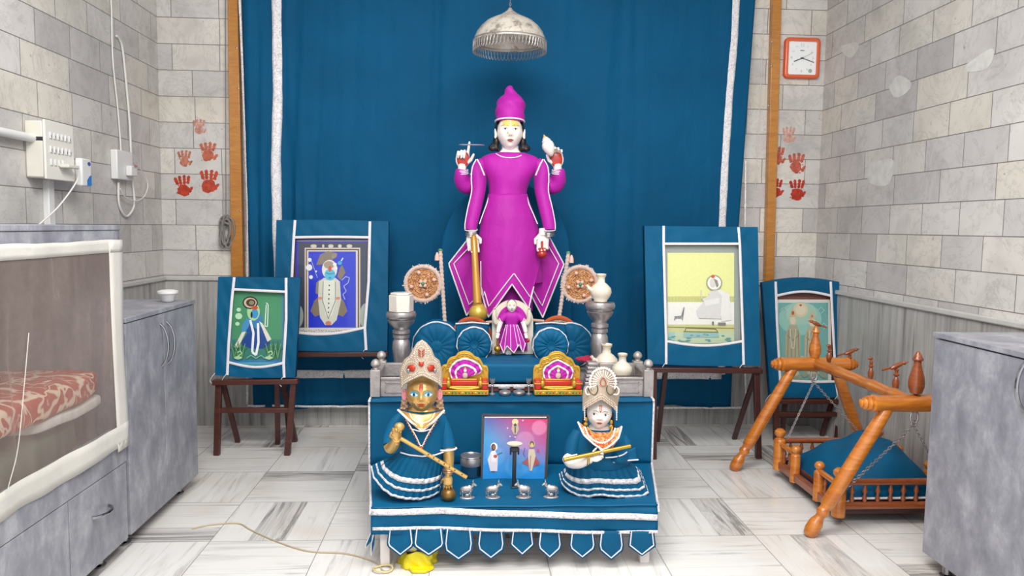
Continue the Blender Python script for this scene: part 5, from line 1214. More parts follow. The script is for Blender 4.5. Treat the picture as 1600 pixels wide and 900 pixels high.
P.line('#7a5a48', [(829, 712), (828, 734)], 1); P.ell('#b0386a', 841, 704, 2, 2)
P.m.build('print', GLOSSP, PO, smooth=False)
YB2 = 3.12; ST = thing('clamp_stand', 'dark plastic clamp stand with pale dish standing before the printed board', 'stand', (at(803, 760, YB2).x, YB2, ZL0))
a, b = at(803, 757, YB2), at(804, 702, YB2)
MB().bar((a.x, YB2, ZL0), (b.x, YB2, b.z), .017, .012, (0, -1, 0)).build('pole', BLACKP, ST, bev=.003)
MB().box((a.x, YB2, ZL0+.003), (.03, .03, .006)).build('foot', BLACKP, ST, bev=.002)
m = MB().box((b.x, YB2, b.z), (.034, .02, .02)); m.box((b.x-.017, YB2, b.z-.008), (.007, .018, .03)); m.box((b.x+.017, YB2, b.z-.008), (.007, .018, .03)); m.build('clamp', BLACKP, ST, bev=.003)
MB().lathe([(.01, 0), (.03, .006), (.034, .012), (.01, .009)], (b.x, YB2, b.z+.014), n=24).build('dish', CREAM, ST, ang=50)
# round steel tin
c = at(736, 748, 3.26); TN = thing('steel_tin', 'round steel tin with glass lid between gold idol and printed board', 'tin', (c.x, 3.28, ZL0)); r = .047
MB().lathe([(r*.95, 0), (r, .004), (r, .05), (r*1.02, .052)], (c.x, 3.28, ZL0), n=32).build('tin_body', simple('blue reflecting steel', '#5f8ba0', .2, .9, .1), TN, ang=50)
MB().lathe([(r*1.07, .052), (r*1.09, .058), (r*1.09, .082), (r*1.0, .09), (r*.6, .092), (.002, .093)], (c.x, 3.28, ZL0), n=32).build('lid', SILVERP, TN, ang=50)
MB().tube([(c.x+r*1.0*math.cos(a), 3.28+r*1.0*math.sin(a), ZL0+.092) for a in [2*PI*i/32 for i in range(32)]], .003, 6, closed=True).build('lid_rim', SILVERP, TN)

# ================= FIGURES =================
class Head:
    """face surface in unit coordinates (x right, z up, half height 1), scaled by s at centre c, turned by R"""
    def __init__(s, c, sc, R=None, w=.76, dep=.85, jaw=.3, cheek=.05, nose=.2):
        s.c = Vector(c); s.s = sc; s.R = R or Matrix.Identity(3); s.w, s.dep, s.jaw, s.cheek, s.nose = w, dep, jaw, cheek, nose
    def W(s, z): return s.w*(1-s.jaw*max(0, -z)**1.6)
    def disp(s, x, z):
        G = lambda a, b, ca, cb: math.exp(-((x-ca)/a)**2-((z-cb)/b)**2); ax = abs(x)
        nz = math.exp(-(x/.10)**2)*(math.exp(-((z+.14)/.12)**2)*s.nose+.45*s.nose*math.exp(-((z-.05)/.2)**2))
        nz += .06*math.exp(-((ax-.12)/.07)**2-((z+.19)/.07)**2)
        lips = .055*math.exp(-(x/.2)**2)*(math.exp(-((z+.43)/.05)**2)+math.exp(-((z+.53)/.055)**2))
        eye = -.06*math.exp(-((ax-.3)/.16)**2-((z-.1)/.1)**2)+.03*math.exp(-((ax-.3)/.11)**2-((z-.09)/.06)**2)
        return nz+lips+eye+.03*math.exp(-((ax-.3)/.25)**2-((z-.28)/.07)**2)+s.cheek*math.exp(-((ax-.38)/.2)**2-((z+.3)/.22)**2)+.06*G(.17, .12, 0, -.78)
    def P(s, x, y, z): return s.c+s.R @ Vector((x, -y, z))*s.s
    def F(s, x, z, off=0):
        r = math.sqrt(max(0, 1-z*z)); wz = s.W(z)*r; cz = math.sqrt(max(0, 1-(x/wz)**2)) if wz > abs(x) else 0
        return s.P(x, s.dep*r*cz+s.disp(x, z)*cz**.5+off, z)
    def build(s, mat, parent, name='head'):
        m = MB(); nu, nv = 84, 56; vs = []
        for j in range(1, nv):
            ph = PI*j/nv; z = math.cos(ph); r = math.sin(ph)
            for i in range(nu):
                t = 2*PI*i/nu; x = s.W(z)*r*math.sin(t); y = s.dep*r*math.cos(t)
                if math.cos(t) > 0: y += s.disp(x, z)*math.cos(t)**.5
                vs.append(s.P(x, y, z))
        k = len(vs); vs += [s.P(0, 0, 1), s.P(0, 0, -1)]
        fs = [(j*nu+i, j*nu+(i+1) % nu, (j+1)*nu+(i+1) % nu, (j+1)*nu+i) for j in range(nv-2) for i in range(nu)]
        fs += [(k, (i+1) % nu, i) for i in range(nu)]+[(k+1, (nv-2)*nu+i, (nv-2)*nu+(i+1) % nu) for i in range(nu)]
        return m.add(vs, fs).build(name, mat, parent, ang=180)
    def patch(s, m, col, pts, off=.006, rings=3):
        m.col(col); cx = sum(p[0] for p in pts)/len(pts); cz = sum(p[1] for p in pts)/len(pts); n = len(pts); vs = [s.F(cx, cz, off)]
        for k in range(1, rings+1):
            for x, z in pts: vs.append(s.F(lerp(cx, x, k/rings), lerp(cz, z, k/rings), off))
        fs = [(0, 1+(i+1) % n, 1+i) for i in range(n)]+[(1+k*n+i, 1+k*n+(i+1) % n, 1+(k+1)*n+(i+1) % n, 1+(k+1)*n+i) for k in range(rings-1) for i in range(n)]
        m.add(vs, fs)
    def oval(s, m, col, cx, cz, rx, rz, off=.006, a=0): s.patch(m, col, [(cx+rx*math.cos(t)*math.cos(a)-rz*math.sin(t)*math.sin(a), cz+rx*math.cos(t)*math.sin(a)+rz*math.sin(t)*math.cos(a)) for t in [2*PI*i/18 for i in range(18)]], off)
    def stroke(s, m, col, pts, w, off=.008):
        m.col(col); P = smoothpl([(*p, 0) for p in pts], 5); n = len(P); vs = []
        for i, p in enumerate(P):
            d = P[min(i+1, n-1)]-P[max(i-1, 0)]; d.normalize(); nx, nz = -d.y, d.x; k = w*(math.sin(PI*(i+.6)/(n+.2)))**.5
            vs += [s.F(p.x+nx*k/2, p.y+nz*k/2, off), s.F(p.x-nx*k/2, p.y-nz*k/2, off)]
        m.add(vs, [(2*i, 2*i+1, 2*i+3, 2*i+2) for i in range(n-1)])
def face(h, parent, eye='#f4f1ea', iris='#4a3a34', lip='#b05a52', brow='#4a3430', liner='#3a2a28', ew=.15, eh=.065, ex=.3, ez=.1, look=0, lidcol=None):
    m = MB()
    for sx in (-1, 1):
        c = ex*sx; alm = [(c-ew, ez-.01*sx), (c-ew*.5, ez+eh*.8), (c, ez+eh), (c+ew*.5, ez+eh*.8), (c+ew, ez+.01*sx), (c+ew*.5, ez-eh*.6), (c, ez-eh*.7), (c-ew*.5, ez-eh*.6)]
        if lidcol: h.patch(m, lidcol, [(c+(x-c)*1.25, ez+(z-ez)*1.7+.02) for x, z in alm], .005)
        h.patch(m, eye, alm, .009); h.oval(m, iris, c+look, ez+.004, eh*.85, eh*.85, .012); h.oval(m, '#0c0a0a', c+look, ez+.004, eh*.42, eh*.42, .015)
        h.stroke(m, liner, [alm[0], alm[1], alm[2], alm[3], (c+ew*1.08, ez+.01*sx)], .024, .015)
        h.stroke(m, brow, [(sx*.1, ez+.16), (sx*.27, ez+.23), (sx*.5, ez+.17)], .03, .009)
        h.oval(m, '#8a4a40', sx*.06, -.235, .02, .014, .006)
    h.patch(m, lip, [(-.2, -.46), (-.1, -.42), (-.03, -.395), (0, -.41), (.03, -.395), (.1, -.42), (.2, -.46), (.1, -.55), (0, -.575), (-.1, -.55)], .008)
    h.stroke(m, '#6a2a28', [(-.19, -.46), (-.07, -.475), (.07, -.475), (.19, -.46)], .016, .013)
    return m.build('painted_face', GLOSSP, parent, ang=180)
def ears(h, mat, parent, pos=.76, z=0, sz=.2):
    for sx in (-1, 1):
        m = MB(); c = h.P(sx*pos, .12, z); m.ell(c, (h.s*.07, h.s*.12, h.s*sz), Euler((0, sx*.2, 0))); m.ell(h.P(sx*(pos+.02), .14, z-sz*.8), (h.s*.06, h.s*.07, h.s*.1))
        m.tube([h.P(sx*(pos+.04), .12+.09*math.cos(t), z+.03+sz*.9*math.sin(t)) for t in [2*PI*i/16 for i in range(16)]], h.s*.03, 6, closed=True); m.build('ear', mat, parent)
def hand(parent, w, fd, pn, ts, L, mat, curl=(.3, .3, .35, .4), thumb=.4, name='hand', vox=None, palm=None, spread=.06, pointing=None, mid=None):
    """w wrist, fd finger direction, pn direction the palm faces, ts thumb side vector, L hand length"""
    w = Vector(w); f = Vector(fd).normalized(); p = Vector(pn); p = (p-f*p.dot(f)).normalized(); t = Vector(ts); t = (t-f*t.dot(f)-p*t.dot(p)).normalized()
    m = MB(); PL = L*.5; R = Matrix((t, p, f)).transposed()
    m.ell(w+f*PL*.55, (L*.26, L*.12, PL*.64), R); m.ell(w+f*PL*.85, (L*.25, L*.10, L*.15), R); m.ell(w+f*.02, (L*.14, L*.11, L*.18), R)
    m.tube([w-f*L*.18, w+f*L*.1], [L*.15, L*.16], 12)
    fl = (.44, .5, .46, .36)
    for i in range(4):
        o = .165-.11*i; base = w+f*(PL*(.93 if i in (1, 2) else .88))+t*(L*o); a = spread*(1.5-i); d = (f+t*a).normalized(); c = (curl[i] if hasattr(curl, '__len__') else curl); pts = [base-f*L*.06, base]; q = base; ang = 0; rr_ = [L*.06, L*.06]
        for k, sg in enumerate((.45, .32, .25)):
            ang += c*(1.0, 1.15, .8)[k]; dd = d*math.cos(ang)+p*math.sin(ang); q = q+dd*(L*fl[i]*sg); pts.append(q); rr_.append(L*(.055, .05, .042)[k])
        m.tube(pts, rr_, 8); m.ell(pts[-1], L*.042, n=8, m=6)
        for q_, r_ in zip(pts[1:-1], rr_[1:-1]): m.ell(q_, r_*1.04, n=8, m=6)
    b = w+f*PL*.3+t*L*.15+p*L*.02; d1 = (t*.75+f*.6+p*(.25+thumb*.5)).normalized(); d2 = (t*(.4-thumb*.7)+f*.75+p*(.3+thumb)).normalized(); q1 = b+d1*L*.2; q2 = q1+d2*L*.17; q3 = q2+d2*L*.06
    m.tube([b, q1, q2, q3], [L*.085, L*.065, L*.055, L*.045], 8)
    for q_, r_ in ((q1, .065), (q3, .045)): m.ell(q_, L*r_, n=8, m=6)
    o = m.build(name, mat, parent, remesh=vox or L/52, sm=3)
    if palm:
        k = MB().ell(w+f*PL*.55+p*L*.085+t*L*.02, (L*.22, L*.045, PL*.58), R); k.build('painted_palm', palm, o)
    return o
def stripsurf(fn, u0, u1, v0, v1, off=.003, nu=60, nv=3, name='lace_band', mat=LACE, parent=None, outv=(0, -1, 0)):
    o = Vector(outv)*off
    return MB().grid(nu, nv, lambda a, b: Vector(fn(lerp(u0, u1, a), lerp(v0, v1, b)))+o*(1+.1*math.sin(a*60+b*5))).build(name, mat, parent, solid=.0012)
PIGM = simple('vermilion pigment', '#b8281a', .35, 0, .3, 120, coat=.3)
YELP = simple('sandal paste yellow', '#e3c878', .6, 0, .05)

# ---------- the tall robed deity ----------
YD = 4.42; sD = YD/1150
D = thing('deity_statue', 'tall four-armed white marble deity in a magenta robe and hat at the centre', 'statue', (at(796, 500, YD).x, YD, .802))
hc = at(796.5, 208, YD-.02); HD = Head(hc, 27.0*sD, w=.73, dep=.8, jaw=.28, nose=.17, cheek=.06)
hd = HD.build(MARBLEF, D); face(HD, hd, iris='#5a4a44', lip='#a85a4a', brow='#4a3a34', liner='#4a3a36', ez=.14, eh=.055, ew=.14, ex=.29)
ears(HD, MARBLEF, hd, .80, -.05, .24)
m = MB(); 
for a, b in ((-.55, -.03), (.03, .55)): HD.patch(m, '#e3c46a', [(a, .30), (a, .66), ((a+b)/2, .69), (b, .66), (b, .30), ((a+b)/2, .27)], .012, 4)
HD.patch(m, '#c9aa58', [(-.22, -.1), (-.14, .02), (-.13, -.16)], .008)
m.build('forehead_paste', PAINT, hd, ang=180)
m = MB()
for sx in (-1, 1):
    m.ell(HD.P(sx*.68, -.3, .1), (HD.s*.18, HD.s*.4, HD.s*.62)); m.ell(HD.P(sx*.76, -.2, -.5), (HD.s*.2, HD.s*.3, HD.s*.42))
    for k in range(5): m.ell(HD.P(sx*(.68+.09*k), -.1+.05*(k % 2), -.88+.05*(k % 3)), HD.s*.17, n=10, m=8)
    for k in range(3): m.ell(HD.P(sx*(.78+.08*k), -.12, -.68), HD.s*.13, n=10, m=8)
m.ell(HD.P(0, -.42, .1), (HD.s*.68, HD.s*.5, HD.s*.8)); m.build('hair', BLACK, hd, remesh=.0035, sm=2)
for sx in (-1, 1):
    for k in range(3): MB().tube([HD.P(sx*(.80+.10*k)+.075*math.cos(t)*1, .06, -.82+.08*math.sin(t)) for t in [2*PI*i/14*.9 for i in range(14)]], HD.s*.028, 6).build('curl', simple('dark curl sheen', '#3a3030', .3, 0, 0) if 'dark curl sheen' not in bpy.data.materials else bpy.data.materials['dark curl sheen'], hd)
loftpx([(228, 784, 810), (234, 783, 811), (242, 776, 818), (246, 770, 824)], YD, .75).build('neck', MARBLEF, D)
# hat
mh = loftpx([(190, 775, 819), (180, 774.5, 819), (165, 775.5, 820), (158, 778, 819), (152, 783, 815), (147, 787, 808), (141, 789.5, 804), (136, 793, 802), (134, 796, 800)], YD-.01, .92, 40, 4)
mh.v = [(x+.004*math.sin(z*90+y*50), y+.003*math.sin(z*70+x*60), z-.02*max(0, (YD-y))*(1 if z < hc.z else 0)) for x, y, z in mh.v]
ht = mh.build('hat', MAG, D, ang=80)
MB().tube([(hc.x+.0865*math.cos(a), YD-.01+.082*math.sin(a), at(796, 190.5, YD).z+.010*(-math.sin(a))) for a in [2*PI*i/40 for i in range(40)]], .0048, 8, closed=True).build('hat_band', RIB, ht)
# robe : bodice
body_rows = [(239, 774, 820, .05), (242, 762, 832, .07), (249, 751, 842, .085), (262, 752, 840, .10), (280, 761, 829, .105), (301, 764, 823, .095), (318, 759, 828, .11), (340, 752, 837, .13), (372, 748, 844, .14), (410, 747, 847, .145), (440, 748, 848, .145)]
rb = loftpx(body_rows, YD, .6, 56, 5)
rb.v = [(x, y-.004*math.sin(x*60+z*8)*math.sin(z*11)-.003*math.sin(x*25-z*30), z) for x, y, z in rb.v]
rb.build('robe_body', MAG, D, ang=80)
def bodyfront(px, py, off=.004):                                  # front depth of robe at pixel
    rr_ = body_rows
    for a, b in zip(rr_, rr_[1:]):
        if a[0] <= py <= b[0] or b is rr_[-1]:
            t = min(1, max(0, (py-a[0])/(b[0]-a[0]))); L, R, d = (lerp(a[i], b[i], t) for i in (1, 2, 3)); k = (px-(L+R)/2)/((R-L)/2); return YD-d*math.sqrt(max(0, 1-k*k))-off
MB().tube(smoothpl([at(x, y, bodyfront(x, y, .009)) for x, y in ((775, 240), (781, 243.5), (790, 246), (804, 246), (813, 243.5), (819, 240))]), .0032, 6).build('neck_trim', RIB, D)
# skirt front with zigzag hem
hem = [(748, 441, 0), (763, 496, 0), (800, 444, 0), (826, 482, 0), (832, 455, 0)]; hemt = [0, .18, .6, .9, 1]
def hemy(u):
    for i in range(4):
        if u <= hemt[i+1]: t = (u-hemt[i])/(hemt[i+1]-hemt[i]); return lerp(hem[i][0], hem[i+1][0], t), lerp(hem[i][1], hem[i+1][1], t)
def gown(u, v):
    hx, hy = hemy(u); y = lerp(303, hy, v); yy = min(y, 439)
    for a, b in zip(body_rows, body_rows[1:]):
        if a[0] <= yy <= b[0]: t = (yy-a[0])/(b[0]-a[0]); L, R, d = (lerp(a[i], b[i], t) for i in (1, 2, 3)); break
    x = lerp(lerp(L, R, u), hx, max(0, (y-395)/(hy-395))**1.2 if y > 395 else 0)
    k = (x-(L+R)/2)/((R-L)/2+1.5); Y = YD-(d+.007)*math.sqrt(max(.03, 1-k*k))-.01*v+.005*math.sin(u*19+v*5)*v*(1-.5*v); return at(x, y, Y)
MB().grid(96, 40, gown).build('robe_skirt', MAG, D, solid=.003)
def gl(pts, name='ribbon', r=.0034, off=.006): return MB().tube([Vector(gown(u, v))+Vector((0, -off, 0)) for u, v in pts], r, 6).build(name, RIB, D)
gl([(u/60, 1) for u in range(61)], r=.0045)
def insy(u):                                                      # inner ribbon follows the zigzag higher up
    hx, hy = hemy(u); off = 17 if .1 < u < .98 else 6; return (hy-off-303)/(hy-303)
gl([(.04, .7)]+[(.04+.94*u/60, insy(.04+.94*u/60)) for u in range(0, 61)])
MB().grid(10, 8, lambda u, v: at(lerp(764, 832, u), lerp(432, 486, v), YD-.03-.05*math.sin(PI*u))).build('robe_lining', MAG, D, solid=.003)
def wing(A, B, ins, s):
    def f(u, v):
        a, b = pl([(*p, 0) for p in A], v), pl([(*p, 0) for p in B], v); p = a.lerp(b, u); Y = YD-.012-.012*u-.010*math.sin(u*5+v*4)-.006*math.sin(v*13+u*3); return at(p.x, p.y, Y)
    w_ = MB().grid(16, 30, f).build('robe_wing', MAG, D, solid=.003)
    MB().tube([Vector(f(0, i/30))+Vector((0, -.005, 0)) for i in range(31)], .0045, 6).build('ribbon', RIB, w_)
    MB().tube([Vector(f(i/12, 1))+Vector((0, -.005, 0)) for i in range(13)], .0045, 6).build('ribbon', RIB, w_)
    P = []
    for x, y in ins:
        v = (y-A[0][1])/(A[-1][1]-A[0][1]); P.append(at(x, y, YD-.075-.03*(abs(x-A[0][0])/60 if 0 else .5)))
    Q = []
    for p, q in zip(ins, ins[1:]):
        for i in range(8): t = i/8; Q.append((lerp(p[0], q[0], t), lerp(p[1], q[1], t)))
    Q.append(ins[-1]); grid_ = [(Vector(f(i/16, j/30)), i/16, j/30) for i in range(17) for j in range(31)]
    R_ = []
    for x, y in Q:
        c = at(x, y, YD-.06); best = min(grid_, key=lambda g: (g[0].x-c.x)**2+(g[0].z-c.z)**2)[0]; R_.append(at(x, y, best.y-.008))
    MB().tube(R_, .0032, 6).build('ribbon', RIB, w_)
wing([(737, 366), (701, 412), (729, 493)], [(756, 366), (757, 412), (758, 448)], [(737, 382), (709, 412), (733, 476), (752, 458)], -1)
wing([(857, 368), (881, 413), (848, 496)], [(838, 366), (836, 412), (827, 456)], [(856, 383), (873, 412), (847, 478), (831, 450)], 1)
# front arms with sleeves
for s in (-1, 1):
    X = lambda x: x if s < 0 else 1594-x+ (0)
    pts = [(X(756), 254, 9, YD), (X(748), 263, 12, YD-.01), (X(748), 282, 12, YD-.02), (X(747), 300, 11.2, YD-.03), (X(741), 328, 10.6, YD-.06), (X(736.5), 350, 9.6, YD-.085), (X(736), 359, 9.4, YD-.09)]
    sl = tubepx(pts, 5, 18).build('sleeve', MAG, D, ang=80)
    seam = [(X(744), 249), (X(738), 262), (X(736.5), 280), (X(737), 299), (X(731), 325), (X(727), 347), (X(726.5), 358)]
    MB().tube(smoothpl([at(x, y, YD-.03-.012*i) for i, (x, y) in enumerate(seam)]), .0035, 6).build('ribbon', RIB, sl)
    MB().tube([at(X(736)+9.6*math.cos(t), 359+2*math.sin(t), YD-.09-.04*math.sin(t)) for t in [2*PI*i/24 for i in range(24)]], .0035, 6, closed=True).build('cuff_trim', RIB, sl)
    MB().tube([at(X(745.5), 249, YD-.085), at(X(750), 257, YD-.10), at(X(757), 274, YD-.115)], .0042, 6).build('shoulder_trim', RIB, sl)
    MB().tube(smoothpl([at(x, y, YD-.04-.02*i) for i, (x, y) in enumerate(((764, 306), (760, 320), (754, 336), (749, 350)) if s < 0 else ((823, 306), (827, 320), (834, 336), (840, 350)))]), .003, 6).build('side_trim', RIB, D)
    for k in range(3): MB().tube([at(X(736)+8.4*math.cos(t), 363+2.2*k+1.6*math.sin(t), YD-.09-.034*math.sin(t)) for t in [2*PI*i/24 for i in range(24)]], .0028, 6, closed=True).build('bangle', SILVERP, sl)
    # rear arm
    pts = [(X(752), 276, 12, YD+.02), (X(740), 286, 14, YD+.03), (X(729), 290, 13.5, YD+.02), (X(722), 283, 12, YD-.0), (X(721), 273, 10.5, YD-.02), (X(722), 266, 9.6, YD-.02)]
    ra = tubepx(pts, 5, 18).build('rear_sleeve', MAG, D, ang=80)
    for k in range(3): MB().tube([at(X(722)+(9.8-.3*k)*math.cos(t), 265.5-2.4*k*(1 if k else 1)+5+1.8*math.sin(t), YD-.02-.038*math.sin(t)) for t in [2*PI*i/24 for i in range(24)]], .003, 6, closed=True).build('cuff_trim', RIB if k != 1 else LACE, ra)
    MB().tube(smoothpl([at(X(x), y, YD-.03) for x, y in ((735, 271), (739, 283), (738, 296))]), .003, 6).build('ribbon', RIB, ra)
# raised hands
wl_h = at(722, 261, YD-.02); hand(D, wl_h, (.06, 0, 1), (0, -1, 0), (1, 0, .1), .165, MARBLEF, curl=(.05, 1.15, 1.2, 1.2), thumb=.1, palm=PIGM, name='raised_hand')
wr_h = at(871, 261, YD-.02); hand(D, wr_h, (-.12, 0, 1), (0, -1, 0), (-1, 0, .1), .165, MARBLEF, curl=(.35, .65, .7, .75), thumb=.2, palm=PIGM, name='raised_hand')
# lower hands
wl2 = at(738, 364, YD-.09); hand(D, wl2, (.08, -.05, -1), (-.0, -1, 0), (1, 0, 0), .155, MARBLEF, curl=(.45, .5, .5, .5), thumb=.6, name='lower_hand')
wr2 = at(848, 364, YD-.09); hand(D, wr2, (-.02, -.05, -1), (0, -1, 0), (-1, 0, 0), .155, MARBLEF, curl=(.5, .6, .6, .6), thumb=.5, name='lower_hand')
# held things
c = at(737, 226.5, YD-.04); 
tag(MB().tube([(c.x+.067*math.cos(t), c.y+.067*math.sin(t), c.z-.0+.006*math.sin(t)) for t in [2*PI*i/40 for i in range(40)]], .010, 8, closed=True, flat=((0, 0, 1), .4)).build('discus_ring', simple('steel blue metal', '#c3d0d8', .3, .5, .1)), 'thin silver discus ring spinning on the raised finger of the tall deity', 'ring')
CO = thing('conch_shell', 'white conch with yellow tip held in the raised right hand of the tall deity', 'conch', at(858, 245, YD-.07))
ax = (at(851, 214, YD-.075)-at(862, 243, YD-.075)); b0 = at(862.5, 244, YD-.075)
MB().lathe([(.004, 0), (.018, .012), (.030, .035), (.037, .06), (.034, .078), (.026, .09), (.029, .094), (.018, .106), (.020, .109), (.010, .118)], b0, ax, 24).build('shell', MARBLEF, CO, ang=60)
MB().lathe([(.012, .114), (.009, .120), (.001, .134)], b0, ax, 16).build('tip', simple('ochre tip', '#d8b040', .4, 0, .1), CO)
MC = thing('golden_mace', 'long golden mace with onion-shaped head under the left lower hand of the tall deity', 'mace', at(747, 505, 4.2))
a, b = at(740, 368, YD-.12), at(746, 474, 4.22); OCH = simple('golden ochre lacquer', '#c08a35', .35, .25, .1, coat=.3)
MB().tube([a, a.lerp(b, .03), a.lerp(b, .5), b], [.012, .018, .021, .026], 14).build('shaft', OCH, MC, ang=60)
MB().tube([b, at(746.5, 476, 4.22)], .031, 14).build('collar', GOLD, MC)
hb = at(747, 503, 4.22); MB().lathe([(.01, 0), (.03, .004), (.048, .022), (.056, .05), (.050, .075), (.036, .092), (.026, .108)], (hb.x, 4.22, at(747, 503, 4.22).z), n=28).build('mace_head', simple('lemon gold lacquer', '#cfae48', .35, .3, .15, 40, coat=.3), MC, ang=60)
LB = thing('lotus_bud', 'glossy red lotus bud hanging from the right lower hand of the tall deity', 'bud', at(847, 405, YD-.12))
c = at(847, 397, YD-.13); m = MB().ell(c, (.029, .028, .026)); m.build('bud', simple('glossy red lacquer', '#b0281c', .2, 0, .2, coat=.6), LB)
m = MB(); [m.ell(c+Vector((.016*math.cos(t), .016*math.sin(t), .024)), (.009, .009, .014), n=8, m=6) for t in [2*PI*i/6 for i in range(6)]]; m.tube([c+Vector((0, 0, .02)), c+Vector((0, .01, .075))], .007, 8); m.build('petals', bpy.data.materials['glossy red lacquer'], LB)

# ---------- small marble idol ----------
YM = 3.92; sM = YM/1150; q = at(800, 560, YM); MI = thing('small_idol', 'small white marble idol in a magenta frock before an arched slab on the seat cushion', 'statue', (q.x, YM, q.z))
g = lambda x, y, dy=0: at(x, y, YM+dy)
MB().bb((g(768, 0).x, YM-.05, g(0, 561).z), (g(834, 0).x, YM+.05, g(0, 553).z)).build('plinth', CREAM, MI, bev=.003)
arch = [(769, 553), (769, 500)]+[(801+32*math.cos(t), 501-32*math.sin(t)) for t in [PI-PI*i/20 for i in range(21)]]+[(833, 500), (833, 553)]
MB().prism([g(x, y, .02) for x, y in arch], (0, .028, 0)).build('arch_slab', CREAM, MI, bev=.003)
inn_ = [(777, 548), (777, 503)]+[(800.5+23.5*math.cos(t), 503-26*math.sin(t)) for t in [PI-PI*i/20 for i in range(21)]]+[(824, 503), (824, 548)]
MB().prism([g(x, y, .010) for x, y in inn_], (0, .006, 0)).build('niche_cloth', MAG, MI, smooth=False)
HM = Head(g(799.5, 478.5, -.02), 10.2*sM, w=.74, jaw=.2); h2 = HM.build(MARBLEF, MI); face(HM, h2, brow='#8a7060')
m = MB(); HM.patch(m, '#e3c46a', [(-.5, .2), (-.5, .55), (.5, .55), (.5, .2)], .02, 4); m.build('forehead_paste', PAINT, h2, ang=180)
MB().ell(HM.P(0, -.25, .3), (HM.s*.74, HM.s*.7, HM.s*.78)).build('cap', simple('grey brown stone', '#6b5c4c', .5, 0, .2), h2)
loftpx([(486, 795, 804), (491, 788, 812), (497, 787, 813), (505, 790, 809), (508, 791, 808)], YM-.02, .5).build('bodice', MAG, MI, ang=80)
for s in (-1, 1):
    X = lambda x: x if s < 0 else 1599.5-x
    sl = tubepx([(X(792), 492, 5.5, YM-.02), (X(786), 497, 5.5, YM-.022), (X(782.5), 501, 5, YM-.025)], 4, 14).build('sleeve', MAG, MI, ang=80)
    MB().tube([g(X(780)+4.5*0+x_, y_, -.04) for x_, y_ in ((-0, 497), (s*-2, 501), (s*-5.5, 505))], .0022, 6).build('ribbon', RIB, sl)
    tubepx([(X(783), 502, 3.8, YM-.025), (X(780), 511, 3.8, YM-.03), (X(778), 519, 3.1, YM-.035)], 4, 12).build('arm', MARBLEF, MI)
    hand(MI, g(X(777.5), 519, -.036), (0, -.1, -1), (s*.3, -1, 0), (-s, 0, 0), .038, MARBLEF, curl=.35, vox=.0011)
    tubepx([(X(784), 500, 4.2, YM-.0), (X(776), 505, 4.6, YM-.0), (X(772.5), 497, 4, YM-.01), (X(772.5), 488, 3.2, YM-.015)], 4, 12).build('rear_arm', CREAM, MI)
    hand(MI, g(X(772.5), 488, -.018), (0, 0, 1), (0, -1, 0), (-s, 0, 0), .034, CREAM, curl=.6, vox=.0011)
def sk(u, v):
    a = (u-.5)*PI*.92; tx = 799.5+9*math.sin(a); z = [(781, 537), (787, 552), (792, 540), (803, 551.5), (811, 538), (817, 551), (821, 536)]; p = pl([(*q_, 0) for q_ in z], u)
    x = lerp(tx, p.x, v); y = lerp(507, p.y, v); return g(x, y, -.024-.03*math.cos(a)*(.4+.6*v)+.002*math.sin(u*38)*v)
MB().grid(60, 12, sk).build('frock', MAG, MI, solid=.002)
MB().tube([Vector(sk(i/60, 1))+Vector((0, -.002, 0)) for i in range(61)], .0026, 6).build('ribbon', RIB, MI)
for u in (.02, .2, .42, .62, .8, .98): MB().tube([Vector(sk(u, i/10))+Vector((0, -.002, 0)) for i in range(11)], .0017, 5).build('ribbon', RIB, MI)
for x in (793, 797): tubepx([(x, 538, 3, YM-.015), (x, 548, 2.6, YM-.015), (x-.5, 552, 3, YM-.03)], 3, 10).build('leg', MARBLEF, MI)
m = MB(); c = g(777, 545, -.036); m.ell(c, (.017, .017, .017)); m.lathe([(.012, 0), (.016, .008)], g(777, 553, -.036), n=14); m.tube([g(777, 540, -.036), g(778, 524, -.036)], [.006, .005], 8); m.build('small_mace', GOLD, MI)
MB().ell(g(825, 532, -.036), (.009, .009, .011)).build('small_bud', bpy.data.materials['glossy red lacquer'], MI)

# ---------- shared pieces for the two seated idols ----------
def crown(parent, Yf, low, up, bulge, mat, name='crown', off=0):
    """shield-shaped crown front between lower and upper px curves, wrapped round the head"""
    cx = (low[0][0]+low[-1][0])/2; hw = (low[-1][0]-low[0][0])/2
    def f(u, v):
        a, b = pl([(*p, 0) for p in low], u), pl([(*p, 0) for p in up], u); p = a.lerp(b, v); k = (p.x-cx)/hw
        return at(p.x, p.y, Yf+bulge*min(1.6, k*k)+.012*v-off)
    return f, MB().grid(60, 24, f).build(name, mat, parent, solid=.006)
def beads(f, pts, r, name, mat, parent, off=.005):
    m = MB()
    for u, v in pts: m.ell(Vector(f(u, v))+Vector((0, -off, 0)), r, n=8, m=6)
    return m.build(name, mat, parent)
def on(f, low, up, px, py):                                       # invert px -> (u, v) on crown surface
    best = None
    for i in range(61):
        u = i/60; a, b = pl([(*p, 0) for p in low], u), pl([(*p, 0) for p in up], u); d = b-a; t = max(0, min(1, ((px-a.x)*d.x+(py-a.y)*d.y)/max(1e-6, d.length_squared))); e = (a+d*t-Vector((px, py, 0))).length
        if best is None or e < best[0]: best = (e, u, t)
    return best[1], best[2]
PEARL = simple('ivory pearl', '#f0e9df', .3, 0, .05, coat=.3); CROWNM = simple('ivory crown card', '#b7a48f', .5, 0, .12, 60, .3, 200)
REDST = simple('red glitter', '#c23820', .35, .1, .25, 150); STONE = simple('clear stone', '#8a8f96', .1, .6, .1)
HAIRG = simple('tan moulded hair', '#a98a6c', .4, .3, .2, 60, .3, 90)
ORNG = simple('orange bead', '#c8683a', .4, 0, .15)
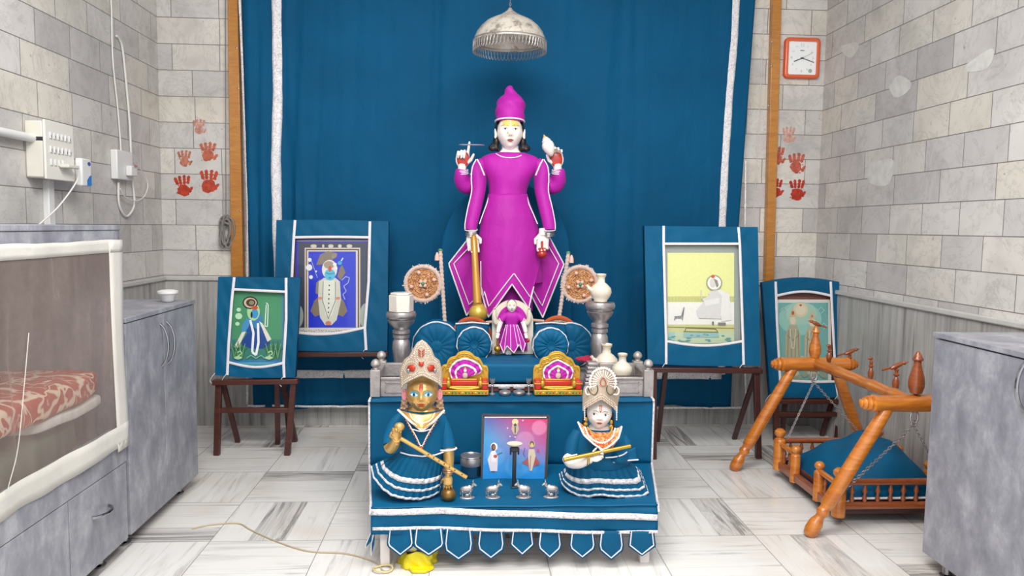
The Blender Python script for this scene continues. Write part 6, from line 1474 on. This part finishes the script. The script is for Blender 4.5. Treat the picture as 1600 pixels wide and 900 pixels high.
def pleat_skirt(parent, Yc, topL, topR, topy, botpts, Rtop, Rbot, npl, bands, lacem=LACE, vq=1.15, sag=0):
    B = [(*p, 0) for p in botpts]
    def f(u, v):
        a = (u-.5)*PI*1.06; tp = Vector(((topL+topR)/2+(topR-topL)/2*math.sin(a)/math.sin(PI*.53), topy, 0)); p = pl(B, u)
        vv = v**vq; x = lerp(tp.x, p.x, lerp(v, vv, .5)); y = lerp(tp.y, p.y, vv)
        R = lerp(Rtop, Rbot, v**.8); pf_ = math.sin(u*npl*2*PI+math.sin(u*9)); Y = Yc-R*math.cos(a)-.005*v*pf_
        return at(x, y, Y)+Vector((0, 0, .0012*pf_*v))
    sk_ = MB().grid(150, 20, f).build('skirt', BLUE, parent, solid=.0025)
    for v0, v1, w_ in bands:
        stripsurf(f, 0, 1, v0, v1, .004, 150, 2, 'lace_band', lacem, sk_)
    return f, sk_

# ---------- gold flute idol, left ----------
YG = 3.04; sG = YG/1150; G = thing('gilded_idol', 'gilded chubby-faced idol in a teal frock holding a slanted flute, left on the low table', 'statue', (at(655, 775, YG).x, YG, ZL0))
HG = Head(at(659.5, 613.5, YG-.02), 29*sG, w=.86, dep=.84, jaw=.12, cheek=.1, nose=.13)
hg = HG.build(BRASS, G); face(HG, hg, eye='#e8f0f2', iris='#2f6f92', lip='#b8382a', brow='#2a7a8a', liner='#1f5f70', ew=.22, eh=.10, ex=.38, ez=.05, lidcol='#4fa3bd')
m = MB()
for sx in (-1, 1): HG.stroke(m, '#e8e4dc', [(sx*.30, -.36), (sx*.26, -.52), (sx*.16, -.63)], .03, .01)
HG.patch(m, '#c2452c', [(-.1, .62), (.1, .62), (.12, .35), (0, .2), (-.12, .35)], .012, 4); HG.oval(m, '#d9714a', 0, .32, .06, .09, .016); m.build('forehead_mark', PAINT, hg, ang=180)
PINK = simple('pink enamel', '#d98a92', .35, 0, .05, coat=.3)
for sx in (-1, 1):
    m = MB(); m.tube([HG.P(sx*(.95+.09*math.cos(t)), -.02, -.12+.26*math.sin(t)) for t in [2*PI*i/18 for i in range(18)]], HG.s*.07, 8, closed=True); m.ell(HG.P(sx*.93, -.03, -.12), (HG.s*.1, HG.s*.08, HG.s*.24)); m.build('ear', PINK, hg)
    m = MB(); rnd = random.Random(9)
    for k in range(44): f_ = rnd.random(); m.ell(HG.P(sx*(.86+.12*f_+rnd.uniform(-.12, .2)), -.05-.2*rnd.random(), -.3-.85*f_), (HG.s*.09, HG.s*.1, HG.s*.08), n=10, m=8)
    m.build('hair_curls', HAIRG, hg, remesh=.0024, sm=1)
MB().ell(HG.P(0, -.35, .15), (HG.s*.86, HG.s*.7, HG.s*.95)).build('hair', HAIRG, hg)
low = [(626.5, 608), (632, 600), (645, 593), (659.5, 587.5), (673, 593), (684, 599), (690, 605)]
up = [(626.5, 600), (625, 578), (632, 562), (640, 556), (646, 545), (652, 535), (659.5, 530.5), (666, 535), (674, 545), (678, 557), (686, 563), (690, 578), (690.5, 597)]
fc, cg = crown(G, YG-.105, low, up, .055, CROWNM)
def bead_path(f, low, up, pts, n, r, name, mat, parent, k=4, off=.005):
    P = smoothpl([(*p, 0) for p in pts], 8); q_ = []
    for i in range(n): p = pl(P, i/(n-1)); q_.append(on(f, low, up, p.x, p.y))
    return beads(f, q_, r, name, mat, parent, off)
upin = [(629, 598), (628, 579), (634, 565), (642, 559), (648, 548), (654, 538), (659.5, 534), (665, 538), (671, 548), (677, 560), (684, 566), (687.5, 579), (687.5, 594)]
bead_path(fc, low, up, upin, 46, .0021, 'pearl_row', PEARL, cg)
for d in (2, 6): bead_path(fc, low, up, [(x, y-d) for x, y in low], 26, .0019, 'pearl_row', PEARL, cg)
ringp = lambda cx, cy_, rx, ry, a0=0, a1=2*PI, n=12: [(cx+rx*math.cos(lerp(a0, a1, i/n)), cy_-ry*math.sin(lerp(a0, a1, i/n))) for i in range(n+1)]
for R_ in ((658.5, 553, 7, 12), (658.5, 553, 11, 16)): bead_path(fc, low, up, ringp(*R_), 24 if R_[2] < 9 else 32, .0018, 'pearl_row', PEARL, cg)
for sx in (-1, 1):
    bead_path(fc, low, up, ringp(658.5+sx*16, 575, 11, 10), 26, .0018, 'pearl_row', PEARL, cg)
    def patchc(pts, mat, nm, off=.0065):
        c_ = on(fc, low, up, sum(p[0] for p in pts)/len(pts), sum(p[1] for p in pts)/len(pts)); o_ = Vector((0, -off, 0)); MB().add([Vector(fc(*c_))+o_]+[Vector(fc(*on(fc, low, up, *p)))+o_ for p in pts], [(0, i+1, (i+1) % len(pts)+1) for i in range(len(pts))]).build(nm, mat, cg, solid=.002)
    patchc([(658.5+sx*x, y) for x, y in ((9, 574), (13, 569), (19, 570), (22, 576), (19, 580), (12, 580))], REDST, 'red_inlay')
    MB().ell(Vector(fc(*on(fc, low, up, 658.5+sx*21, 579)))+Vector((0, -.008, 0)), (.008, .004, .009)).build('mirror_stone', STONE, cg)
patchc([(654, 565), (663, 565), (662, 570), (659, 573), (655, 570)], REDST, 'red_inlay')
for k in range(3):
    for sx in (-1, 1): patchc([(658.5+sx*.6, 558-4*k), (658.5+sx*4.2, 554.5-4*k), (658.5+sx*4.4, 552.5-4*k), (658.5+sx*.6, 556-4*k)], REDST, 'red_inlay')
# torso, arms
NKG = lambda x, y, dy=0: at(x, y, YG+dy)
loftpx([(634, 641, 678), (641, 636, 684), (650, 634, 686), (662, 636, 684)], YG-.0, .7).build('neck', BRASS, G)
loftpx([(640, 629, 690, .045), (646, 622, 695, .07), (660, 617, 700, .09), (680, 620, 698, .098), (700, 625, 696, .098), (710, 627, 693, .095)], YG+.0, .6, 48, 5).build('bodice', BLUE, G, ang=80)
# open neck filled by garlanded chest
def vneck(u, v): a = pl([(622, 640, 0), (638, 645, 0), (659.5, 648, 0), (680, 645, 0), (694, 641, 0)], u); b = pl([(622, 640, 0), (640, 657, 0), (659.5, 673, 0), (678, 658, 0), (694, 641, 0)], u); p = a.lerp(b, v); return at(p.x, p.y, YG-.062-.04*math.sin(PI*u)**.6*(.4+.6*v)-.015*v)
MB().grid(24, 10, vneck).build('chest', BRASS, G, solid=.002)
MB().tube([Vector(vneck(i/24, 1))+Vector((0, -.004, 0)) for i in range(25)], .0045, 6).build('neck_trim', RIB, G)
for s, rows in ((-1, ((630, 649), (620, 658), (613, 670), (608, 684), (608, 694))), (1, ((686, 649), (691, 660), (695, 673), (698, 687), (699, 698)))):
    pts = [(x, y, r, YG-.01-.012*i*(1 if s < 0 else .3)) for i, ((x, y), r) in enumerate(zip(rows, (8, 9.5, 10.5 if s > 0 else 9.5, 12 if s > 0 else 9.5, 13 if s > 0 else 10)))]
    sl = tubepx(pts, 5, 18, fl=1).build('sleeve', BLUE, G, ang=80)
sl2 = sl
MB().tube([at(699+14*math.cos(t), 701.5+2.4*math.sin(t)-.08*14*math.cos(t), YG-.035-.036*math.sin(t)) for t in [2*PI*i/24 for i in range(24)]], .0042, 6, closed=True).build('cuff_trim', RIB, sl2)
tubepx([(608, 694, 9.5, YG-.06), (611, 700, 9.5, YG-.07), (616, 694, 8.5, YG-.10), (620, 685, 7.5, YG-.125)], 5, 14).build('forearm', BRASS, G)
tubepx([(700, 698, 9, YG-.03), (701, 715, 8.8, YG-.04), (701, 732, 7.5, YG-.05), (700.5, 741, 7, YG-.055)], 5, 14).build('forearm', BRASS, G)
for k in range(2): MB().tube([at(701+8.2*math.cos(t), 734+3*k+1.6*math.sin(t), YG-.052-.024*math.sin(t)) for t in [2*PI*i/24 for i in range(24)]], .003, 6, closed=True).build('bangle', simple('rose gold beads', '#c58a6a', .3, .6, .2) if 'rose gold beads' not in bpy.data.materials else bpy.data.materials['rose gold beads'], G)
hand(G, at(619, 689, YG-.12), (.0, .15, 1), (.25, -1, .0), (-1, 0, 0), .088, BRASS, curl=(.75, .8, .85, .9), thumb=.6)
hand(G, at(700, 742, YG-.058), (0, -.25, -1), (0, .6, -.3), (-1, 0, 0), .078, BRASS, curl=(.35, .3, .3, .35), thumb=.3, spread=.12)
MB().ell(at(624, 667, YG-.13), (8*sG, 7*sG, 7*sG)).build('butter_ball', BRASS, G)
c = at(700.5, 775, YG-.06); MB().lathe([(.018, 0), (.026, .005), (.032, .018), (.030, .032), (.024, .042), (.02, .046)], (c.x, YG-.06, ZL0), n=24).build('support_pot', simple('dull brass', '#8f6f3c', .35, .7, .2), G, ang=60)
f1, _k = pleat_skirt(G, YG+.0, 627, 693, 706, [(579, 728), (583, 746), (597, 764), (612, 775), (632, 780), (655, 781), (672, 777), (686, 770), (691, 752)], .09, .10, 13, [(.60, .70, 0), (.80, .85, 0), (.955, 1.0, 0)])
MB().tube([at(x, y, YG-.105+.05*((x-660)/36)**2) for x, y in ((626, 707), (640, 711), (660, 713), (680, 711), (694, 706))], .003, 6).build('waist_ribbon', RIB, G)
# necklaces
def necklace(parent, pts, n, r, mat, name='necklace'):
    P = smoothpl(pts, 8); m = MB(); [m.ell(pl(P, i/(n-1)), r, n=8, m=6) for i in range(n)]; return m.build(name, mat, parent)
GP_ = bpy.data.materials['bright gold enamel']
necklace(G, [NKG(640, 646, -.075), NKG(646, 656, -.11), NKG(659.5, 661, -.125), NKG(673, 656, -.11), NKG(679, 646, -.075)], 26, .0032, PEARL)
necklace(G, [NKG(635, 645, -.07), NKG(643, 661, -.115), NKG(659.5, 668, -.13), NKG(676, 661, -.115), NKG(684, 645, -.07)], 30, .0034, GP_)
nv_ = [NKG(632, 650, -.085), NKG(642, 668, -.115), NKG(650, 682, -.118), NKG(658.5, 697, -.122), NKG(667, 682, -.118), NKG(675, 668, -.115), NKG(686, 650, -.085)]
necklace(G, nv_, 44, .0032, PEARL); necklace(G, [p+Vector((0, -.003, -.006)) for p in nv_], 22, .0036, ORNG); necklace(G, [NKG(645, 671, -.118), NKG(658.5, 674, -.125), NKG(672, 671, -.118)], 14, .003, PEARL)
MB().ell(NKG(658.5, 702, -.122), (.007, .005, .009)).build('pendant', ORNG, G)
FL = thing('flute', 'long pale gold flute slanting down across the gilded idol', 'flute', at(677, 716, YG-.15))
a, b = at(626, 685, YG-.137), at(729, 746, YG-.137); m = MB().tube([a, b], .0082, 12); m.build('flute_tube', simple('pale gold bamboo', '#cfa860', .3, .5, .1), FL)
m = MB(); u_, v_, d_ = frame_of(b-a); [m.ell(a.lerp(b, t)+Vector((0, -.007, .003)), (.0032, .002, .0032), n=8, m=6) for t in (.42, .50, .58, .66, .74, .82, .93)]; m.build('finger_hole', BLACKP, FL)

# ---------- white-faced idol, right ----------
YR = 3.06; sR = YR/1150; R_I = thing('white_idol', 'white-faced idol in a teal cape and orange scarf, right on the low table', 'statue', (at(945, 775, YR).x, YR, ZL0))
rot = Euler((.0, -.06, .12)).to_matrix() if 0 else Matrix.Rotation(-.08, 3, 'Y') @ Matrix.Rotation(-.18, 3, 'Z')
HR = Head(at(936.5, 645, YR-.02), 25*sR, R=Matrix.Rotation(.07, 3, 'Y') @ Matrix.Rotation(-.12, 3, 'Z'), w=.80, dep=.84, jaw=.2, cheek=.09, nose=.14)
hr = HR.build(MARBLEF, R_I); face(HR, hr, iris='#6a7478', lip='#b8685c', brow='#4a4442', liner='#5a5452', ew=.19, eh=.085, ex=.36, ez=.06, look=-.02)
m = MB(); HR.patch(m, '#c2452c', [(-.09, .64), (.09, .64), (.06, .25), (0, .2), (-.06, .25)], .012, 4); HR.patch(m, '#e8ddd4', [(-.03, .6), (.03, .6), (.02, .32), (-.02, .32)], .018, 3); m.build('forehead_mark', PAINT, hr, ang=180)
m = MB(); m.ell(HR.P(0, -.35, .05), (HR.s*.82, HR.s*.65, HR.s*.95))
for sx in (-1, 1):
    for k in range(5): m.ell(HR.P(sx*(.84+.03*k), -.25, -.1-.22*k), (HR.s*.13, HR.s*.2, HR.s*.2), n=10, m=8)
m.build('hair', BLACK, hr, remesh=.003, sm=2)
for sx in (-1, 1): m = MB().ell(HR.P(sx*.8, .1, -.5), (HR.s*.1, HR.s*.1, HR.s*.16)); m.ell(HR.P(sx*.8, .12, -.78), (HR.s*.14, HR.s*.1, HR.s*.13)); m.build('earring', GP_, hr)
low = [(911, 642), (915, 638), (927, 631), (939.5, 624.5), (951, 632), (959, 638), (964, 645)]
up = [(911, 618), (913, 604), (918, 603), (921, 600), (923, 592), (928, 582), (935, 576), (943, 574), (951, 577), (958, 584), (962, 594), (962, 603), (967, 607), (968, 617), (964, 626)]
fr_, cr = crown(R_I, YR-.098, low, up, .05, CROWNM)
# sunburst scallops and pearls
c0 = (942, 597)
for rr_, n in ((21, 34), (17, 28), (8, 16)): bead_path(fr_, low, up, ringp(c0[0], c0[1], rr_*.93, rr_, -.5, PI+.5, 24), n, .0024 if rr_ > 18 else .0017, 'pearl_row', PEARL, cr)
m = MB()
for i in range(17):
    a = lerp(-.4, PI+.4, i/16); p, q = on(fr_, low, up, c0[0]+9*math.cos(a), c0[1]-9*math.sin(a)), on(fr_, low, up, c0[0]+18*math.cos(a), c0[1]-19*math.sin(a)); m.tube([Vector(fr_(*p))+Vector((0, -.005, 0)), Vector(fr_(*q))+Vector((0, -.005, 0))], [.0012, .003], 6)
m.build('ray_petals', PEARL, cr)
m = MB()
for i in range(20):
    a = lerp(-.35, PI+.35, i/19); p = at(c0[0]+20*math.cos(a), c0[1]-22*math.sin(a), YR-.09); m.ell(p, (.0058, .003, .0058), n=10, m=6)
m.build('scallop_edge', PEARL, cr)
m = MB(); q = [Vector(fr_(*on(fr_, low, up, c0[0]+x, c0[1]+y)))+Vector((0, -.007, 0)) for x, y in ((0, -8), (3.6, -2), (4, 2), (2.5, 5), (0, 6), (-2.5, 5), (-4, 2), (-3.6, -2))]; m.tube(q, .0016, 6, closed=True); m.build('red_drop', REDST, cr)
for d in (1.5, 5, 9): bead_path(fr_, low, up, [(x, y-d) for x, y in low], 24, .0019, 'pearl_row', PEARL, cr)
bead_path(fr_, low, up, [(x, y-3.2) for x, y in low], 26, .0013, 'red_row', REDST, cr)
GRN = simple('dark green thread', '#4a5240', .5, 0, .1)
for sx in (-1, 1):
    P = [(941+sx*x, y) for x, y in ((8, 602), (7, 610), (12, 617), (19, 613), (22, 606))]; MB().tube(smoothpl([at(x, y, YR-.102+.05*((x-940)/26)**2) for x, y in P]), .0022, 6).build('green_scroll', GRN, cr)
    P = [(941+sx*(x-2), y) for x, y in ((19, 616), (26, 616), (28, 609), (24, 604), (21, 608))]; MB().tube(smoothpl([at(x, y, YR-.075) for x, y in P]), .003, 6).build('pearl_scroll', PEARL, cr)
    m = MB(); [m.ell(at(913.5 if sx < 0 else 963.5, 636+2.8*k, YR-.06), .0032, n=8, m=6) for k in range(8)]; m.build('pearl_string', PEARL, cr)
loftpx([(664, 922, 952), (670, 918, 956), (680, 915, 960)], YR, .75).build('neck', MARBLEF, R_I)
OSC = NT('orange patterned scarf'); n_ = OSC.noise(OSC.coord(), 75, 3, .6, 1); OSC.set(Base_Color=OSC.ramp(n_, [(.38, lin('#b8401c')), (.5, lin('#d9793a')), (.62, lin('#ecc9a0'))]), Roughness=.7); OSC.bump(n_, .5, .004); OSC = OSC.m
loftpx([(668, 904, 971, .05), (678, 897, 977, .075), (695, 890, 984, .09), (712, 889, 987, .10), (726, 898, 980, .088)], YR+.01, .6, 48, 5).build('cape', BLUE, R_I, ang=80)
loftpx([(671, 916, 957, .05), (675, 908, 967, .062), (681, 908, 970, .08), (690, 918, 962, .09), (697, 930, 953, .095)], YR-.0, .6, 40, 4).build('scarf', OSC, R_I, ang=80)
def vn(u, v): a = pl([(903, 659, 0), (914, 667, 0), (926, 675, 0), (940, 678, 0), (954, 675, 0), (963, 670, 0), (971, 666, 0)], u); b = pl([(903, 659, 0), (912, 679, 0), (927, 693, 0), (942, 703, 0), (956, 694, 0), (966, 684, 0), (971, 666, 0)], u); p = a.lerp(b, v); return at(p.x, p.y, YR-.07-.036*math.sin(PI*u)**.6*(.4+.6*v)-.018*v)
MB().grid(24, 10, vn).build('scarf_front', OSC, R_I, solid=.003)
MB().tube([Vector(vn(i/24, 1))+Vector((0, -.004, 0)) for i in range(25)], .0042, 6).build('neck_trim', RIB, R_I)
NR = lambda x, y, dy=0: at(x, y, YR+dy)
necklace(R_I, [NR(914, 668, -.085), NR(922, 684, -.115), NR(940, 692, -.128), NR(956, 684, -.115), NR(961, 670, -.085)], 26, .0045, PEARL)
necklace(R_I, [NR(918, 668, -.09), NR(928, 678, -.115), NR(941, 681, -.122), NR(953, 677, -.115), NR(957, 668, -.09)], 26, .0034, GP_)
# viewer-left arm: blue sleeve, white forearm across the waist
tubepx([(905, 675, 10, YR), (898, 688, 12, YR-.01), (894, 704, 12.5, YR-.02), (893, 716, 12, YR-.03)], 5, 18).build('sleeve', BLUE, R_I, ang=80)
MB().tube([at(x, y, YR-.07) for x, y in ((880, 715), (890, 713), (902, 710))], .0035, 6).build('cuff_trim', RIB, R_I)
tubepx([(887, 716, 9.5, YR-.04), (893, 722, 10, YR-.07), (906, 723, 9, YR-.10), (918, 719, 7.2, YR-.125), (923, 717, 6.5, YR-.13)], 5, 14).build('forearm', MARBLEF, R_I)
for k in range(2): MB().tube([at(917+2.6*k+1.4*math.sin(t), 719-k+8*math.cos(t), YR-.125-.022*math.sin(t)) for t in [2*PI*i/24 for i in range(24)]], .0026, 6, closed=True).build('bangle', GOLD, R_I)
hand(R_I, at(924, 717, YR-.13), (1, .1, .38), (.3, -1, 1.0), (-.4, 0, 1), .082, MARBLEF, curl=(.7, .75, .8, .85), thumb=.3)
# viewer-right arm under cape flap
tubepx([(968, 682, 10, YR), (975, 694, 12, YR-.01), (977, 708, 11, YR-.03), (970, 715, 10, YR-.08), (960, 714, 8, YR-.1)], 5, 18).build('sleeve', BLUE, R_I, ang=80)
def flap(u, v): a = pl([(958, 712, 0), (978, 706, 0), (994, 698, 0)], u); b = pl([(958, 722, 0), (980, 719, 0), (997, 718, 0)], u); p = a.lerp(b, v); return at(p.x, p.y, YR-.085+.02*u+.01*math.sin(u*6))
MB().grid(14, 6, flap).build('cape_flap', BLUE, R_I, solid=.003); MB().tube([Vector(flap(i/10, 1))+Vector((0, -.003, 0)) for i in range(11)], .003, 6).build('ribbon', RIB, R_I)
MB().tube(smoothpl([at(x, y, YR-.112) for x, y in ((946, 715), (960, 714), (972, 711), (980, 706))]), .0028, 6).build('ribbon', RIB, R_I)
f2, _k = pleat_skirt(R_I, YR+.02, 893, 985, 722, [(873, 740), (877, 756), (886, 766), (900, 774), (917, 777), (938, 774), (960, 777), (985, 777), (1005, 776), (1014, 770), (1001, 735)], .09, .105, 14, [(.52, .66, 0), (.78, .84, 0), (.94, 1.0, 0)])
FR = thing('flute', 'straight brass-gold flute held level by the white-faced idol', 'flute', at(932, 715, YR-.15))
a, b = at(881, 718.5, YR-.155), at(985, 697, YR-.12); MB().tube([a, b], .0082, 12).build('flute_tube', simple('brass gold', '#b8923a', .3, .7, .1), FR)
MB().tube([a, a.lerp(b, .02)], .0092, 12).build('flute_cap', GOLD, FR)
